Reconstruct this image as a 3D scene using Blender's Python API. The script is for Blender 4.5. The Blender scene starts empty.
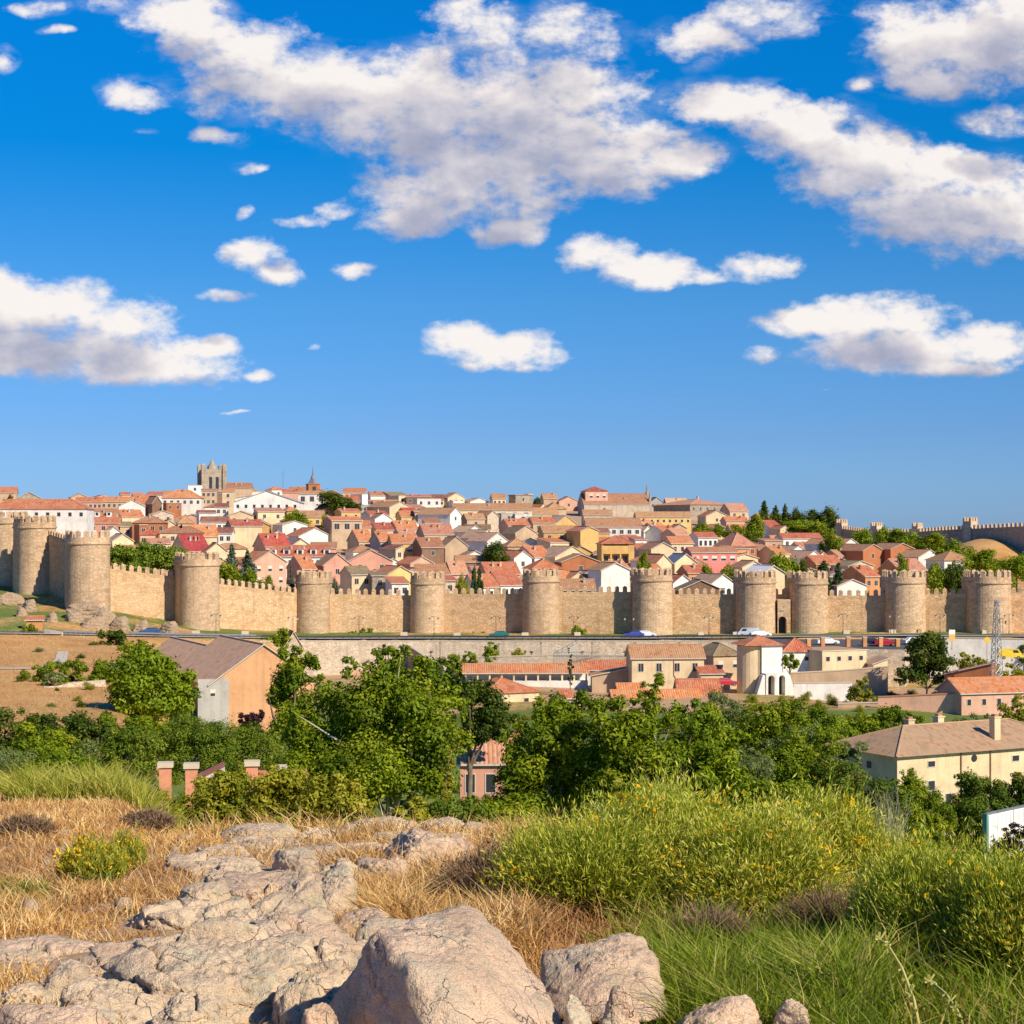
import bpy, math, random
import numpy as np
from mathutils import Vector, Matrix

S = bpy.context.scene
COL = S.collection
R = math.radians
FP = 1800.0          # focal length in pixels of a 1024 px wide frame
HZ = 530.0           # image row of the horizon
CZ = 24.0            # eye height above the foot of the city wall
RNG = np.random.default_rng(7)
random.seed(7)

def at(px, py, d):
    """point seen at a pixel, at depth d (metres along +Y)"""
    return ((px - 512.0) / FP * d, d, CZ + (HZ - py) / FP * d)

def sst(a, b, x):
    t = np.clip((np.asarray(x, float) - a) / (b - a), 0, 1)
    return t * t * (3 - 2 * t)

# ---------------------------------------------------------------- numpy value noise
_P = np.random.default_rng(11).random((64, 64, 64))
def vnoise(p):
    p = np.asarray(p, float)
    i = np.floor(p).astype(int); f = p - i; f = f * f * (3 - 2 * f)
    i &= 63; j = (i + 1) & 63
    x0, y0, z0 = i[..., 0], i[..., 1], i[..., 2]; x1, y1, z1 = j[..., 0], j[..., 1], j[..., 2]
    fx, fy, fz = f[..., 0], f[..., 1], f[..., 2]
    a = _P[x0, y0, z0] * (1 - fx) + _P[x1, y0, z0] * fx
    b = _P[x0, y1, z0] * (1 - fx) + _P[x1, y1, z0] * fx
    c = _P[x0, y0, z1] * (1 - fx) + _P[x1, y0, z1] * fx
    d = _P[x0, y1, z1] * (1 - fx) + _P[x1, y1, z1] * fx
    return (a * (1 - fy) + b * fy) * (1 - fz) + (c * (1 - fy) + d * fy) * fz
def fbm(p, oct=4, gain=.5):
    s = 0; a = 1.0; t = 0
    p = np.asarray(p, float)
    for k in range(oct):
        s = s + a * (vnoise(p * 2 ** k + 17.3 * k) - .5); t += a; a *= gain
    return s / t * 2

# ---------------------------------------------------------------- node / material helpers
def new_mat(name):
    m = bpy.data.materials.new(name); m.use_nodes = True
    nt = m.node_tree; nt.nodes.clear()
    out = nt.nodes.new('ShaderNodeOutputMaterial')
    return m, nt, out
def N(nt, typ, **kw):
    n = nt.nodes.new(typ)
    for k, v in kw.items():
        if k.startswith('i_'):
            key = k[2:]
            key = int(key) if key.isdigit() else key.replace('_', ' ')
            n.inputs[key].default_value = v
        else: setattr(n, k, v)
    return n
def L(nt, a, b): nt.links.new(a, b)
def ramp(nt, fac, stops, interp='LINEAR'):
    r = nt.nodes.new('ShaderNodeValToRGB'); r.color_ramp.interpolation = interp
    e = r.color_ramp.elements
    while len(e) > len(stops): e.remove(e[-1])
    while len(e) < len(stops): e.new(.5)
    for k, (p, c) in enumerate(stops):
        e[k].position = p; e[k].color = (c[0], c[1], c[2], 1)
    L(nt, fac, r.inputs[0]); return r.outputs[0]
def mixc(nt, fac, a, b, mode='MIX'):
    m = nt.nodes.new('ShaderNodeMix'); m.data_type = 'RGBA'; m.blend_type = mode
    for s, v in ((m.inputs[0], fac), (m.inputs[6], a), (m.inputs[7], b)):
        if hasattr(v, 'links'): L(nt, v, s)
        elif isinstance(v, (int, float)): s.default_value = v
        else: s.default_value = (v[0], v[1], v[2], 1)
    return m.outputs[2]
def mth(nt, op, a, b=None, c=None, clamp=False):
    m = nt.nodes.new('ShaderNodeMath'); m.operation = op; m.use_clamp = clamp
    for k, v in enumerate((a, b, c)):
        if v is None: continue
        if hasattr(v, 'links'): L(nt, v, m.inputs[k])
        else: m.inputs[k].default_value = v
    return m.outputs[0]
def noise(nt, vec, scale, detail=4, rough=.55):
    n = N(nt, 'ShaderNodeTexNoise'); n.inputs['Scale'].default_value = scale
    n.inputs['Detail'].default_value = detail; n.inputs['Roughness'].default_value = rough
    if vec is not None: L(nt, vec, n.inputs['Vector'])
    return n.outputs['Fac']
def sc(c, k): return tuple(min(1, v * k) for v in c)

def plaster(name, c, scale=.35, amp=.20, rough=.9, stain=.30):
    m, nt, out = new_mat(name)
    b = N(nt, 'ShaderNodeBsdfPrincipled'); b.inputs['Roughness'].default_value = rough
    tc = N(nt, 'ShaderNodeTexCoord').outputs['Object']
    oin = N(nt, 'ShaderNodeObjectInfo'); oi = oin.outputs['Random']
    ad = N(nt, 'ShaderNodeVectorMath', operation='ADD'); L(nt, tc, ad.inputs[0]); L(nt, oin.outputs['Location'], ad.inputs[1]); tc = ad.outputs[0]
    n1 = noise(nt, tc, scale, 5); n2 = noise(nt, tc, scale * 9, 3)
    col = ramp(nt, n1, [(.3, sc(c, 1 - amp)), (.5, c), (.72, sc(c, 1 + amp * .6))])
    col = mixc(nt, mth(nt, 'MULTIPLY', ramp(nt, n2, [(.5, (0, 0, 0)), (.75, (1, 1, 1))]), stain), col, sc(c, .55))
    mp3 = N(nt, 'ShaderNodeMapping'); mp3.inputs['Scale'].default_value = (1.3, 1.3, .12); L(nt, tc, mp3.inputs[0])
    col = mixc(nt, ramp(nt, noise(nt, mp3.outputs[0], 1, 5, .65), [(.50, (0, 0, 0)), (.76, (.45, .45, .45))]), col, sc(c, .55))
    hs = N(nt, 'ShaderNodeHueSaturation'); L(nt, col, hs.inputs['Color'])
    L(nt, mth(nt, 'MULTIPLY_ADD', oi, .22, .89), hs.inputs['Value'])
    L(nt, hs.outputs[0], b.inputs['Base Color'])
    bp = N(nt, 'ShaderNodeBump'); bp.inputs['Strength'].default_value = .25; bp.inputs['Distance'].default_value = .05
    L(nt, n2, bp.inputs['Height']); L(nt, bp.outputs[0], b.inputs['Normal'])
    L(nt, b.outputs[0], out.inputs[0]); return m

def masonry(name, c, c2, cell=1.5, course=.45, rough=.92, patch=.06):
    """rubble stone: voronoi cells squashed into courses, patched by larger weathering"""
    m, nt, out = new_mat(name)
    b = N(nt, 'ShaderNodeBsdfPrincipled'); b.inputs['Roughness'].default_value = rough
    tc = N(nt, 'ShaderNodeTexCoord').outputs['Object']; oi = N(nt, 'ShaderNodeObjectInfo')
    ad = N(nt, 'ShaderNodeVectorMath', operation='ADD'); L(nt, tc, ad.inputs[0]); L(nt, oi.outputs['Location'], ad.inputs[1]); tc = ad.outputs[0]
    mp = N(nt, 'ShaderNodeMapping'); mp.inputs['Scale'].default_value = (cell, cell, cell / course * .75); L(nt, tc, mp.inputs[0])
    v = N(nt, 'ShaderNodeTexVoronoi'); v.inputs['Scale'].default_value = 1; L(nt, mp.outputs[0], v.inputs['Vector'])
    v2 = N(nt, 'ShaderNodeTexVoronoi', feature='DISTANCE_TO_EDGE'); v2.inputs['Scale'].default_value = 1; L(nt, mp.outputs[0], v2.inputs['Vector'])
    sep = N(nt, 'ShaderNodeSeparateColor'); L(nt, v.outputs['Color'], sep.inputs[0])
    col = ramp(nt, sep.outputs[0], [(0, sc(c, .68)), (.35, sc(c, .92)), (.7, sc(c, 1.12)), (1, c2)])
    big = noise(nt, tc, patch, 5, .6)
    col = mixc(nt, ramp(nt, big, [(.38, (0, 0, 0)), (.62, (1, 1, 1))]), col, mixc(nt, .55, col, c2))
    mid = noise(nt, tc, .45, 4, .65)
    col = mixc(nt, ramp(nt, mid, [(.5, (0, 0, 0)), (.72, (.55, .55, .55))]), col, sc(c, .62))
    mp2 = N(nt, 'ShaderNodeMapping'); mp2.inputs['Scale'].default_value = (.12, .12, .9); L(nt, tc, mp2.inputs[0])
    strk = noise(nt, mp2.outputs[0], 1, 4, .6)
    col = mixc(nt, ramp(nt, strk, [(.45, (0, 0, 0)), (.7, (.5, .5, .5))]), col, sc(c2, 1.05))
    mp3 = N(nt, 'ShaderNodeMapping'); mp3.inputs['Scale'].default_value = (.8, .8, .07); L(nt, tc, mp3.inputs[0])
    run = noise(nt, mp3.outputs[0], 1, 5, .65)
    col = mixc(nt, ramp(nt, run, [(.52, (0, 0, 0)), (.74, (.6, .6, .6))]), col, sc(c, .55))
    hs = N(nt, 'ShaderNodeHueSaturation'); L(nt, col, hs.inputs['Color']); L(nt, mth(nt, 'MULTIPLY_ADD', oi.outputs['Random'], .18, .93), hs.inputs['Value']); col = hs.outputs[0]
    mort = ramp(nt, v2.outputs[0], [(.0, (1, 1, 1)), (.09, (0, 0, 0))])
    col = mixc(nt, mth(nt, 'MULTIPLY', mort, .45), col, sc(c, .5))
    L(nt, col, b.inputs['Base Color'])
    bp = N(nt, 'ShaderNodeBump'); bp.inputs['Strength'].default_value = .6; bp.inputs['Distance'].default_value = .12
    hh = mth(nt, 'ADD', mth(nt, 'MULTIPLY', mort, -.6), mid); L(nt, hh, bp.inputs['Height']); L(nt, bp.outputs[0], b.inputs['Normal'])
    L(nt, b.outputs[0], out.inputs[0]); return m

def tiles(name, c, c2, pitch=.42):
    """clay pantiles: ribs run down the slope, single tiles fired darker or paler, lichen patches"""
    m, nt, out = new_mat(name)
    b = N(nt, 'ShaderNodeBsdfPrincipled'); b.inputs['Roughness'].default_value = .88
    tc = N(nt, 'ShaderNodeTexCoord').outputs['UV']
    oi = N(nt, 'ShaderNodeObjectInfo').outputs['Random']
    oc = N(nt, 'ShaderNodeTexCoord').outputs['Object']
    mp = N(nt, 'ShaderNodeMapping'); mp.inputs['Scale'].default_value = (1 / pitch, 1.6, 1); L(nt, tc, mp.inputs[0])
    fl = N(nt, 'ShaderNodeVectorMath', operation='FLOOR'); L(nt, mp.outputs[0], fl.inputs[0])
    wn = N(nt, 'ShaderNodeTexWhiteNoise'); wn.noise_dimensions = '2D'; L(nt, fl.outputs[0], wn.inputs['Vector'])
    col = ramp(nt, wn.outputs['Value'], [(0, sc(c, .7)), (.3, sc(c, .95)), (.75, sc(c, 1.1)), (1, c2)])
    n1 = noise(nt, oc, .35, 5, .65)
    col = mixc(nt, ramp(nt, n1, [(.42, (0, 0, 0)), (.68, (.8, .8, .8))]), col, c2)
    n3 = noise(nt, oc, 2.2, 3, .6)
    col = mixc(nt, ramp(nt, n3, [(.55, (0, 0, 0)), (.8, (.6, .6, .6))]), col, sc(c, .55))
    hs = N(nt, 'ShaderNodeHueSaturation'); L(nt, col, hs.inputs['Color'])
    L(nt, mth(nt, 'MULTIPLY_ADD', oi, .3, .85), hs.inputs['Value'])
    L(nt, mth(nt, 'MULTIPLY_ADD', oi, .02, .49), hs.inputs['Hue'])
    L(nt, hs.outputs[0], b.inputs['Base Color'])
    sx = N(nt, 'ShaderNodeSeparateXYZ'); L(nt, mp.outputs[0], sx.inputs[0])
    w = mth(nt, 'ABSOLUTE', mth(nt, 'SINE', mth(nt, 'MULTIPLY', sx.outputs[0], math.pi)))
    bp = N(nt, 'ShaderNodeBump'); bp.inputs['Strength'].default_value = .8; bp.inputs['Distance'].default_value = .08
    L(nt, w, bp.inputs['Height']); L(nt, bp.outputs[0], b.inputs['Normal'])
    L(nt, b.outputs[0], out.inputs[0]); return m

def simple(name, c, rough=.6, metal=0, var=.12, scale=3):
    m, nt, out = new_mat(name)
    b = N(nt, 'ShaderNodeBsdfPrincipled'); b.inputs['Roughness'].default_value = rough; b.inputs['Metallic'].default_value = metal
    tc = N(nt, 'ShaderNodeTexCoord').outputs['Object']
    n1 = noise(nt, tc, scale, 4)
    L(nt, ramp(nt, n1, [(.3, sc(c, 1 - var)), (.7, sc(c, 1 + var))]), b.inputs['Base Color'])
    L(nt, b.outputs[0], out.inputs[0]); return m

def leafmat(name, stops, trans=.36, rough=.55):
    """leaves: each leaf its own tone between the stops (attribute tint), part of the light passes through"""
    m, nt, out = new_mat(name)
    a = N(nt, 'ShaderNodeAttribute'); a.attribute_name = 'tint'
    col = ramp(nt, a.outputs['Fac'], stops)
    d = N(nt, 'ShaderNodeBsdfDiffuse'); L(nt, col, d.inputs[0])
    t = N(nt, 'ShaderNodeBsdfTranslucent'); L(nt, mixc(nt, 1, col, (1.0, .95, .45), 'MULTIPLY'), t.inputs[0])
    g = N(nt, 'ShaderNodeBsdfGlossy'); g.inputs['Roughness'].default_value = rough; g.inputs[0].default_value = (1, 1, 1, 1)
    mx = N(nt, 'ShaderNodeMixShader'); mx.inputs[0].default_value = trans
    L(nt, d.outputs[0], mx.inputs[1]); L(nt, t.outputs[0], mx.inputs[2])
    m2 = N(nt, 'ShaderNodeMixShader'); m2.inputs[0].default_value = .010
    L(nt, mx.outputs[0], m2.inputs[1]); L(nt, g.outputs[0], m2.inputs[2])
    L(nt, m2.outputs[0], out.inputs[0]); return m

# ---------------------------------------------------------------- mesh helpers
def link(o, parent=None):
    COL.objects.link(o)
    if parent is not None: o.parent = parent
    return o
def np_mesh(name, V, faces, mats, midx=None, smooth=False, attrs=None):
    me = bpy.data.meshes.new(name)
    V = np.ascontiguousarray(V, np.float32)
    me.vertices.add(len(V)); me.vertices.foreach_set('co', V.ravel())
    lv = np.concatenate([np.asarray(f, np.int32).ravel() for f in faces])
    lt = np.concatenate([np.full(len(f), np.asarray(f).shape[1], np.int32) for f in faces])
    ls = np.concatenate([[0], np.cumsum(lt)[:-1]]).astype(np.int32)
    me.loops.add(len(lv)); me.loops.foreach_set('vertex_index', lv)
    me.polygons.add(len(lt)); me.polygons.foreach_set('loop_start', ls); me.polygons.foreach_set('loop_total', lt)
    if midx is not None: me.polygons.foreach_set('material_index', np.asarray(midx, np.int32))
    if smooth: me.polygons.foreach_set('use_smooth', np.ones(len(lt), bool))
    for m in (mats if isinstance(mats, (list, tuple)) else [mats]): me.materials.append(m)
    if attrs:
        for k, a in attrs.items():
            a = np.asarray(a, np.float32)
            if a.ndim == 1:
                at_ = me.attributes.new(k, 'FLOAT', 'POINT'); at_.data.foreach_set('value', a)
            else:
                at_ = me.attributes.new(k, 'FLOAT_COLOR', 'POINT')
                at_.data.foreach_set('color', np.concatenate([a, np.ones((len(a), 1), np.float32)], 1).ravel())
    me.update(calc_edges=True)
    return me
class MB:
    """collects faces (with optional per-face uv) and links them as one mesh object"""
    def __init__(s): s.v = []; s.f = []; s.m = []; s.uv = []
    def quad(s, pts, m=0, uv=None):
        i = len(s.v); s.v += [tuple(p) for p in pts]; s.f.append(tuple(range(i, i + len(pts)))); s.m.append(m)
        s.uv.append(uv if uv else [(0, 0)] * len(pts))
    def hexa(s, b, t, m=0):
        """b, t: four corners each, counter-clockwise seen from above"""
        i = len(s.v); s.v += [tuple(p) for p in b] + [tuple(p) for p in t]
        for f in ((3, 2, 1, 0), (4, 5, 6, 7), (0, 1, 5, 4), (1, 2, 6, 5), (2, 3, 7, 6), (3, 0, 4, 7)):
            s.f.append(tuple(i + k for k in f)); s.m.append(m); s.uv.append([(0, 0)] * 4)
    def box(s, x0, x1, y0, y1, z0, z1, m=0):
        s.hexa([(x0, y0, z0), (x1, y0, z0), (x1, y1, z0), (x0, y1, z0)], [(x0, y0, z1), (x1, y0, z1), (x1, y1, z1), (x0, y1, z1)], m)
    def cyl(s, cx, cy, z0, z1, r0, r1=None, n=12, m=0, cap=True):
        r1 = r0 if r1 is None else r1; i = len(s.v)
        for z, r in ((z0, r0), (z1, r1)):
            for k in range(n):
                a = 2 * math.pi * k / n; s.v.append((cx + r * math.cos(a), cy + r * math.sin(a), z))
        for k in range(n):
            j = (k + 1) % n; s.f.append((i + k, i + j, i + n + j, i + n + k)); s.m.append(m); s.uv.append([(0, 0)] * 4)
        if cap:
            s.f.append(tuple(i + n + k for k in range(n))); s.m.append(m); s.uv.append([(0, 0)] * n)
            s.f.append(tuple(i + n - 1 - k for k in range(n))); s.m.append(m); s.uv.append([(0, 0)] * n)
    def tube(s, p, r, n=6, m=0):
        """tapered tube along points p with radii r"""
        p = [Vector(q) for q in p]; i0 = len(s.v)
        for k, q in enumerate(p):
            t = (p[min(k + 1, len(p) - 1)] - p[max(k - 1, 0)]).normalized()
            a = t.orthogonal().normalized() if abs(t.z) < .99 else Vector((1, 0, 0))
            a = (Vector((1, .3, 0)) - t * t.dot(Vector((1, .3, 0)))).normalized() if abs(t.x) < .9 else t.orthogonal().normalized()
            b = t.cross(a)
            for j in range(n):
                w = 2 * math.pi * j / n; s.v.append(tuple(q + (a * math.cos(w) + b * math.sin(w)) * r[k]))
        for k in range(len(p) - 1):
            for j in range(n):
                j2 = (j + 1) % n; a = i0 + k * n
                s.f.append((a + j, a + j2, a + n + j2, a + n + j)); s.m.append(m); s.uv.append([(0, 0)] * 4)
        s.f.append(tuple(i0 + (len(p) - 1) * n + j for j in range(n))); s.m.append(m); s.uv.append([(0, 0)] * n)
    def mesh(s, name, mats, smooth=False):
        me = bpy.data.meshes.new(name); me.from_pydata(s.v, [], s.f)
        for q in (mats if isinstance(mats, (list, tuple)) else [mats]): me.materials.append(q)
        me.polygons.foreach_set('material_index', s.m)
        ul = me.uv_layers.new(name='UVMap'); ul.data.foreach_set('uv', [c for f in s.uv for p in f for c in p])
        if smooth: me.polygons.foreach_set('use_smooth', [True] * len(s.f))
        me.update(); return me
    def build(s, name, mats, parent=None, smooth=False):
        return link(bpy.data.objects.new(name, s.mesh(name, mats, smooth)), parent)
def part(name, me, parent, loc=(0, 0, 0), rz=0):
    o = link(bpy.data.objects.new(name, me), parent); o.location = loc; o.rotation_euler.z = rz; return o
def thing(name, label, cat, loc, rz=0, group=None):
    o = bpy.data.objects.new(name, None); o.empty_display_size = .5; COL.objects.link(o)
    o.location = loc; o.rotation_euler = (0, 0, rz)
    tag(o, label, cat, group, 'thing'); return o
def tag(o, label=None, cat=None, group=None, kind=None):
    if label: o['label'] = label
    if cat: o['category'] = cat
    if group: o['group'] = group
    if kind: o['kind'] = kind
    return o
# ================================================================ terrain
PXK = [-1500, -400, 8, 35, 87, 198, 312, 427, 541, 653, 757, 809, 907, 991, 1095, 1300, 3000]
DWK = [430, 420, 414, 399, 372, 384, 404, 408, 403, 399, 397, 397, 394, 391, 388, 384, 380]
ZBK = [17, 16, 11.5, 10.4, 8.2, 3.4, 1.0, .9, .9, .9, 1.2, 1.45, 1.8, 1.8, 1.8, 1.8, 2]
DRK_P = [-1500, -400, 0, 60, 110, 198, 312, 430, 650, 900, 1080, 1300, 3000]
DRK = [300, 305, 322, 328, 338, 358, 379, 383, 382, 380, 377, 373, 365]
ZRK = [6.5, 6.2, 5.6, 5.1, 4.3, 2.8, 1.2, 1.05, 1.1, 1.75, 1.75, 1.8, 1.8]
ZSK_P = [-800, 0, 100, 170, 210, 300, 400, 520, 620, 700, 760, 850, 950, 1024, 1600]
ZSK = [34, 37, 37.5, 40, 43, 42, 39, 37, 36.5, 34, 30, 23, 20, 19, 17]
NC = ([-400, -50, 0, 8, 12, 20.5, 24, 30, 40, 60, 110, 160, 200, 260, 325],
      [20, 22.2, 22.5, 21.75, 21.4, 20.55, 19.6, 17.9, 15.6, 11.6, 4, -4, -7.2, -6.8, -6])
NL = ([-400, -50, 0, 8, 12, 20, 30, 40, 60, 110, 160, 200, 260, 325],
      [20, 22.2, 22.5, 21.75, 21.4, 20.6, 19.4, 18.1, 14.9, 8, 5, 3.7, 3.7, 4.4])
NRt = ([-400, -50, 0, 8, 12, 20, 30, 40, 60, 110, 160, 200, 260, 325],
       [20, 22.2, 22.5, 21.7, 21.25, 19.9, 17.6, 15, 10.8, 2, -4.6, -7.4, -6.8, -6])
def wall_d(px): return np.interp(px, PXK, DWK)
def wall_z(px): return np.interp(px, PXK, ZBK)
def road_d(px): return np.interp(px, DRK_P, DRK)
def road_z(px): return np.interp(px, DRK_P, ZRK)
def H0(x, y):
    x = np.asarray(x, float); y = np.asarray(y, float)
    px = 512 + FP * x / np.maximum(y, 25)
    wl = 1 - sst(110, 250, px)
    wr = sst(600, 800, px)
    near = (np.interp(y, *NC) * (1 - wr) + np.interp(y, *NRt) * wr) * (1 - wl) + np.interp(y, *NL) * wl
    dr, zr, dw, zb = road_d(px), road_z(px), wall_d(px), wall_z(px)
    zin = zb + 3.2; zs = np.interp(px, ZSK_P, ZSK)
    ret = sst(250, 300, px)                         # where the retaining wall stands the ground steps up at once
    e0 = dr - 6.6 - 22 * (1 - ret); e1 = dr - 5.6
    zf = np.interp(np.minimum(e0, 325), *NC) * (1 - wl) + np.interp(np.minimum(e0, 325), *NL) * wl
    ks = [(325 + 0 * y, np.where(e0 > 325, near, zf)), (e0, zf), (e1, zr), (dr + 5, zr), (dw - 1.5, zb), (dw + 1.5, zb), (dw + 4, zin),
          (640 + 0 * y, zin + (zs - zin) * .52), (900 + 0 * y, zs), (1050 + 0 * y, zs - 2), (1700 + 0 * y, zs - 32), (4000 + 0 * y, -60 + 0 * y), (12000 + 0 * y, -160 + 0 * y)]
    z = np.where(y < e0, np.where(y < 325, near, zf), zf)
    for (a, za), (b, zb_) in zip(ks[1:-1], ks[2:]):
        t = np.clip((y - a) / np.maximum(b - a, .01), 0, 1)
        z = np.where(y >= a, za + (zb_ - za) * t, z)
    # dry knoll inside the walls on the right, and the rise the far wall stands on
    g = np.exp(-(((px - 990) / 62) ** 2) - ((y - 585) / 42) ** 2); z = z + 10.5 * g
    return z
def H(x, y):
    x = np.asarray(x, float); y = np.asarray(y, float)
    z = H0(x, y)
    p = np.stack([x, y, 0 * x], -1)
    nearw = np.clip((60 - y) / 20, 0, 1) * np.clip((y + 20) / 10, 0, 1)
    z = z + nearw * (.10 * fbm(p * .55, 3) + .05 * fbm(p * 2.2 + 9, 2))
    px = 512 + FP * x / np.maximum(y, 25)
    mid = np.clip((y - 60) / 40, 0, 1) * np.clip((road_d(px) - 10 - y) / 12, 0, 1)
    z = z + mid * (.9 * fbm(p * .05, 3))
    up = np.clip((y - road_d(px) - 4) / 6, 0, 1) * np.clip((wall_d(px) - y) / 6, 0, 1)
    z = z + up * .25 * fbm(p * .2, 2)
    return z
def Hs(x, y): return float(H(np.array([x]), np.array([y]))[0])
def ground_at(px, py, dmin=4.0, dmax=330.0):
    """depth where the sight line through a pixel meets the ground"""
    d = np.exp(np.linspace(math.log(dmin), math.log(dmax), 700))
    g = CZ + (HZ - py) / FP * d - H((px - 512) / FP * d, d)
    k = np.argmax(g < 0)
    return float(d[k]) if g.min() < 0 else float(dmax)

# ---------------------------------------------------------------- materials
M = {}
M['wall_stone'] = masonry('rubble granite', (.56, .345, .175), (.62, .43, .265), cell=1.25, course=.5)
M['wall_stone2'] = masonry('tower granite', (.53, .345, .20), (.60, .44, .29), cell=1.15, course=.42, patch=.05)
M['stone_pale'] = masonry('pale rubble', (.56, .45, .33), (.63, .53, .42), cell=1.6, course=.5)
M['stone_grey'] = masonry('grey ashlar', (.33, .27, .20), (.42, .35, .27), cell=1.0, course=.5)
W = {'white': (.74, .71, .66), 'cream': (.70, .545, .34), 'yellow': (.68, .46, .17), 'ochre': (.60, .37, .13), 'pink': (.62, .31, .22), 'beige': (.52, .375, .245),
     'brick': (.42, .155, .065), 'brown': (.23, .13, .085), 'grey': (.44, .41, .38), 'rose': (.60, .19, .17), 'orange': (.58, .26, .10), 'salmon': (.63, .37, .26)}
for k, c in W.items(): M['w_' + k] = plaster(k + ' render', c)
RF = {'orange': ((.50, .155, .060), (.47, .24, .14)), 'red': ((.42, .095, .050), (.42, .20, .12)), 'brown': ((.40, .18, .09), (.38, .23, .135)), 'pinkish': ((.50, .21, .125), (.48, .28, .19)),
      'olive': ((.22, .145, .075), (.26, .20, .12)), 'crimson': ((.38, .045, .04), (.38, .10, .07)), 'maroon': ((.24, .075, .055), (.27, .15, .10)), 'pale': ((.48, .28, .17), (.50, .38, .27)), 'tan': ((.68, .39, .225), (.62, .42, .27)), 'earth': ((.44, .27, .15), (.42, .29, .175))}
for k, (a, b) in RF.items(): M['r_' + k] = tiles(k + ' clay tiles', a, b)
M['r_slate'] = simple('slate sheet', (.20, .22, .26), .5)
M['pane'] = simple('window dark', (.035, .035, .045), .25)
M['frame'] = simple('window frame', (.55, .50, .44), .6)
M['shutter'] = simple('closed blind', (.62, .55, .45), .7)
M['metal'] = simple('galvanised metal', (.33, .34, .35), .45, .6)
M['dark_metal'] = simple('dark metal', (.06, .06, .065), .5, .5)
M['lamp_glass'] = simple('lantern glass', (.6, .6, .56), .3)
M['white_paint'] = simple('white paint', (.78, .78, .76), .5)
M['concrete'] = simple('pale concrete', (.50, .45, .38), .9)
M['coping'] = simple('coping stone', (.56, .47, .35), .9)
M['asphalt'] = simple('asphalt', (.075, .075, .08), .9, var=.2)
M['line'] = simple('road paint', (.7, .7, .68), .7)
M['bark'] = simple('bark', (.16, .12, .085), .95, var=.35, scale=2)
M['pale_bark'] = simple('pale bark', (.42, .37, .29), .9, var=.3, scale=2)
M['rubber'] = simple('tyre', (.02, .02, .02), .8)
M['glass_car'] = simple('car glass', (.03, .035, .045), .08)

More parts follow.
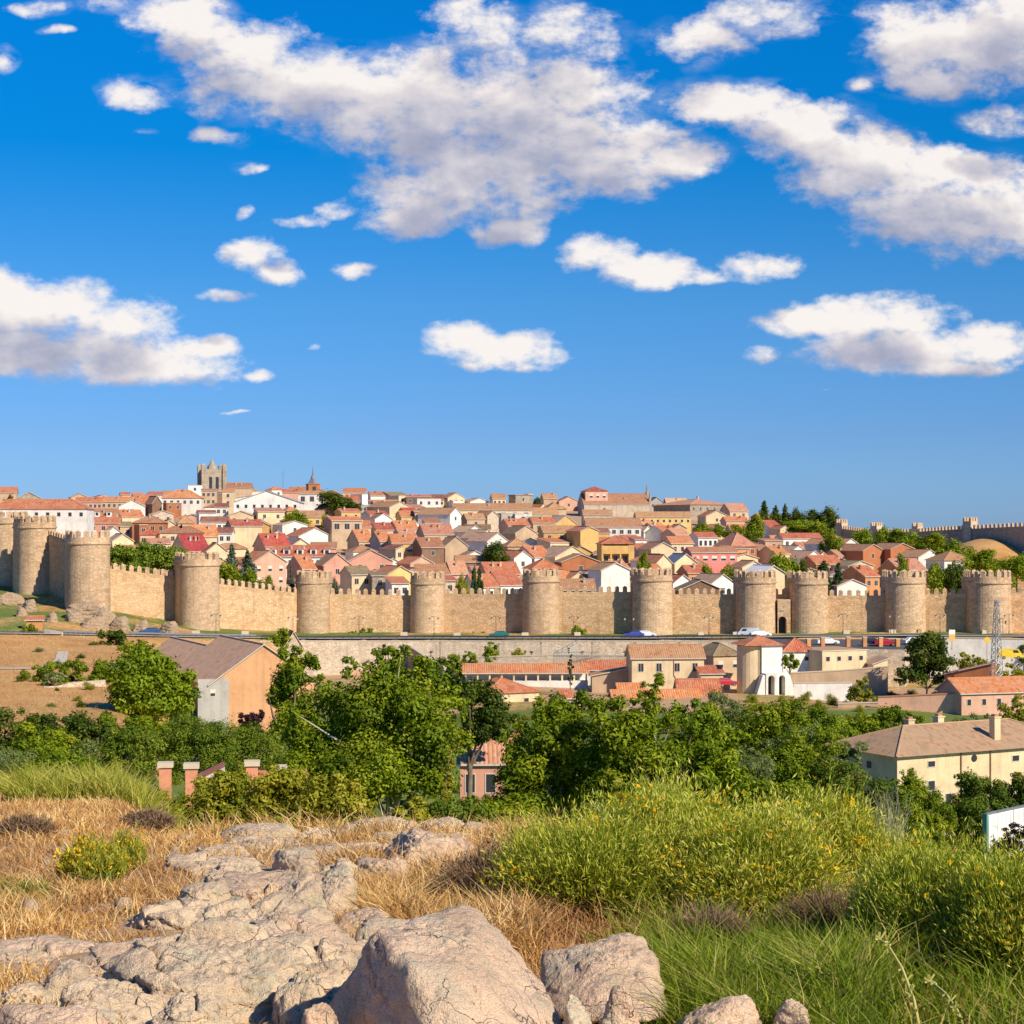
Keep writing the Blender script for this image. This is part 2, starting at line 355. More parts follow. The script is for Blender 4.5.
# ---------------------------------------------------------------- ground sheet
def build_ground():
    ui = np.linspace(-.34, .34, 300); uo = .34 * (8 / .34) ** (np.arange(1, 36) / 35)
    u = np.concatenate([-uo[::-1], ui, uo])
    ys = np.concatenate([[-300, -120, -50, -25, -12, -6, -3, -1.5, 0, 1, 2, 3], np.exp(np.arange(math.log(4), math.log(60), .011)), np.exp(np.arange(math.log(60), math.log(318), .017)),
                         np.arange(318, 424, 1.1), np.arange(424, 1060, 7), np.exp(np.linspace(math.log(1060), math.log(11500), 26))])
    Y, U = np.meshgrid(ys, u, indexing='ij'); X = U * (np.abs(Y) + 4)
    x, y = X.ravel(), Y.ravel(); z = H(x, y)
    nr, nc = Y.shape
    i = (np.arange(nr - 1)[:, None] * nc + np.arange(nc - 1)[None]).ravel()
    F = np.stack([i, i + 1, i + nc + 1, i + nc], 1)
    px = 512 + FP * x / np.maximum(y, 4)
    p = np.stack([x, y, 0 * x], -1); n1 = fbm(p * .4, 4); n2 = fbm(p * .03, 4); n3 = fbm(p * .09 + 5, 4)
    dry = np.full(len(x), .75); green = np.zeros(len(x)); bare = np.zeros(len(x))
    nearz = y < 60
    bare += nearz * sst(-.1, .25, n1 + .35 * np.exp(-((px - 260) / 190) ** 2) * np.exp(-((y - 12) / 9) ** 2)) * .9
    green += nearz * sst(600, 720, px) * sst(-.25, .2, n1 + .2) * .9
    green += np.exp(-((px - 15) / 40) ** 2 - ((y - 13.3) / .9) ** 2) * 1.2 + np.exp(-((px - 140) / 30) ** 2 - ((y - 12.7) / .5) ** 2) * .6
    green += nearz * sst(30, 42, y) * .7
    midz = (y >= 60) & (y < 300) & ((y < 140) | (px > 170)); green += midz * 1.4 * (1 - .9 * sst(120, 60, px) * 0); bare += midz * .2 * sst(-.1, .3, n3)
    fld = (y >= 140) & (y < 345) & (px < 170); green += fld * sst(.2, .5, n2) * .5; bare += fld * sst(.15, .45, n3) * .5; dry += fld * .3
    low = (y >= 300) & (y < 385) & (px >= 170); bare += low * .8; green += low * sst(-.25, .15, n3) * 1.0
    dr, dw = road_d(px), wall_d(px)
    strip = (y > dr + 3) & (y < dw + 2); sl = 1 - sst(180, 260, px)
    green += strip * (sst(-.25, .12, n3) * (1 - .45 * sl) + .4); dry += strip * sl * sst(-.1, .25, fbm(p * .12 + 40, 3)) * .9
    town = (y > dw + 2); bare += town * .8
    kn = np.exp(-(((px - 990) / 75) ** 2) - ((y - 585) / 60) ** 2); dry += 3 * kn; bare *= 1 - .8 * np.clip(kn * 2, 0, 1)
    att = np.stack([np.clip(dry, 0, 3), np.clip(green, 0, 2), np.clip(bare, 0, 2)], 1); att /= att.sum(1, keepdims=True)
    m, nt, out = new_mat('ground')
    b = N(nt, 'ShaderNodeBsdfPrincipled'); b.inputs['Roughness'].default_value = .95
    tc = N(nt, 'ShaderNodeTexCoord').outputs['Object']
    a = N(nt, 'ShaderNodeAttribute'); a.attribute_name = 'cover'
    sp = N(nt, 'ShaderNodeSeparateColor'); L(nt, a.outputs['Color'], sp.inputs[0])
    na = noise(nt, tc, .08, 8, .68); nb = noise(nt, tc, 1.3, 6, .65); ncn = noise(nt, tc, 14, 4, .6)
    cd = ramp(nt, na, [(.3, (.40, .20, .06)), (.5, (.60, .33, .11)), (.7, (.70, .46, .19))])
    cd = mixc(nt, ramp(nt, nb, [(.42, (0, 0, 0)), (.7, (.8, .8, .8))]), cd, (.40, .18, .06))
    cg = ramp(nt, na, [(.32, (.07, .12, .010)), (.55, (.12, .18, .014)), (.72, (.22, .23, .04))])
    cg = mixc(nt, ramp(nt, nb, [(.48, (0, 0, 0)), (.75, (.7, .7, .7))]), cg, (.24, .20, .07))
    cb = ramp(nt, nb, [(.3, (.34, .20, .11)), (.55, (.50, .33, .195)), (.75, (.60, .43, .27))])
    wn = mth(nt, 'MULTIPLY_ADD', nb, 1.2, -.6)
    fg = ramp(nt, mth(nt, 'ADD', sp.outputs[1], mth(nt, 'MULTIPLY', wn, .6)), [(.28, (0, 0, 0)), (.5, (1, 1, 1))])
    fb = ramp(nt, mth(nt, 'ADD', sp.outputs[2], mth(nt, 'MULTIPLY', wn, .5)), [(.3, (0, 0, 0)), (.5, (1, 1, 1))])
    col = mixc(nt, fg, mixc(nt, fb, cd, cb), cg)
    col = mixc(nt, mth(nt, 'MULTIPLY', ramp(nt, ncn, [(.4, (1, 1, 1)), (.6, (0, 0, 0))]), .35), col, mixc(nt, 1, col, (.45, .4, .35), 'MULTIPLY'))
    L(nt, col, b.inputs['Base Color'])
    bp = N(nt, 'ShaderNodeBump'); bp.inputs['Strength'].default_value = .7; bp.inputs['Distance'].default_value = .08
    L(nt, mth(nt, 'ADD', nb, mth(nt, 'MULTIPLY', ncn, .4)), bp.inputs['Height']); L(nt, bp.outputs[0], b.inputs['Normal'])
    L(nt, b.outputs[0], out.inputs[0])
    o = link(bpy.data.objects.new('ground', np_mesh('ground', np.stack([x, y, z], 1), [F], m, smooth=True, attrs={'cover': att})))
    tag(o, kind='structure')
build_ground()

def ribbon(name, pxs, dfun, zfun, half, mat, lift, off=0.0):
    V = []; F = []
    for k, px in enumerate(pxs):
        d = float(dfun(px)) + off
        for s in (-half, half):
            dd = d + s; x = (px - 512) / FP * dd
            V.append((x, dd, float(zfun(px)) + lift))
        if k: F.append((2 * k - 2, 2 * k, 2 * k + 1, 2 * k - 1))
    o = link(bpy.data.objects.new(name, np_mesh(name, V, [np.array(F)], mat))); tag(o, kind='structure'); return o
_rp = np.linspace(-700, 1900, 131)
ribbon('road', _rp, road_d, road_z, 3.6, M['asphalt'], .10)
ribbon('road_line', _rp, road_d, road_z, .09, M['line'], .106)
ribbon('pavement', _rp, road_d, road_z, .9, M['concrete'], .24, -4.5)

# ================================================================ camera, sun, sky
cam = bpy.data.cameras.new('camera'); co = link(bpy.data.objects.new('camera', cam))
co.location = (0, 0, CZ); co.rotation_euler = (R(90), 0, 0)
cam.sensor_width = 36; cam.lens = FP / 1024 * 36; cam.shift_y = (HZ - 512) / 1024 ; cam.clip_start = .1; cam.clip_end = 30000
S.camera = co
SUN_AZ, SUN_EL = 44.0, 36.0     # azimuth to the right of straight behind the eye
sd = Vector((math.sin(R(SUN_AZ)) * math.cos(R(SUN_EL)), -math.cos(R(SUN_AZ)) * math.cos(R(SUN_EL)), math.sin(R(SUN_EL))))
sl = bpy.data.lights.new('sun', 'SUN'); sl.energy = 5.0; sl.angle = R(.53); sl.color = (1, .87, .66)
so = link(bpy.data.objects.new('sun', sl)); so.rotation_euler = sd.to_track_quat('Z', 'Y').to_euler(); so.location = (60, -40, 80)

CLOUDS = [  # centre and radii in hundredths of the tangent plane (direction space): x, y, rx, ry
    (230, 45, 70, 30), (300, 85, 115, 42), (410, 105, 130, 55), (520, 110, 125, 62), (600, 155, 110, 42), (685, 157, 44, 22), (480, 180, 110, 50), (410, 212, 55, 28), (505, 232, 42, 16), (180, 15, 55, 20), (110, 5, 40, 12),
    (480, 25, 60, 34), (570, 35, 60, 40), (225, 137, 38, 10),
    (735, 103, 70, 24), (800, 130, 66, 32), (860, 165, 80, 44), (930, 205, 85, 46), (1000, 215, 60, 46), (960, 175, 70, 25),
    (965, 45, 95, 48), (770, 12, 75, 28), (700, 40, 55, 30), (900, 15, 50, 22), (862, 85, 18, 9), (1000, 120, 50, 18), (1015, 25, 60, 50), (935, 75, 60, 26),
    (0, 305, 45, 34), (60, 308, 70, 30), (130, 318, 50, 22), (60, 350, 120, 26), (130, 365, 115, 22), (205, 345, 42, 14), (258, 374, 20, 9),
    (600, 252, 42, 22), (650, 270, 62, 17), (762, 267, 40, 16), (715, 276, 40, 10),
    (462, 340, 42, 20), (505, 350, 58, 20), (525, 365, 38, 9), (475, 362, 40, 8),
    (880, 318, 80, 24), (800, 325, 44, 15), (900, 350, 110, 24), (985, 345, 62, 22), (765, 354, 26, 11), (950, 368, 60, 10),
    (250, 252, 32, 16), (278, 272, 26, 16), (228, 293, 32, 8), (300, 224, 36, 11), (340, 211, 27, 14), (350, 268, 27, 10), (135, 95, 42, 22), (145, 133, 16, 5), (250, 167, 22, 8),
    (38, 8, 38, 10), (58, 30, 22, 6), (5, 60, 18, 14), (313, 350, 8, 5), (243, 212, 10, 10), (829, 387, 12, 3), (235, 410, 22, 3)]
THIN = {(480, 25), (570, 35), (700, 40), (770, 12), (1000, 120), (135, 95), (38, 8), (110, 5), (900, 15)}
def build_world():
    w = bpy.data.worlds.new('World'); S.world = w; w.use_nodes = True
    nt = w.node_tree; nt.nodes.clear()
    out = nt.nodes.new('ShaderNodeOutputWorld')
    sky = N(nt, 'ShaderNodeTexSky'); sky.sky_type = 'NISHITA'; sky.sun_disc = False
    sky.sun_elevation = R(SUN_EL); sky.sun_rotation = math.atan2(sd.x, sd.y)
    sky.altitude = 1100; sky.air_density = 1.0; sky.dust_density = .6; sky.ozone_density = 2.5
    g = bpy.data.node_groups.new('cloud density', 'ShaderNodeTree')
    g.interface.new_socket('P', in_out='INPUT', socket_type='NodeSocketVector')
    g.interface.new_socket('D', in_out='OUTPUT', socket_type='NodeSocketFloat'); g.interface.new_socket('B', in_out='OUTPUT', socket_type='NodeSocketFloat')
    gi, go = g.nodes.new('NodeGroupInput'), g.nodes.new('NodeGroupOutput')
    P = gi.outputs[0]
    wv = N(g, 'ShaderNodeTexNoise'); wv.inputs['Scale'].default_value = 1.7; wv.inputs['Detail'].default_value = 3; L(g, P, wv.inputs['Vector'])
    wa = N(g, 'ShaderNodeVectorMath', operation='MULTIPLY_ADD'); L(g, wv.outputs['Color'], wa.inputs[0]); wa.inputs[1].default_value = (.34, .22, 0); wa.inputs[2].default_value = (-.17, -.11, 0)
    pw = N(g, 'ShaderNodeVectorMath', operation='ADD'); L(g, P, pw.inputs[0]); L(g, wa.outputs[0], pw.inputs[1])
    acc = None
    for cx, cy, rx, ry in CLOUDS:
        X, Y, A, B = (cx - 512) / 100, (HZ - cy) / 100, rx / 100, ry / 100
        ma = N(g, 'ShaderNodeVectorMath', operation='MULTIPLY_ADD'); L(g, pw.outputs[0], ma.inputs[0])
        ma.inputs[1].default_value = (1 / A, 1 / B, 0); ma.inputs[2].default_value = (-X / A, -Y / B, 0)
        dt = N(g, 'ShaderNodeVectorMath', operation='DOT_PRODUCT'); L(g, ma.outputs[0], dt.inputs[0]); L(g, ma.outputs[0], dt.inputs[1])
        dv = dt.outputs['Value'] if rx * ry > 500 and (cx, cy) not in THIN else mth(g, 'ADD', dt.outputs['Value'], .45 if rx * ry > 120 else .75)
        acc = dv if acc is None else mth(g, 'SMOOTH_MIN', acc, dv, .45)
    mp = N(g, 'ShaderNodeMapping'); mp.inputs['Scale'].default_value = (1, 1.5, 1); L(g, P, mp.inputs[0])
    n1 = noise(g, mp.outputs[0], 1.7, 9, .54)
    D = mth(g, 'SUBTRACT', 1.0, mth(g, 'MINIMUM', acc, 3.0))
    D = mth(g, 'MULTIPLY_ADD', n1, 2.9, mth(g, 'SUBTRACT', D, 1.28))
    n2 = noise(g, mp.outputs[0], 6.5, 6, .6)
    D = mth(g, 'ADD', D, mth(g, 'MULTIPLY_ADD', n2, 1.3, -.65))
    L(g, D, go.inputs[0])
    body = mth(g, 'ADD', mth(g, 'SUBTRACT', 1.0, mth(g, 'MINIMUM', acc, 3.0)), mth(g, 'MULTIPLY_ADD', noise(g, mp.outputs[0], 1.9, 3, .5), 2.0, -1.0)); L(g, body, go.inputs[1])
    tc = N(nt, 'ShaderNodeTexCoord').outputs['Generated']
    sp = N(nt, 'ShaderNodeSeparateXYZ'); L(nt, tc, sp.inputs[0])
    iy = mth(nt, 'DIVIDE', FP / 100, mth(nt, 'MAXIMUM', sp.outputs[1], .05))
    cb = N(nt, 'ShaderNodeCombineXYZ'); L(nt, mth(nt, 'MULTIPLY', sp.outputs[0], iy), cb.inputs[0]); L(nt, mth(nt, 'MULTIPLY', sp.outputs[2], iy), cb.inputs[1])
    def dens(off):
        a = N(nt, 'ShaderNodeVectorMath', operation='ADD'); L(nt, cb.outputs[0], a.inputs[0]); a.inputs[1].default_value = off
        q = nt.nodes.new('ShaderNodeGroup'); q.node_tree = g; L(nt, a.outputs[0], q.inputs[0]); return q.outputs
    (d0, b0_), (d1, b1_), (_, b2_) = dens((0, 0, 0)), dens((.06, .10, 0)), dens((.14, .42, 0))
    al = N(nt, 'ShaderNodeMapRange', interpolation_type='SMOOTHSTEP'); L(nt, d0, al.inputs[0]); al.inputs[1].default_value = -.15; al.inputs[2].default_value = 1.0
    # thick cloud above a point keeps the sun off it: undersides grey, upper edges bright
    fine = mth(nt, 'MULTIPLY', mth(nt, 'SUBTRACT', d0, d1), .19)
    over = mth(nt, 'MULTIPLY', mth(nt, 'MAXIMUM', mth(nt, 'ADD', b2_, .35), 0), -.40)
    edge = mth(nt, 'MULTIPLY', mth(nt, 'SUBTRACT', b0_, b2_), .10)
    lit = mth(nt, 'ADD', mth(nt, 'ADD', mth(nt, 'ADD', fine, over), edge), .86, clamp=True)
    vs = N(nt, 'ShaderNodeMapRange', interpolation_type='SMOOTHSTEP'); L(nt, b0_, vs.inputs[0]); vs.inputs[1].default_value = -.6; vs.inputs[2].default_value = .7
    hi = N(nt, 'ShaderNodeMapRange', interpolation_type='SMOOTHSTEP'); L(nt, sp.outputs[2], hi.inputs[0]); hi.inputs[1].default_value = .175; hi.inputs[2].default_value = .25
    mv = N(nt, 'ShaderNodeMapping'); mv.inputs['Scale'].default_value = (1.0, 2.2, 1); mv.inputs['Rotation'].default_value = (0, 0, .5); L(nt, cb.outputs[0], mv.inputs[0])
    veil = mth(nt, 'MULTIPLY', mth(nt, 'MULTIPLY', vs.outputs[0], hi.outputs[0]), ramp(nt, noise(nt, mv.outputs[0], 1.6, 8, .62), [(.42, (0, 0, 0)), (.70, (.7, .7, .7))]))
    ST = .10
    ccol = ramp(nt, lit, [(0, sc2((.27, .285, .38), ST)), (.30, sc2((.36, .365, .45), ST)), (.56, sc2((.50, .48, .52), ST)), (.80, sc2((.66, .61, .60), ST)), (1, sc2((.78, .73, .69), ST))])
    # the deep blue of the clear sky above, paler towards the horizon
    el = mth(nt, 'MULTIPLY', mth(nt, 'MAXIMUM', sp.outputs[2], 0), 3.3, clamp=True)
    tint = ramp(nt, el, SKY_TINT)
    sk = mixc(nt, 1, sky.outputs[0], tint, 'MULTIPLY')
    gain = N(nt, 'ShaderNodeVectorMath', operation='SCALE'); L(nt, sk, gain.inputs[0]); gain.inputs['Scale'].default_value = SKY_GAIN
    b0 = N(nt, 'ShaderNodeBackground'); b0.inputs[1].default_value = ST; L(nt, gain.outputs[0], b0.inputs[0])
    cm = N(nt, 'ShaderNodeVectorMath', operation='SCALE'); L(nt, ccol, cm.inputs[0]); cm.inputs['Scale'].default_value = 10 / ST
    b1 = N(nt, 'ShaderNodeBackground'); b1.inputs[1].default_value = ST; L(nt, cm.outputs[0], b1.inputs[0])
    front = mth(nt, 'MULTIPLY', mth(nt, 'GREATER_THAN', sp.outputs[1], .5), mth(nt, 'GREATER_THAN', sp.outputs[2], .02))
    mx1 = N(nt, 'ShaderNodeMixShader'); L(nt, mth(nt, 'MAXIMUM', mth(nt, 'MULTIPLY', al.outputs[0], .96), veil), mx1.inputs[0]); L(nt, b0.outputs[0], mx1.inputs[1]); L(nt, b1.outputs[0], mx1.inputs[2])
    mx = N(nt, 'ShaderNodeMixShader'); L(nt, front, mx.inputs[0]); L(nt, b0.outputs[0], mx.inputs[1]); L(nt, mx1.outputs[0], mx.inputs[2])
    L(nt, mx.outputs[0], out.inputs[0])
    try: w.cycles.sampling_method = 'MANUAL'; w.cycles.sample_map_resolution = 512
    except Exception: pass
def sc2(c, k): return tuple(v * k for v in c)
SKY_GAIN = 1.02
SKY_TINT = [(0, (.285, .47, .92)), (.106, (.275, .47, .87)), (.174, (.265, .455, .82)), (.41, (.19, .51, .84)), (.68, (.010, .505, .92)), (.85, (.005, .55, 1.03)), (1, (.004, .56, 1.08))]
build_world()
S.view_settings.view_transform = 'Standard'; S.view_settings.look = 'None'; S.view_settings.exposure = 0.35; S.view_settings.gamma = 1
S.cycles.max_bounces = 5; S.cycles.diffuse_bounces = 3; S.cycles.transmission_bounces = 3; S.cycles.glossy_bounces = 2; S.cycles.transparent_max_bounces = 4
S.cycles.use_denoising = True
# ================================================================ city wall: towers and curtain sections
MERLON = None
def merlon_mesh(w=.98, t=.55, h=1.15, cap=.42):
    b = MB(); b.box(-w / 2, w / 2, -t / 2, t / 2, -.05, h)
    a = [(-w / 2 - .04, -t / 2 - .04, h), (w / 2 + .04, -t / 2 - .04, h), (w / 2 + .04, t / 2 + .04, h), (-w / 2 - .04, t / 2 + .04, h)]
    for k in range(4): b.quad([a[k], a[(k + 1) % 4], (0, 0, h + cap)])
    return b.mesh('merlon', M['wall_stone2'])
MERL = merlon_mesh(); MERL_W = merlon_mesh(.95, .6, 1.0, .38)
ORD = ['corner', 'second', 'third', 'fourth', 'fifth', 'sixth', 'seventh', 'eighth', 'ninth', 'tenth', 'eleventh', 'twelfth', 'thirteenth']
def outline(r, back, n=22):
    """U-shaped plan: half circle towards -Y, straight flanks back to y = back"""
    p = [(-r, back)] + [(-r * math.cos(math.pi * k / n), -r * math.sin(math.pi * k / n)) for k in range(n + 1)] + [(r, back)]
    return p
def tower(px, d, rpx, ytop, ybase, rz, label, back=6.5, sink=4):
    r = rpx * d / FP; x, y, zt = at(px, ytop, d - r * .3); zb = CZ + (HZ - ybase) / FP * (d - r); Ht = zt - 1.55 - zb
    t = thing('wall_tower', label, 'tower', (x, d, zb), rz, 'round towers of the city wall')
    n = 22; b = MB(); rings = []
    for z, k in ((-sink, 1.05), (0, 1.035), (Ht * .5, 1.01), (Ht - 1.35, 1.0)):
        rings.append([(q[0] * k, q[1] * k if q[1] < back else q[1], z) for q in outline(r, back, n)])
    for a, c in zip(rings[:-1], rings[1:]):
        for k in range(len(a)):
            j = (k + 1) % len(a); b.quad([a[k], a[j], c[j], c[k]])
    b.quad(rings[-1])
    b.build('tower_body', M['wall_stone2'], t)
    b = MB(); rr = []
    for z, k in ((Ht - 1.42, 1.0), (Ht - 1.36, 1.055), (Ht - 1.05, 1.06), (Ht - 1.0, 1.012), (Ht, 1.012)):
        rr.append([(q[0] * k, q[1] * k if q[1] < back else q[1] + .01, z) for q in outline(r, back, n)])
    for a, c in zip(rr[:-1], rr[1:]):
        for k in range(len(a)):
            j = (k + 1) % len(a); b.quad([a[k], a[j], c[j], c[k]])
    inn = [(q[0] * (r - .62) / r, q[1] * (r - .62) / r if q[1] < back else q[1] - .62, Ht) for q in outline(r, back, n)]
    low = [(q[0], q[1], Ht - .9) for q in inn]
    for k in range(len(inn)):
        j = (k + 1) % len(inn); b.quad([rr[-1][k], rr[-1][j], inn[j], inn[k]]); b.quad([inn[k], inn[j], low[j], low[k]])
    b.quad(low)
    b.build('parapet', M['wall_stone2'], t)
    # merlons follow the plan
    pts = outline(r - .29, back - .3, 40); seg = [math.dist(pts[k], pts[k + 1]) for k in range(len(pts) - 1)]; tot = sum(seg)
    m = int(round(tot / 1.62)); s = tot / m * .5; 
    for q in range(m):
        acc = 0; tgt = s + q * tot / m
        for k, l in enumerate(seg):
            if acc + l >= tgt:
                f = (tgt - acc) / l; ax, ay = pts[k]; bx, by = pts[k + 1]
                part('merlon', MERL, t, (ax + (bx - ax) * f, ay + (by - ay) * f, Ht), math.atan2(by - ay, bx - ax)); break
            acc += l
    for q in range(max(2, int(2 * r / 1.7))):
        part('merlon', MERL, t, (-r + .9 + q * (2 * r - 1.8) / max(1, int(2 * r / 1.7) - 1), back - .3, Ht))
    return t
TW = [  # px, depth, half width px, top row, base row
    (8, 412, 18, 511, 584), (35, 396, 19, 515, 592), (87, 368, 21, 530, 608), (198, 380, 20, 552, 627), (312, 402, 16.6, 570.5, 633.5), (427, 406, 16.6, 571.5, 633), (541, 402, 18, 569, 634),
    (653, 398, 19.4, 568, 634), (757, 396, 19.4, 570, 633), (810, 396, 18.5, 571, 632.5), (907, 393, 19, 570, 633), (991.5, 390, 20.5, 570, 634), (1098, 387, 20, 569, 635)]
TLAB = ['round stone tower cut by the picture edge, behind the second tower', 'tall sunlit round tower just behind the big corner tower', 'big round corner tower standing on a rock outcrop',
        'round tower below the umbrella pines, first along the road after the corner tower', 'slender round tower beside the green bush by the stone ruin gable', 'pale slender round tower with bleached upper stonework',
        'round tower with the cypress pair close by its top', 'broad round tower under the ochre balcony apartment block', 'tower flanking the gate, with the cream shed-roofed house behind it',
        'tower flanking the gate, beside the dark conifer behind the wall', 'round tower below the two brick-red gabled houses', 'round tower behind the lattice pylon', 'round tower beyond the pylon at the picture edge']
for k, (px, d, rp, yt, yb) in enumerate(TW):
    a = 0 if k > 2 else (R(18) if k == 2 else R(24))
    if k == 3: a = R(20)
    tower(px, d, rp, yt, yb, a, TLAB[k], back=6.5 if k > 2 else 5.5, sink=6)

def curtain(p0, p1, zb0, zb1, zt0, zt1, label, thick=2.4, stone='wall_stone', sink=4, mer=True, name='wall_section', grp='curtain walls between the towers', inset=0, pitch=1.75):
    """a length of wall from p0 to p1 (plan points on its outer face); tops given at both ends (merlon tips)"""
    a, b_ = Vector((p0[0], p0[1], 0)), Vector((p1[0], p1[1], 0)); v = b_ - a; Lh = v.length; rz = math.atan2(v.y, v.x)
    t = thing(name, label, 'wall', (a.x, a.y, zb0), rz, grp)
    h0, h1 = zt0 - zb0 - 1.4, zt1 - zb0 - 1.4; s0, s1 = -sink, zb1 - zb0 - sink
    b = MB(); b.hexa([(0, 0, s0), (Lh, 0, s1), (Lh, thick, s1), (0, thick, s0)], [(0, 0, h0 - .85), (Lh, 0, h1 - .85), (Lh, thick, h1 - .85), (0, thick, h0 - .85)])
    b.build('wall_body', M[stone], t)
    b = MB(); b.hexa([(0, .003, h0 - .85), (Lh, .003, h1 - .85), (Lh, .62, h1 - .85), (0, .62, h0 - .85)], [(0, .003, h0), (Lh, .003, h1), (Lh, .62, h1), (0, .62, h0)])
    b.build('parapet', M[stone], t)
    if mer:
        n = max(2, int(Lh / pitch))
        for q in range(n):
            f = (q + .5) / n; part('merlon', MERL_W, t, (Lh * f, .31, h0 + (h1 - h0) * f))
    return t
def plan(px, d): return ((px - 512) / FP * d, d)
def zrow(py, d): return CZ + (HZ - py) / FP * d
BACK = 1.1
SEC = [  # left px, right px, top rows, label
    (0, 1, 513, 517, 'short shaded curtain wall between the two leftmost towers'), (1, 2, 525, 541, 'shaded curtain wall stepping down behind the corner tower'),
    (2, 3, 559, 573, 'sunlit sloping curtain wall below the umbrella pines'), (3, 4, 575, 588.5, 'sunlit sloping curtain wall with round-topped merlons below the grey conifers'),
    (4, 5, 587.5, 589.5, 'level curtain wall below the beige house with olive roof'), (5, 6, 588, 587.5, 'level curtain wall in front of the cypress pair'),
    (6, 7, 586, 585.5, 'curtain wall below the brown roof that shows behind its merlons'), (7, 8, 588, 588, 'curtain wall below the olive-brown gable, dry weeds at its foot'),
    (9, 10, 589.5, 589, 'curtain wall below the white gabled shed'), (10, 11, 588, 587.5, 'curtain wall below the round trees, street lamp before it'), (11, 12, 587, 588, 'last curtain wall beyond the pylon')]
for i, j, y0, y1, lab in SEC:
    (pa, da, *_), (pb, db, *_) = TW[i], TW[j]
    da += BACK; db += BACK
    if i == 1: da, db = 402, 371
    if i == 0: da, db = 418, 400
    if i == 2: da, db = 372.5, 386
    a, b_ = plan(pa, da), plan(pb, db)
    curtain(a, b_, Hs(*a) - .5 if i > 2 else zrow(TW[i][4], da), Hs(*b_) - .5 if j > 3 else zrow(TW[j][4], db), zrow(y0, da), zrow(y1, db), lab, sink=5)
# the gate between the twin towers: a bridge of wall above, a lit porch with an arched passage below
ga, gb = plan(772, 398), plan(797, 398)
gt = curtain(ga, gb, 1.2, 1.2, zrow(588, 398), zrow(588, 398), 'gatehouse wall with arched doorway between the twin gate towers', name='gatehouse', stone='wall_stone', sink=3)
def arch_block(name, parent, x0, x1, y0, y1, z0, z1, ax, aw, ah, mat, zbase):
    """block with a round-headed recess in its front (-Y) face; the recess back is coloured dark for the shade of a deep arch"""
    b = MB(); n = 10; r = aw / 2; top = zbase + ah
    arc = [(ax - r * math.cos(math.pi * k / n), top - r + r * math.sin(math.pi * k / n)) for k in range(n + 1)]
    ys = y0
    b.quad([(x0, ys, z0), (ax - r, ys, z0), (ax - r, ys, top - r), (x0, ys, top - r)]); b.quad([(ax + r, ys, z0), (x1, ys, z0), (x1, ys, top - r), (ax + r, ys, top - r)])
    b.quad([(x0, ys, top - r), (ax - r, ys, top - r)] + [(p[0], ys, p[1]) for p in arc[1:6]] + [(ax, ys, z1), (x0, ys, z1)])
    b.quad([(ax, ys, z1)] + [(p[0], ys, p[1]) for p in arc[5:]] + [(x1, ys, top - r), (x1, ys, z1)])
    pts = [(ax - r, z0)] + arc + [(ax + r, z0)]; dp = min(2.5, (y1 - y0) * .8)
    for p, q in zip(pts[:-1], pts[1:]): b.quad([(q[0], ys, q[1]), (p[0], ys, p[1]), (p[0], ys + dp, p[1]), (q[0], ys + dp, q[1])])
    b.quad([(p[0], ys + dp, p[1]) for p in pts], 1)  # dark material on the back paints in the shade inside the arch
    b.quad([(x0, y1, z0), (x0, ys, z0), (x0, ys, z1), (x0, y1, z1)]); b.quad([(x1, ys, z0), (x1, y1, z0), (x1, y1, z1), (x1, ys, z1)])
    b.quad([(x0, ys, z1), (x1, ys, z1), (x1, y1, z1), (x0, y1, z1)]); b.quad([(x1, y1, z0), (x0, y1, z0), (x0, y1, z1), (x1, y1, z1)])
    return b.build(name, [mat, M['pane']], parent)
arch_block('gate_porch', gt, .6, 3.4, -4.5, -.02, -3, 7.6, 1.65, 1.75, 3.9, M['wall_stone2'], 0)
b = MB(); b.box(1.2, 2.1, -4.7, -4.52, 5.2, 5.35); b.build('ledge', M['coping'], gt)
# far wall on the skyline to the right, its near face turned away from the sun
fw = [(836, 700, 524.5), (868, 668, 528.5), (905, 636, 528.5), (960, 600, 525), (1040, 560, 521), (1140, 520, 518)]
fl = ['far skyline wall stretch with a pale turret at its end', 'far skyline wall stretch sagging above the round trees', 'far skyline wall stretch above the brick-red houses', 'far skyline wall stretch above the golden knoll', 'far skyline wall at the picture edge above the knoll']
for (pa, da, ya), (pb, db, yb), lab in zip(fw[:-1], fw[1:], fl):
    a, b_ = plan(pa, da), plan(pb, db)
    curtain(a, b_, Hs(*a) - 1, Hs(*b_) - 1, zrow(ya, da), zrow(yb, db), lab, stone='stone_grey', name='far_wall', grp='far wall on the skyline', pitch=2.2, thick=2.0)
for px, d, yt, hw, lab in ((842, 696, 519.5, 4.5, 'pale turret at the end of the far skyline wall'), (877, 662, 522.5, 4.5, 'pale turret on the far wall where it sags'), (918, 628, 523, 4.2, 'pale turret of the far wall above the brick-red houses'), (971, 595, 517.5, 5.5, 'tall pale turret of the far wall above the golden knoll')):
    x, y, z = at(px, yt, d); w = hw * d / FP; zb = Hs(x, y)
    t = thing('wall_turret', lab, 'turret', (x, d + 1.0, zb), R(38), 'turrets of the far wall')
    b = MB(); b.box(-w, w, -w * .9, w * .9, -2, z - zb - 1.2); b.build('turret_body', M['stone_pale'], t)
    for q in (-1, 0, 1):
        for s in (-1, 1): part('merlon', MERL_W, t, (q * (w - .5), s * (w * .9 - .35), z - zb - 1.2))

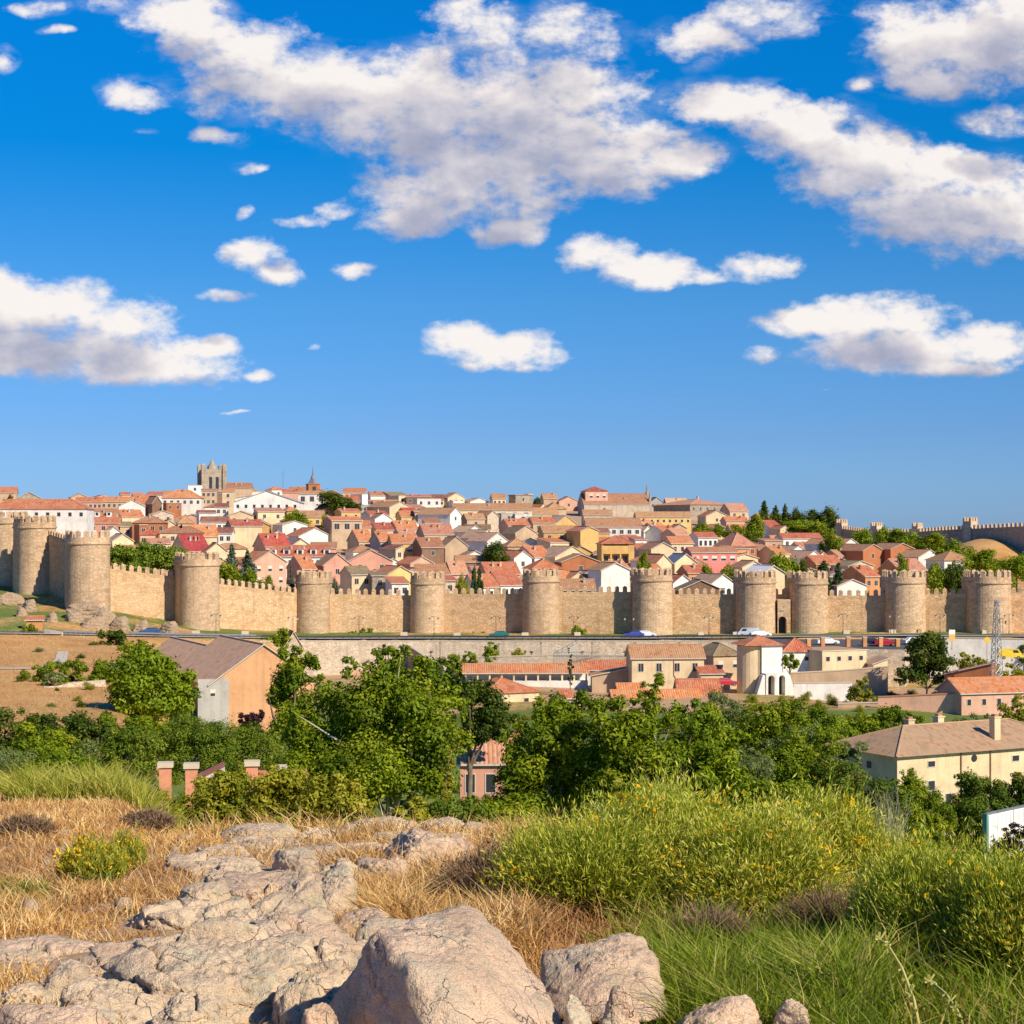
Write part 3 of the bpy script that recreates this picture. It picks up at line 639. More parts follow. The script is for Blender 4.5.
# ================================================================ houses
WIN = {}
def window_mesh(w, h, kind):
    k = (round(w, 2), round(h, 2), kind)
    if k not in WIN:
        b = MB(); f = .09
        b.box(-w / 2 - f, w / 2 + f, -.05, .02, -f, 0, 0); b.box(-w / 2 - f, w / 2 + f, -.05, .02, h, h + f, 0)
        b.box(-w / 2 - f, -w / 2, -.05, .02, 0, h, 0); b.box(w / 2, w / 2 + f, -.05, .02, 0, h, 0)
        b.quad([(-w / 2, -.012, 0), (w / 2, -.012, 0), (w / 2, -.012, h), (-w / 2, -.012, h)], 1)
        if kind == 'b': b.box(-w / 2, w / 2, -.035, -.014, h * .45, h, 2)
        if w > .9 and kind == 'd': b.box(-.03, .03, -.03, -.013, 0, h, 0)
        WIN[k] = b.mesh('window', [M['frame'], M['pane'], M['shutter']])
    return WIN[k]
def roof_quad(b, p, along, m=0):
    """sloping roof face with uv in metres: u along the eave, v up the slope"""
    o = Vector(p[0]); u = Vector(along).normalized(); n = (Vector(p[1]) - o).cross(Vector(p[-1]) - o).normalized(); v = n.cross(u)
    b.quad(p, m, [((Vector(q) - o).dot(u), (Vector(q) - o).dot(v)) for q in p])
def slab(b, p, along, th, m=0):
    """roof face p with thickness th hanging below"""
    roof_quad(b, p, along, m); q = [(x, y, z - th) for x, y, z in p]
    b.quad(q[::-1], 1)
    for k in range(len(p)):
        j = (k + 1) % len(p); b.quad([q[k], q[j], p[j], p[k]], 1)
def make_roof(parent, kind, Wd, D, Hh, rise, mat, ov=.35, edge='frame'):
    """footprint x in [-W/2, W/2], y in [0, D]; returns the roof object"""
    b = MB(); th = .16; x0, x1, y0, y1 = -Wd / 2, Wd / 2, 0, D; z = Hh
    if kind == 'x':
        k = rise / (D / 2); zl = z - ov * k + th; zr = z + rise + th
        slab(b, [(x0 - ov, y0 - ov, zl), (x1 + ov, y0 - ov, zl), (x1 + ov, D / 2, zr), (x0 - ov, D / 2, zr)], (1, 0, 0), th)
        slab(b, [(x1 + ov, y1 + ov, zl), (x0 - ov, y1 + ov, zl), (x0 - ov, D / 2, zr), (x1 + ov, D / 2, zr)], (-1, 0, 0), th)
        b.box(x0 - ov, x1 + ov, D / 2 - .14, D / 2 + .14, zr - .05, zr + .09, 0)
    elif kind == 'y':
        k = rise / (Wd / 2); zl = z - ov * k + th; zr = z + rise + th
        slab(b, [(x0 - ov, y1 + ov, zl), (x0 - ov, y0 - ov, zl), (0, y0 - ov, zr), (0, y1 + ov, zr)], (0, -1, 0), th)
        slab(b, [(x1 + ov, y0 - ov, zl), (x1 + ov, y1 + ov, zl), (0, y1 + ov, zr), (0, y0 - ov, zr)], (0, 1, 0), th)
        b.box(-.14, .14, y0 - ov, y1 + ov, zr - .05, zr + .09, 0)
    elif kind == 'h':
        s = min(Wd, D) / 2; a = ov; zr = z + rise + th; zl = z - ov * rise / s + th
        e = [(x0 - a, y0 - a, zl), (x1 + a, y0 - a, zl), (x1 + a, y1 + a, zl), (x0 - a, y1 + a, zl)]
        if Wd >= D: r0, r1 = (x0 + s, D / 2, zr), (x1 - s, D / 2, zr)
        else: r0, r1 = (0, y0 + s, zr), (0, y1 - s, zr)
        if abs(Wd - D) < .05: r1 = r0
        if Wd >= D:
            fs = [([e[0], e[1], r1, r0], (1, 0, 0)), ([e[1], e[2], r1], (0, 1, 0)), ([e[2], e[3], r0, r1], (-1, 0, 0)), ([e[3], e[0], r0], (0, -1, 0))]
        else:
            fs = [([e[0], e[1], r0], (1, 0, 0)), ([e[1], e[2], r1, r0], (0, 1, 0)), ([e[2], e[3], r1], (-1, 0, 0)), ([e[3], e[0], r0, r1], (0, -1, 0))]
        for f, al in fs:
            if r0 == r1: f = f[:2] + [r0]
            roof_quad(b, f, al)
        b.quad([(x, y, zz - .01) for x, y, zz in e[::-1]], 1)
        for p, q in ((e[0], r0), (e[1], r1 if Wd >= D else r0), (e[2], r1), (e[3], r0 if Wd >= D else r1), (r0, r1)):
            if Vector(p) != Vector(q): b.tube([Vector(p) + Vector((0, 0, .02)), Vector(q) + Vector((0, 0, .02))], [.13, .13], 5, 0)
    elif kind == 's':      # lean-to, high at the back
        k = rise / D; slab(b, [(x0 - ov, y0 - ov, z - ov * k + th), (x1 + ov, y0 - ov, z - ov * k + th), (x1 + ov, y1 + ov, z + rise + ov * k + th), (x0 - ov, y1 + ov, z + rise + ov * k + th)], (1, 0, 0), th)
    elif kind == 'l':      # lean-to, falling to the left
        k = rise / Wd; slab(b, [(x0 - ov, y1 + ov, z - ov * k + th), (x0 - ov, y0 - ov, z - ov * k + th), (x1 + ov, y0 - ov, z + rise + ov * k + th), (x1 + ov, y1 + ov, z + rise + ov * k + th)], (0, -1, 0), th)
    else:                  # flat, behind a parapet
        b.box(x0 - .12, x1 + .12, y0 - .12, y1 + .12, z + .0, z + .18, 1); b.box(x0 + .2, x1 - .2, y0 + .2, y1 - .2, z + .18, z + .2, 0)
    return b.build('roof', [M[mat], M[edge]], parent)
def make_walls(parent, kind, Wd, D, Hh, rise, mat, sink=3, gable_mat=None):
    b = MB(); x0, x1 = -Wd / 2, Wd / 2
    b.quad([(x0, 0, -sink), (x1, 0, -sink), (x1, 0, Hh), (x0, 0, Hh)]); b.quad([(x1, D, -sink), (x0, D, -sink), (x0, D, Hh), (x1, D, Hh)])
    b.quad([(x1, 0, -sink), (x1, D, -sink), (x1, D, Hh), (x1, 0, Hh)]); b.quad([(x0, D, -sink), (x0, 0, -sink), (x0, 0, Hh), (x0, D, Hh)])
    if kind == 'x':
        b.quad([(x1, 0, Hh), (x1, D, Hh), (x1, D / 2, Hh + rise)]); b.quad([(x0, D, Hh), (x0, 0, Hh), (x0, D / 2, Hh + rise)])
    if kind == 'y':
        b.quad([(x0, 0, Hh), (x1, 0, Hh), (0, 0, Hh + rise)]); b.quad([(x1, D, Hh), (x0, D, Hh), (0, D, Hh + rise)])
    if kind == 's':
        b.quad([(x1, 0, Hh), (x1, D, Hh), (x1, D, Hh + rise)]); b.quad([(x0, D, Hh), (x0, 0, Hh), (x0, D, Hh + rise)]); b.quad([(x1, D, Hh), (x0, D, Hh), (x0, D, Hh + rise), (x1, D, Hh + rise)])
    if kind == 'l':
        b.quad([(x0, 0, Hh), (x1, 0, Hh), (x1, 0, Hh + rise)]); b.quad([(x1, D, Hh), (x0, D, Hh), (x1, D, Hh + rise)]); b.quad([(x1, 0, Hh), (x1, D, Hh), (x1, D, Hh + rise), (x1, 0, Hh + rise)])
    if kind == 'f': b.quad([(x0, 0, Hh), (x1, 0, Hh), (x1, D, Hh), (x0, D, Hh)])
    return b.build('wall', M[mat], parent)
CHIM = {}
def chimney(parent, x, y, z, h=1.5, w=.75, mat=None):
    if mat is None: mat = ('w_beige', 'w_salmon', 'w_grey', 'w_brick')[int(abs(x * 37 + z * 53)) % 4]
    k = (h, w, mat)
    if k not in CHIM:
        b = MB(); b.box(-w / 2, w / 2, -w / 2, w / 2, -1.2, h); b.box(-w / 2 - .1, w / 2 + .1, -w / 2 - .1, w / 2 + .1, h + .002, h + .14); b.box(-w / 3, w / 3, -w / 3, w / 3, h + .14, h + .4, 1)
        CHIM[k] = b.mesh('chimney', [M[mat], M['r_brown']])
    return part('chimney', CHIM[k], parent, (x, y, z))
def windows(parent, Wd, Hh, n, rows, side='front', D=0, ww=1.0, wh=1.3, kind='d', z0=1.0, step=2.9, skip=()):
    for r in range(rows):
        zz = Hh - 1.0 - wh - (rows - 1 - r) * step
        for c in range(n):
            if (c, r) in skip: continue
            f = (c + .5) / n
            if side == 'front': part('window', window_mesh(ww, wh, kind), parent, (-Wd / 2 + Wd * f, 0, zz))
            elif side == 'right': part('window', window_mesh(ww, wh, kind), parent, (Wd / 2, D * f, zz), R(90))
            else: part('window', window_mesh(ww, wh, kind), parent, (-Wd / 2, D * f, zz), R(-90))
PLACED = []; AUTO = []
def solve_d(px, ye, Hh):
    d = np.linspace(float(wall_d(px)) + 8, 1040, 900)
    x = (px - 512) / FP * d
    g = H0(x, d) + Hh - (CZ + (HZ - ye) / FP * d)
    s = np.where(g[:-1] * g[1:] <= 0)[0]
    return float(d[s[0]]) if len(s) else (900.0 if ye < 520 else 600.0)
def house(x0, x1, yr, ye, kind, rz, wall, roof, Hh=5.5, n=0, rows=1, label=None, cat='house', group='houses of the walled town', D=None, d=None, chim=0, kindw='d', edge='frame', side=None, name='house', ww=1.0, wh=1.3, base=None):
    if group == 'houses of the walled town' and rz > 5: rz = rz * 1.25 + 4
    px = (x0 + x1) / 2
    if d is None: d = solve_d(px, ye, Hh)
    wpx = x1 - x0; tot = wpx / FP * d; a = R(abs(rz)); rise = max(.25, (ye - yr) / FP * d)
    if kind in ('f',): rise = .2
    if kind == 'x' or kind == 'h':
        if D is None: D = min(11, max(5.5, 2 * rise / math.tan(R(25))))
        if kind == 'h' and D > tot: D = tot
        Wd = (tot - D * math.sin(a)) / math.cos(a) if tot > D * math.sin(a) + min(3, tot * .5) else tot * .8
    else:
        if D is None: D = 9 if kind != 's' else 7
        Wd = max(min(2.5, tot), (tot - D * .5 * math.sin(a)) / math.cos(a))
    x = (px - 512) / FP * d; zz = CZ + (HZ - ye) / FP * d - Hh
    # turn about the middle of the front
    o = thing(name, label or '', cat, (x, d, zz), R(rz), group)
    if label is None: AUTO.append((o, wall, roof, kind, n * rows, chim, tot, px, ye))
    make_walls(o, kind, Wd, D, Hh, rise, 'w_' + wall if 'w_' + wall in M else wall, sink=base or 4)
    make_roof(o, kind, Wd, D, Hh, rise, 'r_' + roof if 'r_' + roof in M else roof, edge=edge)
    if n: windows(o, Wd, Hh, n, rows, kind=kindw, ww=min(ww, Wd / n * .6), wh=wh)
    if side: windows(o, Wd, Hh, side[1], side[2], side[0], D, kind=kindw)
    for c in range(chim):
        cx = Wd * (-.3 + .6 * ((c * .618 + .21 + px * .37) % 1)); 
        if kind == 'x': chimney(o, cx, D * .32, Hh + rise * .64 + .16, .8, .55)
        elif kind == 'y': chimney(o, Wd * .2, D * .35, Hh + rise * .6 + .16, .8, .55)
        elif kind == 'h': chimney(o, 0, D * .4, Hh + rise * .78, .8, .55)
    PLACED.append((x0, x1, min(yr, ye), ye, d, x, Wd, D, R(rz)))
    return o, Wd, D, rise
# ================================================================ the walled town, house by house
HL = [
 # left end, behind the tall towers
 (-14, 87, 499.5, 509, 'h', 2, 'white', 'red', 9, 9, 1, 0, 'long white building with bright red roof and small windows behind the leftmost towers', dict(d=520, ww=.9, wh=1.1)),
 (-10, 18, 487, 493, 'x', 6, 'beige', 'orange', 7, 2, 1, 0, 'beige block with orange roof at the upper left skyline behind the long red roof'),
 (17, 41, 492, 498, 'y', 10, 'stone_grey', 'brown', 6, 0, 1, 0, 'grey stone gable on the skyline behind the long red roof'),
 (58, 76, 497.5, 500, 'f', 0, 'beige', 'brown', 6, 3, 1, 0, 'low flat beige block on the skyline left of the terraced row'),
 (75, 102, 497.5, 502, 'x', 3, 'salmon', 'red', 6, 6, 1, 1, 'terraced row with reddish roofs on the skyline, its nearer left half'),
 (101, 133, 497, 501.5, 'x', 3, 'beige', 'orange', 6, 6, 1, 1, 'terraced row with orange roofs on the skyline, its right half'),
 (86, 116, 509, 519, 'x', 5, 'salmon', 'brown', 4.5, 2, 1, 1, 'brown-roofed house with white dormers behind the corner tower'),
 (88, 119, 518, 523, 'x', 4, 'pink', 'red', 5.5, 3, 1, 0, 'pinkish house with red roof just above the corner tower'),
 (61, 85, 521, 525.5, 'y', 6, 'cream', 'pale', 5, 0, 1, 0, 'cream gabled house peeping over the shaded wall beside the corner tower'),
 (104, 124, 527, 533, 'y', 14, 'white', 'pale', 5, 0, 1, 0, 'white gable wall right of the corner tower top, the upper of two'),
 (110, 136, 534, 541, 'y', 16, 'cream', 'pale', 5, 0, 1, 0, 'cream gable wall above the umbrella pines beside the corner tower, the lower of two'),
 (118, 146, 500, 506.5, 'y', 8, 'white', 'orange', 5, 1, 1, 0, 'white gabled house with one dark window near the left skyline'),
 (116, 150, 510, 517, 'x', 20, 'cream', 'orange', 4, 0, 1, 2, 'long orange roof with white verge below the white one-window gable'),
 (133, 153, 495, 503, 'x', 10, 'salmon', 'orange', 5, 0, 1, 1),
 (150, 164, 496, 503, 'y', 20, 'brown', 'brown', 6, 0, 1, 0, 'dark brown gabled house below the left skyline'),
 (161, 202, 490, 498, 'h', 4, 'white', 'orange', 7, 6, 1, 1, 'long white building with orange hip roof left of the cathedral tower'),
 (165, 183, 500, 503, 'f', 12, 'brick', 'brown', 6, 2, 1, 0, 'flat-topped brick block below the long white hip-roofed building'),
 (187, 203, 484, 485.5, 'f', 6, 'white', 'pale', 8, 1, 1, 0, 'tall flat white block touching the cathedral tower on its left'),
 (201, 216, 489, 490.5, 'x', 3, 'beige', 'brown', 8.5, 3, 2, 0, 'beige apartment house with six windows below the cathedral tower', dict(cat='apartment house')),
 (213, 224, 492, 494, 's', 12, 'brown', 'maroon', 6, 0, 1, 0, 'dark brown house in the shade right of the six-window apartment house'),
 (222, 234, 488, 491.5, 's', 4, 'cream', 'orange', 9, 1, 2, 0, 'cream tall house right below the cathedral, beside the dark brown one'),
 (226, 252, 483, 488, 'x', 5, 'beige', 'brown', 6, 0, 1, 2, 'brown-roofed houses right of the cathedral on the skyline'),
 (244, 262, 490, 492, 'f', 0, 'white', 'orange', 4, 0, 1, 0),
 (215, 228, 503.5, 507, 'x', 5, 'white', 'maroon', 5, 2, 1, 0),
 (197, 218, 510.5, 513, 'x', 12, 'white', 'maroon', 6, 0, 1, 0, 'blank white wall house with thin maroon roof below the cathedral'),
 (131, 166, 516, 523, 'h', 5, 'brick', 'brown', 6.5, 4, 1, 1, 'brick house with brown hip roof above the umbrella pines', dict(base=6)),
 (137, 150, 523, 525, 'f', 14, 'brick', 'brown', 7, 1, 1, 0, 'narrow brick house right above the umbrella pines'),
 (176, 196, 516, 523, 'h', 8, 'beige', 'brown', 5, 2, 1, 1),
 (200, 228, 517, 522, 'x', 3, 'white', 'maroon', 5, 5, 1, 0, 'white row house with maroon roof in the middle slope below the cathedral'),
 (158, 205, 527, 533, 'h', 6, 'cream', 'brown', 6, 5, 1, 2, 'wide cream house with brown hip roof above the umbrella pines'),
 (187, 222, 525, 536.5, 'x', 10, 'cream', 'orange', 5, 1, 1, 1, 'broad bright orange roof left of the white half-gable'),
 (218, 232, 528, 533, 'x', 2, 'white', 'maroon', 6, 2, 1, 0),
 (183, 214, 535, 551, 'x', 24, 'cream', 'crimson', 4, 0, 1, 3, 'crimson ribbed roof with a row of vents behind the third tower', dict(D=11)),
 (205, 229, 543, 551, 'y', 10, 'cream', 'orange', 5, 1, 1, 0, 'cream gable beside the crimson ribbed roof'),
 (228, 266, 520, 526, 'x', 14, 'cream', 'red', 8, 0, 1, 1, 'tall cream house with white upper wall and red roof on the left slope'),
 (233, 300, 491, 502, 'y', 3, 'white', 'r_slate', 8, 8, 2, 0, 'big white factory-like gabled building with two rows of windows near the skyline', dict(cat='building', D=30, ww=.9, wh=1.2)),
 (229, 266, 493, 499, 'l', 3, 'white', 'r_slate', 5, 4, 1, 0, 'low white wing with grey sheet roof left of the big white gabled building', dict(cat='building')),
 (298, 326, 491, 494, 'x', 3, 'white', 'brown', 9, 3, 1, 0, 'white wing with three dark windows below the brick church tower', dict(cat='building', ww=1.6, wh=2)),
 (282, 305, 489.5, 492.5, 'x', 3, 'salmon', 'red', 5, 0, 1, 1),
 (300, 324, 511, 517, 'x', 4, 'yellow', 'brown', 7, 2, 1, 0, 'yellow house with brown roof right of the round tree on the slope'),
 (338, 364, 509, 512, 'x', 22, 'ochre', 'orange', 6, 2, 1, 1, 'ochre house with orange roof right of the yellow house near the dark evergreen'),
 (328, 366, 517, 520.5, 'x', 24, 'beige', 'orange', 9, 3, 1, 0, 'beige apartment house with three windows and a dark side wall', dict(cat='apartment house', ww=1.8, wh=1.8)),
 (344, 356, 532, 533, 'f', 8, 'white', 'pale', 5, 0, 1, 0),
 (280, 310, 521, 525, 'y', 20, 'white', 'pale', 4.5, 1, 1, 0, 'long white gable with pink window below the round tree on the slope'),
 (296, 334, 528, 536, 'y', 24, 'white', 'red', 4, 0, 1, 0, 'wide white shed gable above the dormer row'),
 (258, 298, 534, 546.5, 'x', 18, 'salmon', 'crimson', 4.5, 3, 1, 2, 'large crimson-red roof with skylights on the left slope'),
 (290, 313, 539, 546, 'y', 6, 'cream', 'orange', 5, 0, 1, 0, 'plain cream gable above the dormer row'),
 (272, 330, 546, 556.5, 'x', 4, 'white', 'red', 6, 8, 1, 2, 'long red-roofed row with white dormers on the left slope'),
 (250, 290, 551, 562, 'y', 24, 'salmon', 'orange', 7.5, 3, 2, 0, 'tall salmon stone house with white-blinded windows behind the grey conifers', dict(kindw='b', d=455)),
 (293, 326, 556, 569, 'x', 20, 'salmon', 'orange', 5, 3, 1, 1, 'orange roofed house directly behind the slender tower by the ruin'),
 (321, 354, 554, 565, 'y', 14, 'pink', 'brown', 6, 1, 1, 1, 'pink gabled house behind the slender tower, nearer of two pink gables'),
 (348, 394, 550, 561, 'y', 6, 'pink', 'pinkish', 5, 2, 1, 0, 'wide pink gabled house with a string course, farther of two pink gables'),
 # centre left, skyline and slope
 (345, 362, 496, 501, 'x', 8, 'salmon', 'orange', 5, 0, 1, 1),
 (359, 371, 493.5, 494.5, 'f', 30, 'white', 'pale', 6, 0, 1, 1, 'small white cubic penthouse on the skyline right of the dark evergreen'),
 (372, 402, 500, 506, 'x', 8, 'beige', 'brown', 6, 2, 1, 1, 'long brown roof on the skyline right of the small white penthouse'),
 (360, 378, 503, 505, 'f', 6, 'grey', 'pale', 6, 2, 1, 0, 'pale grey flat house right of the dark evergreen'),
 (384, 416, 502, 507, 'y', 32, 'cream', 'brown', 6.5, 0, 1, 0, 'cream gabled house with long dark side wall near the skyline', dict(D=14)),
 (396, 409, 495, 496, 'f', 24, 'cream', 'brown', 7, 1, 1, 0),
 (406, 431, 495, 497, 'x', 4, 'brown', 'red', 7, 3, 1, 1, 'brownish top-storey house with red roof on the skyline beside the white block'),
 (416, 442, 497, 499, 'f', 8, 'white', 'pale', 8, 3, 1, 0, 'white block with dark opening on the skyline left of the long brown roof'),
 (404, 421, 508, 514, 'x', 18, 'ochre', 'crimson', 5, 0, 1, 0, 'small vivid crimson roof near the skyline'),
 (373, 394, 513.5, 519, 'y', 14, 'white', 'brown', 5, 1, 1, 0, 'bright white gable with one dark window in the upper middle slope'),
 (398, 420, 511, 517, 'x', 10, 'yellow', 'orange', 5, 2, 1, 0),
 (414, 428, 510, 512, 's', 6, 'beige', 'brown', 7, 1, 1, 0),
 (426, 446, 509, 511, 's', 26, 'stone_grey', 'brown', 7, 1, 1, 0, 'grey stone house with dark side wall near the skyline'),
 (442, 469, 508, 514, 'y', 40, 'white', 'brown', 7, 1, 1, 0, 'white-fronted house with very long dark side wall near the skyline', dict(D=15)),
 (352, 374, 521, 527, 'x', 8, 'beige', 'orange', 5, 2, 1, 1), (372, 398, 523, 530, 'x', 12, 'beige', 'red', 4, 1, 1, 1),
 (392, 424, 521, 529, 'x', 14, 'salmon', 'orange', 4, 0, 1, 2, 'upper orange roof of the big cluster in the middle of the slope'),
 (420, 458, 524, 534, 'x', 10, 'beige', 'pinkish', 4, 2, 1, 2, 'wide pinkish roof of the big cluster in the middle of the slope'),
 (352, 380, 530, 541, 'x', 16, 'beige', 'orange', 5, 3, 1, 1), (374, 398, 532, 541.5, 'x', 14, 'grey', 'orange', 6, 2, 1, 1),
 (396, 422, 529, 537, 'x', 12, 'grey', 'pinkish', 4, 0, 1, 1), (355, 372, 536, 541, 'y', 14, 'beige', 'red', 4, 1, 1, 0),
 (389, 419, 534.5, 543, 'x', 6, 'ochre', 'orange', 6.5, 2, 1, 1, 'ochre house with orange eaves and two round white blinds in mid slope', dict(kindw='b', ww=1.6, wh=1.6)),
 (392, 407, 546, 549, 'l', 24, 'cream', 'maroon', 6.5, 1, 1, 0, 'narrow tall cream house with lean-to roof and dark side in mid slope'),
 (416, 450, 538, 547.5, 'x', 12, 'brown', 'brown', 6, 1, 1, 1, 'brown-roofed house with dark wall in mid slope right of the ochre house'),
 (443, 470, 537, 546, 'y', 12, 'beige', 'brown', 5, 0, 1, 1, 'stone-beige gable right of the dark-walled brown house'),
 (345, 378, 567, 574.5, 'x', 18, 'cream', 'olive', 8, 2, 1, 0, 'beige house with olive roof standing against the curtain wall', dict(d=435)),
 (371, 389, 573, 576, 's', 6, 'stone_grey', 'olive', 6, 1, 1, 0, 'small stone house with dark window beside the beige olive-roofed house', dict(d=432)),
 (384, 417, 566.5, 574, 'y', 18, 'yellow', 'orange', 6, 1, 1, 0, 'yellow gabled house left of the pale slender tower', dict(d=436)),
 (390, 411, 578, 583.5, 's', 10, 'white', 'orange', 3.2, 2, 1, 0, 'small orange porch roof over a white terrace left of the pale slender tower', dict(d=424)),
 (414, 452, 565, 574.5, 'x', 4, 'beige', 'brown', 5, 2, 1, 0, 'brown-maroon roof right behind the pale slender tower'),
 (447, 473, 562, 574, 'x', 8, 'salmon', 'pinkish', 5, 1, 1, 1, 'pink-brown roof between the pale slender tower and the cypresses'),
 (441, 459, 577, 581, 's', 8, 'stone_pale', 'orange', 5, 1, 1, 0, 'little orange-roofed hut right of the pale slender tower', dict(d=428)),
 # centre
 (452, 533, 503.5, 510, 'x', 4, 'cream', 'brown', 6.5, 7, 1, 1, 'very long brown roof over a cream wall on the middle skyline', dict(ww=1.6, wh=1.6)),
 (452, 464, 498.5, 501, 'f', 10, 'white', 'orange', 4, 0, 1, 0),
 (544, 570, 503, 509, 'h', 10, 'beige', 'brown', 5, 0, 1, 1, 'brown hip-roofed house on the skyline left of the church'),
 (524, 562, 508, 514, 'x', 8, 'beige', 'brown', 4.5, 3, 1, 0),
 (484, 502, 511, 516, 'y', 24, 'stone_pale', 'brown', 6, 0, 1, 0, 'pale gable with a dark side wall below the long brown skyline roof'),
 (500, 518, 512, 513.5, 'f', 8, 'grey', 'pale', 6, 1, 1, 0), (514, 533, 512, 514, 'f', 6, 'white', 'pale', 6, 1, 1, 0, 'pale flat-roofed house beside the teal awning near the skyline'),
 (464, 488, 514, 519, 'x', 10, 'beige', 'brown', 5, 1, 1, 1),
 (504, 535, 519, 526, 'x', 12, 'salmon', 'orange', 4.5, 0, 1, 2), (530, 558, 517, 523, 'x', 8, 'beige', 'orange', 5, 2, 1, 1),
 (552, 580, 516, 524, 'y', 22, 'ochre', 'pale', 4, 0, 1, 0, 'pale ochre gable above the ochre house with red balcony'),
 (462, 488, 526, 532, 'y', 28, 'white', 'pale', 4, 0, 1, 0, 'white pitched shed in mid slope, topmost of three'), (474, 501, 530, 538, 'y', 30, 'cream', 'pale', 4, 0, 1, 0, 'cream pitched shed in mid slope between two white ones'),
 (482, 513, 533, 541, 'y', 34, 'white', 'pale', 4.5, 0, 1, 0, 'wide white pitched shed above the dark tree in mid slope'),
 (512, 540, 526, 533, 'y', 20, 'beige', 'olive', 5, 0, 1, 0),
 (541, 582, 526, 532, 'x', 6, 'ochre', 'brown', 8, 3, 1, 0, 'large ochre house with brown roof and red balcony', dict(ww=1.0)),
 (577, 602, 527, 531, 'y', 18, 'ochre', 'orange', 9, 0, 1, 0, 'stepped ochre house with a shaded side beside the balcony apartment block'),
 (504, 534, 539, 546.5, 'h', 8, 'beige', 'brown', 5, 2, 1, 1, 'brown hip-roofed house right of the dark tree in mid slope'),
 (461, 490, 551, 557, 'y', 8, 'white', 'brown', 4.5, 0, 1, 0, 'white curved gable above the brown roof left of centre slope'), (455, 490, 556, 562, 'x', 5, 'brown', 'brown', 4, 0, 1, 0),
 (510, 536, 551, 558, 'y', 22, 'white', 'red', 4.5, 1, 1, 0, 'white pointed gable below the brown hip-roofed house'),
 (530, 557, 546.5, 557, 'x', 24, 'white', 'orange', 4.5, 0, 1, 1, 'orange roof with white verge left of the long white gable'),
 (550, 594, 546.5, 557, 'y', 26, 'cream', 'pale', 4.5, 1, 1, 0, 'long cream-white gable above the brown brick gable'),
 (560, 602, 554.5, 562, 'y', 6, 'brick', 'brown', 6, 1, 1, 0, 'brown brick gabled house behind the seventh tower'),
 (482, 525, 563, 574, 'x', 8, 'salmon', 'orange', 5, 2, 1, 2, 'wide orange roof left of the seventh tower, upper of two'),
 (528, 567, 560, 569, 'h', 8, 'cream', 'orange', 5, 1, 1, 1, 'orange hip roof right behind the seventh tower'),
 (468, 506, 575, 587, 'x', 12, 'white', 'orange', 4, 5, 1, 1, 'front orange roof with five windows under the eaves, beside the cypress pair', dict(d=430)),
 (497, 526, 572, 585, 'x', 16, 'white', 'orange', 4, 2, 1, 0, 'front orange roof with white verge against the seventh tower', dict(d=433)),
 (567, 592, 572, 579, 'y', 12, 'cream', 'orange', 4.5, 0, 1, 0, 'small cream gable right of the seventh tower'),
 (556, 575, 572, 578, 'x', 6, 'salmon', 'orange', 4.5, 0, 1, 0), (559, 596, 580, 590, 'x', 3, 'beige', 'brown', 3.5, 0, 1, 1, 'brown roof showing just above the merlons right of the seventh tower', dict(d=420)),
 (583, 614, 575, 582, 'x', 14, 'cream', 'orange', 4, 0, 1, 1),
 # right of centre
 (583, 613, 510, 515, 'x', 4, 'stone_pale', 'brown', 5, 4, 1, 0, 'low stone annex with brown roof under the church nave'),
 (636, 692, 512, 517, 'x', 4, 'yellow', 'brown', 6, 9, 1, 0, 'long pale yellow house with a row of small windows below the church', dict(ww=.8, wh=1)),
 (586, 642, 518.5, 527, 'x', 3, 'white', 'brown', 6, 7, 1, 0, 'long white house with grey-brown roof above the balcony apartment block', dict(ww=1.2)),
 (590, 612, 529, 533, 'x', 8, 'ochre', 'maroon', 6, 0, 1, 0),
 (612, 620, 529, 529.5, 'f', 4, 'rose', 'red', 4, 0, 1, 0, 'small crimson cubic roof house behind the balcony apartment block'),
 (640, 658, 520, 525, 'x', 22, 'salmon', 'pinkish', 5, 1, 1, 1), (652, 672, 523, 529, 'x', 24, 'cream', 'orange', 4.5, 0, 1, 1), (660, 684, 526, 533, 'x', 26, 'white', 'orange', 4.5, 1, 1, 1), (672, 694, 529, 535, 'x', 22, 'salmon', 'pinkish', 4.5, 1, 1, 0),
 (640, 656, 526, 531, 'y', 24, 'white', 'pale', 4, 0, 1, 0),
 (634, 648, 537, 540, 's', 8, 'white', 'red', 6, 1, 1, 0, 'white narrow house right of the balcony apartment block'),
 (634, 652, 544, 549, 'x', 10, 'salmon', 'orange', 5, 1, 1, 0),
 (648, 678, 542.5, 549, 'y', 14, 'cream', 'brown', 6, 0, 1, 0, 'plain cream gable left of the cream house with blue-dark windows'),
 (668, 697, 537, 543.5, 'x', 8, 'cream', 'orange', 6.5, 3, 2, 0, 'cream house with orange roof and dark windows left of the pink house', dict(ww=.9)),
 (694, 722, 532.5, 537.5, 'x', 14, 'white', 'red', 6, 4, 1, 0, 'white house with red roof directly behind the pink house', dict(ww=.9, wh=1.6)),
 (688, 741, 547.5, 552.5, 'x', 10, 'rose', 'brown', 6.5, 5, 1, 0, 'pink house with brown roof and pale shutters on the right slope', dict(kindw='b', ww=1.5)),
 (598, 633, 563, 570, 'y', 12, 'white', 'brown', 5, 0, 1, 0, 'white blank gable left of the broad tower', dict(d=440)),
 (579, 600, 571, 576, 'y', 8, 'yellow', 'pale', 4, 0, 1, 0),
 (652, 676, 555, 563, 'y', 20, 'cream', 'orange', 5.5, 0, 1, 0, 'cream gable with orange roof just above the broad tower'),
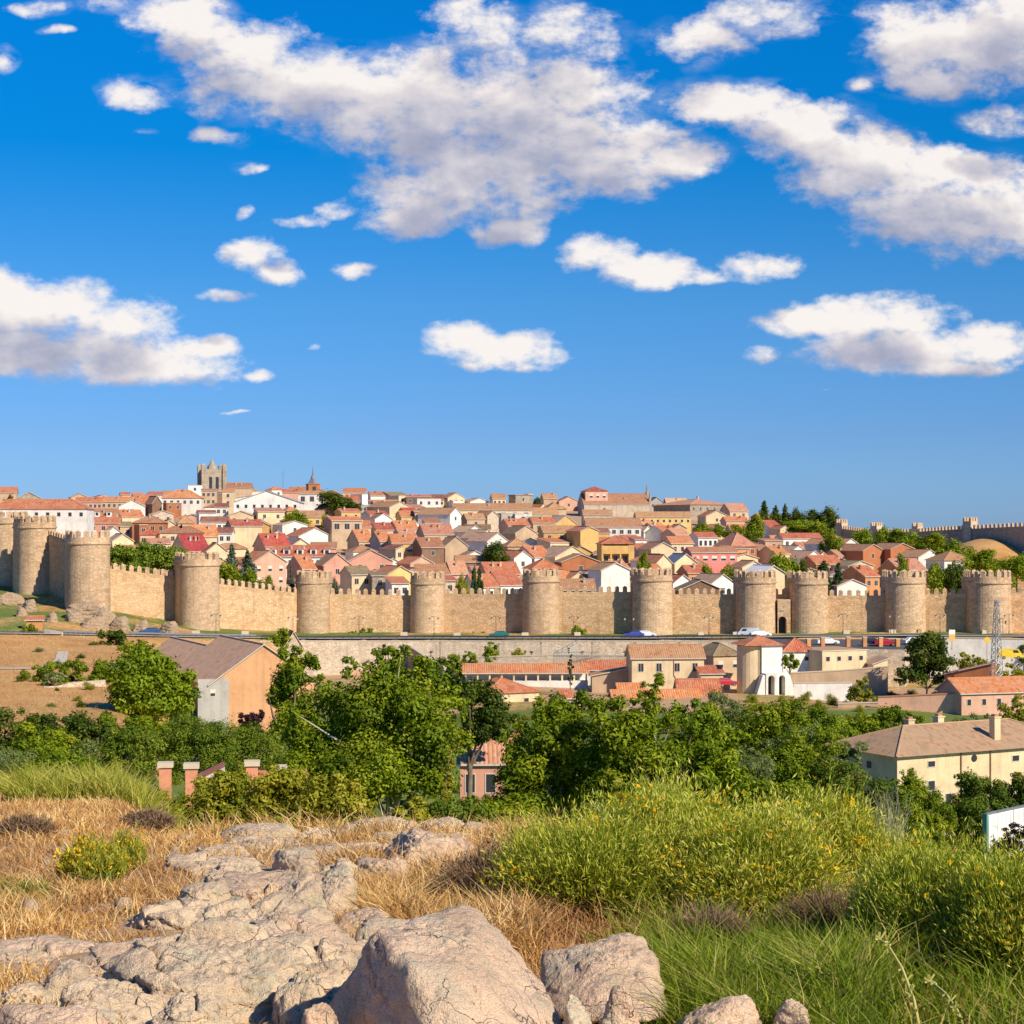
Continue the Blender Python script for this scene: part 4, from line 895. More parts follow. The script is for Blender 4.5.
 (672, 700, 554, 563, 'y', 10, 'cream', 'r_slate', 5, 0, 1, 0, 'gable with grey sheet roof above the broad tower'),
 (640, 668, 565, 572, 'x', 12, 'salmon', 'orange', 4, 1, 1, 0), (684, 712, 566, 573, 'x', 10, 'orange', 'red', 5, 2, 1, 1),
 (668, 698, 575, 583, 'y', 20, 'white', 'red', 4.5, 0, 1, 0, 'white gable at the right shoulder of the broad tower', dict(d=436)),
 (679, 724, 580.5, 590, 'y', 4, 'brown', 'olive', 4, 0, 1, 0, 'dark gabled house with olive roof behind the merlons right of the broad tower', dict(d=418)),
 (705, 741, 574.5, 584, 'y', 20, 'white', 'pale', 4.5, 1, 1, 0, 'white gabled shed left of the gate tower', dict(d=430)),
 (724, 764, 533, 546, 'h', 14, 'brick', 'pinkish', 6.5, 3, 1, 0, 'brick house with big pinkish-brown hip roof on the right slope'),
 (728, 752, 546, 549, 's', 14, 'orange', 'brown', 6, 2, 1, 0, 'orange brick front with balcony below the pinkish-brown hip roof'),
 (704, 730, 510.5, 516, 'y', 10, 'cream', 'orange', 5, 1, 1, 0, 'cream gable on the skyline below the convent'), (726, 740, 510, 513, 'y', 26, 'white', 'pale', 5, 0, 1, 0), (737, 752, 511, 514, 'y', 28, 'white', 'brown', 5, 1, 1, 0),
 (724, 750, 517, 521, 'x', 8, 'salmon', 'orange', 4.5, 0, 1, 1),
 (762, 791, 520.5, 528, 'x', 22, 'white', 'red', 5.5, 2, 1, 0, 'white house with red roof and dark garage below the skyline conifers'),
 (778, 794, 525.5, 529, 'y', 12, 'cream', 'red', 6, 1, 1, 0, 'cream gable end with one dark window below the skyline conifers'),
 (780, 826, 533.5, 538.5, 'x', 8, 'white', 'red', 6.5, 5, 1, 0, 'long white house with red roof under the skyline conifers', dict(ww=1)),
 (764, 784, 539, 541, 's', 6, 'beige', 'orange', 5.5, 1, 1, 0),
 (768, 798, 546.5, 554, 'x', 20, 'cream', 'orange', 5, 0, 1, 1, 'bright orange roof above the big round tree by the gate'),
 (785, 812, 546, 552, 'y', 24, 'white', 'pale', 5, 1, 1, 0, 'white gable above the big round tree by the gate'), (800, 828, 551, 558, 'y', 26, 'white', 'pale', 4.5, 0, 1, 0, 'low white gable right of the big round tree by the gate'),
 (740, 768, 561, 567, 'y', 8, 'cream', 'brown', 5, 0, 1, 0, 'cream gable right behind the left gate tower'),
 (758, 789, 566, 573, 'y', 14, 'cream', 'white', 9, 0, 1, 0, 'tall cream house with overhanging pale roof above the gatehouse', dict(d=412, roofm='white_paint')),
 (757, 774, 545, 550, 's', 12, 'white', 'brown', 5, 0, 1, 0),
 (833, 869, 539, 544, 'y', 38, 'white', 'brown', 8, 1, 1, 0, 'white gabled house with bluish shaded side left of the brick-red houses', dict(D=14)),
 (856, 890, 544.5, 550.5, 'y', 24, 'brick', 'brown', 7, 1, 1, 0, 'brick-red gabled house, nearer of two', dict(D=12)), (886, 919, 543.5, 549, 'y', 14, 'brick', 'brown', 7, 1, 1, 0, 'brick-red gabled house, farther right of two', dict(D=12)),
 (810, 849, 556, 564, 'x', 12, 'orange', 'orange', 5, 1, 1, 0, 'low orange-brown roof behind the dark cypresses'),
 (843, 879, 561, 566, 'y', 20, 'stone_pale', 'olive', 5, 1, 1, 0, 'stone-pale gable below the nearer brick-red house'),
 (855, 890, 566.5, 576.5, 'x', 18, 'orange', 'red', 5.5, 2, 1, 1, 'reddish roof and orange wall left of the tower below the brick-red houses'),
 (832, 872, 579.5, 586, 'y', 16, 'white', 'brown', 4.5, 0, 1, 0, 'low white gabled shed behind the merlons right of the gate', dict(d=425)),
 (892, 934, 559.5, 570, 'x', 12, 'orange', 'pinkish', 5, 2, 1, 2, 'wide pinkish-orange roof behind the tower below the brick-red houses'),
 (912, 948, 550, 557, 'y', 24, 'white', 'brown', 5, 0, 1, 1, 'white-verged brown roof beside the white house on the right'),
 (938, 980, 552, 560.5, 'h', 10, 'white', 'brown', 6.5, 3, 1, 0, 'white house with brown hip roof among the trees on the far right'),
]
for q in HL:
    x0, x1, yr, ye, kind, rz, wall, roof, Hh, n, rows, chim = q[:12]
    lab = q[12] if len(q) > 12 else None; kw = dict(q[13]) if len(q) > 13 else {}
    rm = kw.pop('roofm', None)
    house(x0, x1, yr, ye, kind, rz, wall, rm or roof, Hh, n, rows, label=lab, chim=chim, **kw)
# extras standing on or at single houses
def on_house(lab):
    return next(o for o in COL.objects if o.get('label') == lab)
oh = on_house('large ochre house with brown roof and red balcony')
b = MB(); b.box(-1.6, 1.6, -1.0, -.03, 2.2, 2.3); 
for k in range(9): b.box(-1.6 + .39 * k, -1.54 + .39 * k, -1.0, -.95, 2.3, 3.3)
b.box(-1.6, 1.6, -1.0, -.95, 3.3, 3.38); b.build('balcony', M['r_red'], oh)
o = on_house('long red-roofed row with white dormers on the left slope')
for k in range(5):
    b = MB(); x = -7.5 + 3.6 * k
    b.box(x - .9, x + .9, 1.0, 3.2, 6.1, 8.0, 0); b.hexa([(x - 1.1, .8, 8.0), (x + 1.1, .8, 8.0), (x + 1.1, 3.4, 8.0), (x - 1.1, 3.4, 8.0)], [(x - .1, .8, 8.5), (x + .1, .8, 8.5), (x + .1, 3.4, 8.5), (x - .1, 3.4, 8.5)], 1)
    b.box(x - .5, x + .5, .96, .999, 6.7, 7.7, 2)
    b.build('dormer', [M['w_white'], M['r_red'], M['pane']], o)
o = on_house('brown-roofed house with white dormers behind the corner tower')
for k in range(2):
    b = MB(); x = -1.5 + 4 * k
    b.box(x - .8, x + .8, 1.0, 3.2, 5.2, 7.0, 0); b.box(x - .45, x + .45, .96, .999, 5.7, 6.7, 2); b.box(x - 1, x + 1, .8, 3.4, 7.0, 7.15, 1)
    b.build('dormer', [M['w_white'], M['r_brown'], M['pane']], o)
# apartment block with two tiers of balconies
x, d = (618 - 512) / FP * 470, 470
d = solve_d(618, 544, 8.5); x = (618 - 512) / FP * d
t = thing('apartment_block', 'ochre apartment block with bright orange roof and two tiers of loggia balconies', 'apartment block', (x, d, zrow(544, d) - 8.5), R(6), 'houses of the walled town')
wd = 33 / FP * d; PLACED.append((600, 637, 535, 544, d, x, wd, 9, 0)); b = MB(); D = 9; h = 8.5
b.box(-wd / 2, wd / 2, 1.6, D, -4, h); b.box(-wd / 2, -wd / 2 + .5, 0, 1.599, -4, h); b.box(wd / 2 - 1.6, wd / 2, 0, 1.599, -4, h); b.box(-wd / 2 + .501, wd / 2 - 1.601, 0, 1.599, 2.6, 3.0); b.box(-wd / 2 + .501, wd / 2 - 1.601, 0, 1.599, -.6, -.2); b.box(-wd / 2 + .501, wd / 2 - 1.601, .05, 1.599, 5.7, h - 1.1 + .6)
for k in (1, 2): b.box(-wd / 2 + k * wd * .29 - .2, -wd / 2 + k * wd * .29 + .2, .02, .5, -.2, 6.2)
b.build('wall', M['w_ochre'], t)
make_roof(t, 'h', wd, D, h, 2.2, 'r_orange')
for z in (-.2, 3.0):
    b = MB(); b.box(-wd / 2 + .5, wd / 2 - 1.6, .06, .1, z + .9, z + 1.0)
    for k in range(22): xx = -wd / 2 + .55 + k * (wd - 2.2) / 22; b.box(xx, xx + .05, .06, .1, z, z + .9)
    b.build('balcony_rail', M['dark_metal'], t)
    for k in range(3): part('window', window_mesh(1.2, 2.0, 'd'), t, (-wd / 2 + wd * (.16 + .29 * k), 1.6, z + .1))
# teal awning house bit
o = on_house('pale flat-roofed house beside the teal awning near the skyline')
b = MB(); b.hexa([(3.2, -1.0, 4.0), (6.4, -1.0, 4.0), (6.4, -.02, 4.0), (3.2, -.02, 4.0)], [(3.2, -.99, 4.1), (6.4, -.99, 4.1), (6.4, -.02, 5.4), (3.2, -.02, 5.4)]); b.box(3, 6.6, -.015, 4, -3, 5.2, 1)
b.build('awning', [simple('teal canvas', (.03, .42, .36), .7), M['w_white']], o)
# cathedral tower
d = 880; x = (212 - 512) / FP * d; z0 = zrow(492, d); kx = d / FP
t = thing('cathedral_tower', 'dark grey cathedral tower with buttressed corners and small spire on the skyline', 'tower', (x, d, z0), R(20)); hh = 24 * kx; w = 10.5 * kx
b = MB(); b.box(-w, w, -w, w, -6, hh - .8)
b.build('tower_body', M['stone_grey'], t)
for sx in (-1, 1):
    for sy in (-1, 1):
        b = MB(); b.box(sx * w - 1.0, sx * w + 1.0, sy * w - 1.0, sy * w + 1.0, -6, hh + 1.2); b.quad([(sx * w - 1, sy * w - 1, hh + 1.2), (sx * w + 1, sy * w - 1, hh + 1.2), (sx * w, sy * w, hh + 2.2)]); b.quad([(sx * w + 1, sy * w - 1, hh + 1.2), (sx * w + 1, sy * w + 1, hh + 1.2), (sx * w, sy * w, hh + 2.2)]); b.quad([(sx * w + 1, sy * w + 1, hh + 1.2), (sx * w - 1, sy * w + 1, hh + 1.2), (sx * w, sy * w, hh + 2.2)]); b.quad([(sx * w - 1, sy * w + 1, hh + 1.2), (sx * w - 1, sy * w - 1, hh + 1.2), (sx * w, sy * w, hh + 2.2)])
        b.build('buttress', M['stone_grey'], t)
for xx in (-1.6, 1.6):
    for rzz in (0, R(-90)):
        b = MB(); b.box(xx - .75, xx + .75, -w - .06, -w + .02, 1.2, 7.2, 0); b.build('belfry_window', M['pane'], t).rotation_euler.z = rzz
b = MB(); b.cyl(0, 0, hh - 1, hh + 1.2, 2.6, 2.2, 8); b.cyl(0, 0, hh + 1.2, hh + 4.6, 1.7, .05, 8); b.build('spire', M['stone_grey'], t)
# brick church tower with a slate spire
d = 820; x = (313 - 512) / FP * d; z0 = zrow(494, d); kx = d / FP; w = 5.8 * kx; hh = 9.5 * kx
t = thing('church_tower', 'square brick church tower with grey pointed spire behind the white wing', 'tower', (x, d, z0), R(18))
b = MB(); b.box(-w, w, -w, w, -6, hh); b.box(-w - .2, w + .2, -w - .2, w + .2, hh + .002, hh + .3); b.build('tower_body', M['w_brick'], t)
for rzz in (0, R(-90)):
    b = MB(); b.box(-.8, .8, -w - .05, -w + .02, hh - 3.4, hh - 1); b.build('belfry_window', M['pane'], t).rotation_euler.z = rzz
b = MB(); b.cyl(0, 0, hh + .3, hh + 2.6, w * .92, w * .45, 4); b.cyl(0, 0, hh + 2.6, hh + 4.0, w * .42, w * .3, 8); b.cyl(0, 0, hh + 4.0, hh + 8.5, w * .2, .04, 8); b.build('spire', M['r_slate'], t)
# thin mast by the white building
d = 850; x, y, z = at(283, 493, d); t = thing('antenna_mast', 'thin grey antenna mast above the big white gabled building', 'mast', (x, d, z - 3))
b = MB(); b.cyl(0, 0, 0, 14, .16, .08, 6); b.build('mast_pole', M['metal'], t); b = MB(); b.box(-.7, .7, -.05, .05, 12.2, 12.35); b.build('antenna', M['metal'], t)
# square palace tower on the skyline
d = 840; x = (521 - 512) / FP * d; z0 = zrow(508, d); kx = d / FP
t = thing('stone_tower', 'square grey stone tower house on the middle skyline', 'tower', (x, d, z0), R(26))
b = MB(); w = 9.5 * kx; b.box(-w, w, -w * .75, w * .9, -5, 12.5 * kx); b.build('tower_body', M['stone_grey'], t)
b = MB(); b.box(-w - .3, w + .3, -w * .75 - .3, w * .9 + .3, 12.5 * kx + .002, 13.2 * kx); b.build('cornice', M['r_brown'], t)
b = MB(); b.box(w * .5, w + .02, -w * .75 - .02, w * .4, 13.2 * kx, 14.0 * kx); b.build('turret', M['stone_pale'], t)
part('window', window_mesh(.9, 1.3, 'd'), t, (-w * .1, -w * .75, 7 * kx))
# church on the skyline: nave, crossing block with pyramid roof, gable with pinnacles
d = 790; kx = d / FP; x = (617 - 512) / FP * d; z0 = zrow(519, d)
t = thing('church', 'long stone church with crossing tower, brown roofs and pinnacled gable on the skyline', 'church', (x, d, z0), R(9))
wl = 67 * kx; D = 14; hh = 15 * kx
make_walls(t, 'x', wl, D, hh, 10.5 * kx, 'stone_pale', 5); make_roof(t, 'x', wl, D, hh, 10.5 * kx, 'r_brown')
b = MB(); c0, c1 = -wl / 2 + 1.0, -wl / 2 + 25 * kx; b.box(c0, c1, 2, 12.5, hh, hh + 13 * kx); cb_ = b.build('crossing', M['w_salmon'], t)
b = MB(); e = [(c0 - .4, 1.6, hh + 13 * kx), (c1 + .4, 1.6, hh + 13 * kx), (c1 + .4, 12.9, hh + 13 * kx), (c0 - .4, 12.9, hh + 13 * kx)]; ap = ((c0 + c1) / 2, 7.2, hh + 18 * kx)
for k in range(4): roof_quad(b, [e[k], e[(k + 1) % 4], ap], Vector(e[(k + 1) % 4]) - Vector(e[k]))
b.quad(e[::-1], 1); b.build('crossing_roof', [M['r_red'], M['frame']], t)
for k in range(3):
    part('window', window_mesh(1.3, 1.6, 'b'), t, (c0 + 2.6 + k * 2.9, 2, hh + 13 * kx - 2.9))
part('window', window_mesh(1.0, 2.2, 'd'), t, (-wl / 2 + 9, 0, hh - 4))
for k in range(3):
    b = MB(); b.box(wl / 2 + .02, wl / 2 + .9, 1 + k * 5, 2.6 + k * 5, -5, hh + (3 if k == 1 else 0) * 1.2 + 2.5); b.cyl(wl / 2 + .45, 1.8 + k * 5, hh + (3.6 if k == 1 else 0) + 2.5, hh + (3.6 if k == 1 else 0) + 5.6, .55, .05, 4); b.build('pinnacle', M['stone_grey'], t)
for xx in (-wl * .1, wl * .15):
    b = MB(); b.box(xx - .7, xx + .7, 3.0, 4.6, hh + 10.5 * kx * .42, hh + 10.5 * kx * .62); b.build('dormer', M['r_brown'], t)
# convent right of the church
d = 800; kx = d / FP; x = (711 - 512) / FP * d; z0 = zrow(518, d); 
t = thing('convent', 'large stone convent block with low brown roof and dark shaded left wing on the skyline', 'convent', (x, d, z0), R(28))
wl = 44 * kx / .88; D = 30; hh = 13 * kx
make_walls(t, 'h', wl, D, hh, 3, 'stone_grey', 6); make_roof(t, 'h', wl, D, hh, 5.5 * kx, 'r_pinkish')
windows(t, wl, hh, 6, 1, ww=1.0, wh=1.5); windows(t, wl, hh, 5, 1, 'left', D)
chimney(t, 1, 12, hh + 2.0, 2.0)
house(726, 752, 503.5, 511, 'x', 10, 'beige', 'pinkish', 6, 2, 1, label='low beige house with sloping roof at the right end of the convent', d=770)

# ---- houses between the named ones: rows up the slope where a gap is left
for a0, a1, at_, ae, ad in ((580, 653, 486, 519, 790), (658, 753, 499, 519, 798), (198, 227, 459, 492, 880), (507, 536, 493, 508, 840), (306, 320, 472, 494, 820)):
    PLACED.append((a0, a1, at_, ae, ad, ((a0 + a1) / 2 - 512) / FP * ad, (a1 - a0) / FP * ad, 12, 0))
rg = random.Random(21)
def clash(x0, x1, yt, ye, d, x, Wd, D):
    for (a0, a1, at_, ae, ad, ax, aw, aD, ar) in PLACED:
        if abs(ax - x) < (aw + Wd) * .46 and (d < ad + aD * .9 and ad < d + D * .9): return True
        if d < ad and x0 < a1 - 1 and x1 > a0 + 1 and yt < ae + 3.5: return True        # would stand in front of a named house
    return False
fill = 0
rowd = [430, 441, 452, 464, 477, 490, 504, 519, 535, 552, 570, 589, 609, 630, 652, 675, 699, 724, 750, 777, 805, 834]
wallp = ['white'] * 8 + ['cream'] * 5 + ['beige'] * 4 + ['salmon'] * 4 + ['pink', 'ochre', 'brick', 'grey', 'stone_pale']
roofp = ['orange'] * 5 + ['red'] * 4 + ['brown'] * 3 + ['pinkish'] * 7 + ['pale', 'olive', 'crimson', 'maroon', 'maroon']
for d0 in rowd[::-1]:
    px = 70.0
    while px < 850 - max(0, (d0 - 600)) * .1:
        d = d0 + rg.uniform(-4, 4); wpx = rg.uniform(5.5, 10.5) * FP / d
        c = px + wpx / 2; x = (c - 512) / FP * d
        step = wpx * .45
        if d > float(wall_d(c)) + 26 and not (690 < c < 765 and d > 700) and not (d > 660 and c > 800):
            Hh = rg.uniform(3.4, 5.8); zb = float(H0(np.array([x]), np.array([d]))[0]); rise = rg.uniform(1.2, 2.3)
            ye = HZ - (zb + Hh - CZ) * FP / d; yt = ye - rise * FP / d
            kind = rg.choice('xxxyyyhs'); D = rg.uniform(5, 8)
            if not clash(c - wpx / 2, c + wpx / 2, yt, ye, d, x, wpx / FP * d, D):
                house(c - wpx / 2, c + wpx / 2, yt, ye, kind, rg.uniform(0, 28), rg.choice(wallp), rg.choice(roofp), Hh, rg.choice([0, 1, 2, 2, 3]), 1, chim=rg.choice([0, 0, 1, 1]), D=D, d=d)
                fill += 1; step = wpx * rg.uniform(.9, 1.15)
        px += step
print('HOUSES', len(PLACED), 'fill', fill)
# ================================================================ below the wall: retaining walls, road furniture, houses of the lower quarter
M['peach'] = plaster('peach render', (.64, .34, .17)); M['w_peach'] = M['peach']
def zg(px, d): return Hs((px - 512) / FP * d, d)
LOW = 'houses of the quarter below the road'
def wall_run(name, label, pts, thick, mat, cat='wall', cop=None, group=None, base=None):
    """free-standing wall: pts = (px, depth, top row); foot follows the ground"""
    P_ = [((px - 512) / FP * d, d, zrow(py, d)) for px, d, py in pts]
    o0 = P_[len(P_) // 2]; t = thing(name, label, cat, (o0[0], o0[1], Hs(o0[0], o0[1])), 0, group); ox, oy, oz = t.location
    b = MB(); c = MB()
    for (ax, ay, az), (bx, by, bz) in zip(P_[:-1], P_[1:]):
        v = Vector((bx - ax, by - ay, 0)).normalized(); n = Vector((-v.y, v.x, 0)) * thick
        za, zb = (Hs(ax, ay) - 3, Hs(bx, by) - 3) if base is None else (base, base)
        za, zb = min(za, az - .5), min(zb, bz - .5)
        q = [(ax - ox, ay - oy), (bx - ox, by - oy), (bx + n.x - ox, by + n.y - oy), (ax + n.x - ox, ay + n.y - oy)]
        zs = [za, zb, zb, za]; zt = [az, bz, bz, az]
        b.hexa([(p[0], p[1], z - oz) for p, z in zip(q, zs)], [(p[0], p[1], z - oz) for p, z in zip(q, zt)])
        m = n.normalized() * .08; q2 = [(q[0][0] - m.x, q[0][1] - m.y), (q[1][0] - m.x, q[1][1] - m.y), (q[2][0] + m.x, q[2][1] + m.y), (q[3][0] + m.x, q[3][1] + m.y)]
        c.hexa([(p[0], p[1], z - oz + .003) for p, z in zip(q2, zt)], [(p[0], p[1], z - oz + .18) for p, z in zip(q2, zt)])
    b.build('wall_body', M[mat], t)
    if cop: c.build('coping', M[cop], t)
    return t
rp = [260, 300, 360, 430, 500, 570, 650, 720, 790, 860, 930]
wall_run('retaining_wall', 'long pale stone retaining wall that carries the road in front of the city wall', [(p, float(road_d(p)) - 6.5, 641.5 + (0 if p < 700 else 0)) for p in rp], .9, 'stone_pale', cop='coping', base=-9)
wall_run('terrace_wall', 'lower pale terrace wall below the long retaining wall', [(462, 366, 658), (553, 364, 655.5), (640, 360, 656)], .7, 'stone_pale', cop='coping', base=-9)
wall_run('terrace_wall', 'pale terrace wall left of the red-roofed arcade, half hidden by bushes', [(452, 357, 664), (540, 354, 663)], .6, 'stone_pale', cop='coping', base=-9)
wall_run('sloping_wall', 'dark sloping stone wall descending in the shade behind the big green tree', [(406, 377, 644.5), (432, 356, 662), (458, 336, 680)], .9, 'stone_grey', cop='coping', base=-9)
wall_run('garden_wall', 'pale garden wall with orange coping in front of the dark round tree', [(878, 302, 697.5), (956, 298, 694)], .5, 'w_salmon', cop='r_orange')
wall_run('terrace_wall', 'tan terrace wall below the flat cream house with three windows', [(790, 333, 673.5), (840, 332, 671), (888, 331, 667)], .6, 'w_beige', cop='coping')
wall_run('terrace_wall', 'whitewashed low terrace wall right of the hermitage', [(794, 322, 683.5), (852, 321, 683)], .5, 'w_white', cop='coping')
wall_run('garden_wall', 'low beige garden wall behind the shrubs right of the hermitage', [(838, 305, 704), (880, 304, 703)], .5, 'w_beige', cop='coping')
wall_run('field_wall', 'broken dry-stone wall below the long hedge in the dry field', [(33, 236, 685), (44, 232, 687), (58, 233, 686), (72, 234, 682.5), (106, 236, 680)], .7, 'stone_pale', cat='wall')
wall_run('field_wall', 'pale stone wall stub behind the tall cone-shaped green tree', [(106, 262, 663), (128, 260, 663)], .6, 'stone_pale')
wall_run('embankment_wall', 'whitish curved embankment wall below the last towers', [(930, 357, 638), (980, 354, 638.5), (1045, 350, 640)], .8, 'w_white', cop='coping', base=-7)
wall_run('ramp_wall', 'grey ramp wall beside the small orange hut', [(44, 324, 629), (62, 323, 632)], .4, 'concrete')
# wide asphalt apron with the brick pillars
b = MB(); q = [plan(770, 378), plan(768, 349), plan(905, 342), plan(915, 375)]; z1 = 1.25
b.hexa([(q[1][0], q[1][1], -8), (q[2][0], q[2][1], -8), (q[3][0], q[3][1], -8), (q[0][0], q[0][1], -8)], [(q[1][0], q[1][1], z1), (q[2][0], q[2][1], z1), (q[3][0], q[3][1], z1), (q[0][0], q[0][1], z1)])
for f in range(6): b.m[f] = 0 if f == 1 else 1
o = b.build('car_park_pavement', [M['asphalt'], M['stone_pale']]); tag(o, kind='structure')
def brick_pillar(px, d, yt, yb, lab, grp, mat='w_orange', w=.8, cap=True):
    x, _, z = at(px, yb, d); h = (yb - yt) / FP * d; t = thing('brick_pillar', lab, 'pillar', (x, d, z), R(8), grp)
    b = MB(); b.box(-w / 2, w / 2, -w / 2, w / 2, -.8, h); b.build('shaft', M[mat], t)
    if cap:
        b = MB(); b.box(-w / 2 - .06, w / 2 + .06, -w / 2 - .06, w / 2 + .06, h + .002, h + .16); b.build('cap', M['coping'], t)
    return t
for px, yt, yb, lab in ((808.5, 639.5, 648, 'leftmost short brick pillar of the row at the asphalt apron'), (822.5, 638, 651, 'brick pillar of the apron row in front of the white parked car'), (848, 637.5, 649, 'brick pillar of the apron row straight above the flat cream house'),
                        (864.5, 637.5, 649, 'brick pillar of the apron row left of the dark parked car'), (880.5, 638, 650, 'brick pillar of the apron row between the dark and the red parked car'), (897.5, 639.5, 650, 'rightmost brick pillar of the apron row beside the dark round tree')):
    brick_pillar(px, 351, yt, yb + .5, lab, 'brick pillars along the asphalt apron', w=.75)
# barn pair
house(197, 330, 645, 682.5, 'y', 24, 'peach', 'tan', 5.6, D=24, d=264, group=LOW, label='large barn with pale brown roof and peach gable wall', cat='barn')
o = on_house('large barn with pale brown roof and peach gable wall')
b = MB(); b.box(-9.79, -5.2, -.03, -.006, -2, 6.4); b.build('patched_wall', M['w_grey'], o)
part('window', window_mesh(.7, .9, 'b'), o, (-7.6, -.03, 3.9))
house(170, 244, 646, 663, 'y', 24, 'w_salmon', 'tan', 4.0, D=24, d=290, group=LOW, label='second brown-roofed barn with pale verge behind the peach-walled barn', cat='barn')
house(284, 303, 632, 645, 'y', 16, 'stone_pale', 'brown', 3.5, D=5, d=366, group=LOW, label='small stone gable of a ruin at the road edge', cat='ruin')
house(25, 44, 617, 620, 'x', 14, 'orange', 'orange', 2.4, D=3, d=333, group=LOW, label='tiny orange hut with flat roof on the grassy bank below the tall towers', cat='hut')
house(474, 553, 681, 693, 'h', 26, 'cream', 'orange', 4.2, D=11, d=314, group=LOW, label='cream house with bright orange hip roof and one dark window', n=2, ww=.9, wh=1.6)
house(459, 522, 747.5, 763.5, 'x', 2, 'pink', 'pinkish', 6.8, D=6, d=168, group=LOW, n=3, ww=.85, wh=1.7, label='pink house with brown tiled roof between the big green trees')
house(491, 520, 737, 747, 'x', 2, 'w_salmon', 'orange', 5, D=5, d=184, group=LOW, label='little orange roof right behind the pink house')
house(630, 706, 646.5, 658, 'x', 5, 'cream', 'brown', 6.4, D=7, d=334, group=LOW, n=4, ww=.95, wh=1.5, label='cream two-storey house with brown roof and four upper windows')
o = on_house('cream two-storey house with brown roof and four upper windows')
for xx in (2.6, 4.3): part('window', window_mesh(.9, 1.1, 'd'), o, (xx, 0, .3))
b = MB(); b.tube([(-.1 + 1.2, -.1, 6.2), (1.1, -.1, 3.2), (1.5, -.1, 2.6), (1.5, -.1, 0)], [.07] * 4, 6); b.build('downpipe', M['r_orange'], o)
house(700, 724, 668, 674, 's', 6, 'cream', 'orange', 3.2, D=4, d=331, group=LOW, label='lean-to with orange roof at the end of the cream two-storey house')
house(612, 702, 691.5, 700, 'x', 5, 'cream', 'orange', 3, D=5, d=318, group=LOW, label='long low orange roof in front of the cream two-storey house')
house(678, 722, 681, 696, 'x', 4, 'white', 'orange', 3, D=6, d=322, group=LOW, label='low orange-roofed shed below the lean-to of the cream house', cat='shed')
house(618, 645, 685, 692, 'x', 4, 'w_salmon', 'orange', 3, D=5, d=324, group=LOW, label='small orange roof half hidden by the leaning sapling')
house(592, 634, 668, 676, 'l', 0, 'beige', 'brown', 3.2, D=6, d=338, group=LOW, label='low brown lean-to put in for a shadow left of the cream two-storey house', cat='shed')  # shed added in place of a shadow on ground and wall
house(560, 574, 692, 698, 'x', 10, 'white', 'red', 3, D=4, d=312, group=LOW, label='tiny red-roofed shed right of the orange hip-roofed house', cat='shed')
house(704, 752, 645, 655.5, 'h', 22, 'beige', 'olive', 3.6, D=9, d=344, group=LOW, n=2, kindw='b', ww=1.0, wh=1.3, label='beige house with olive hip roof left of the white hermitage')
house(781, 817, 640, 651.5, 'h', 6, 'white', 'red', 4.2, D=9, d=340, group=LOW, n=2, ww=.8, wh=.7, label='white house with red hip roof right of the white hermitage')
house(815, 874, 649.5, 651, 'f', 24, 'cream', 'brown', 4.2, D=10, d=338, group=LOW, n=4, ww=.8, wh=.8, label='flat-roofed cream house with small square windows below the apron pillars')
house(872, 889, 659, 664, 'l', 10, 'cream', 'pale', 2.0, D=5, d=337, group=LOW, label='pale lean-to right of the flat-roofed cream house', cat='shed')
house(952, 1046, 680, 692.5, 'x', 16, 'w_salmon', 'orange', 4.2, D=8, d=298, group=LOW, n=5, ww=.7, wh=1.0, label='long salmon house with bright orange roof behind the lattice pylon')
house(944, 992, 663, 675, 'l', -24, 'brick', 'orange', 3.0, D=5, d=318, group=LOW, label='brick shed with sloping orange roof between the dark tree and the pylon', cat='shed')
house(934, 972, 822, 833, 'x', 6, 'brick', 'orange', 3, D=4, d=128, group=LOW, label='low orange roof showing under the trees near the white panel fence', cat='shed')
house(256, 300, 779, 790, 'x', 6, 'orange', 'orange', 3, D=1.5, d=72, group=LOW, label='orange shed glimpsed behind the yellow-green bushes', cat='shed')
house(197, 214, 776, 784, 'l', 10, 'orange', 'orange', 1.6, D=1, d=60, group=LOW, label='small orange roof corner beside the two brick gate pillars', cat='shed')
# red-roofed arcade
def arcade(x0, x1, d, yr, ye, yb, label, n):
    w = (x1 - x0) / FP * d; px = (x0 + x1) / 2; x = (px - 512) / FP * d; z = zrow(yb, d); h = (yb - ye) / FP * d; t = thing('arcade', label, 'arcade', (x, d, z), R(2), 'red-roofed arcades')
    b = MB(); b.box(-w / 2, w / 2, 3, 3.4, -3, h + .5); b.box(-w / 2, w / 2, -.2, 3, -3, 0); b.build('wall', M['w_white'], t)
    make_roof(t, 's', w, 3.2, h, (ye - yr) / FP * d, 'r_orange')
    for k in range(n): 
        b = MB(); xx = -w / 2 + .3 + (w - .6) * k / (n - 1); b.box(xx - .16, xx + .16, 0, .32, 0, h - .02); b.build('post', M['w_cream'], t)
arcade(464, 588, 344, 666, 673, 681, 'long red-roofed arcade with white posts above the orange hip-roofed house', 11)
arcade(586, 631, 348, 662.5, 670, 676, 'short red-roofed arcade against the cream two-storey house', 5)
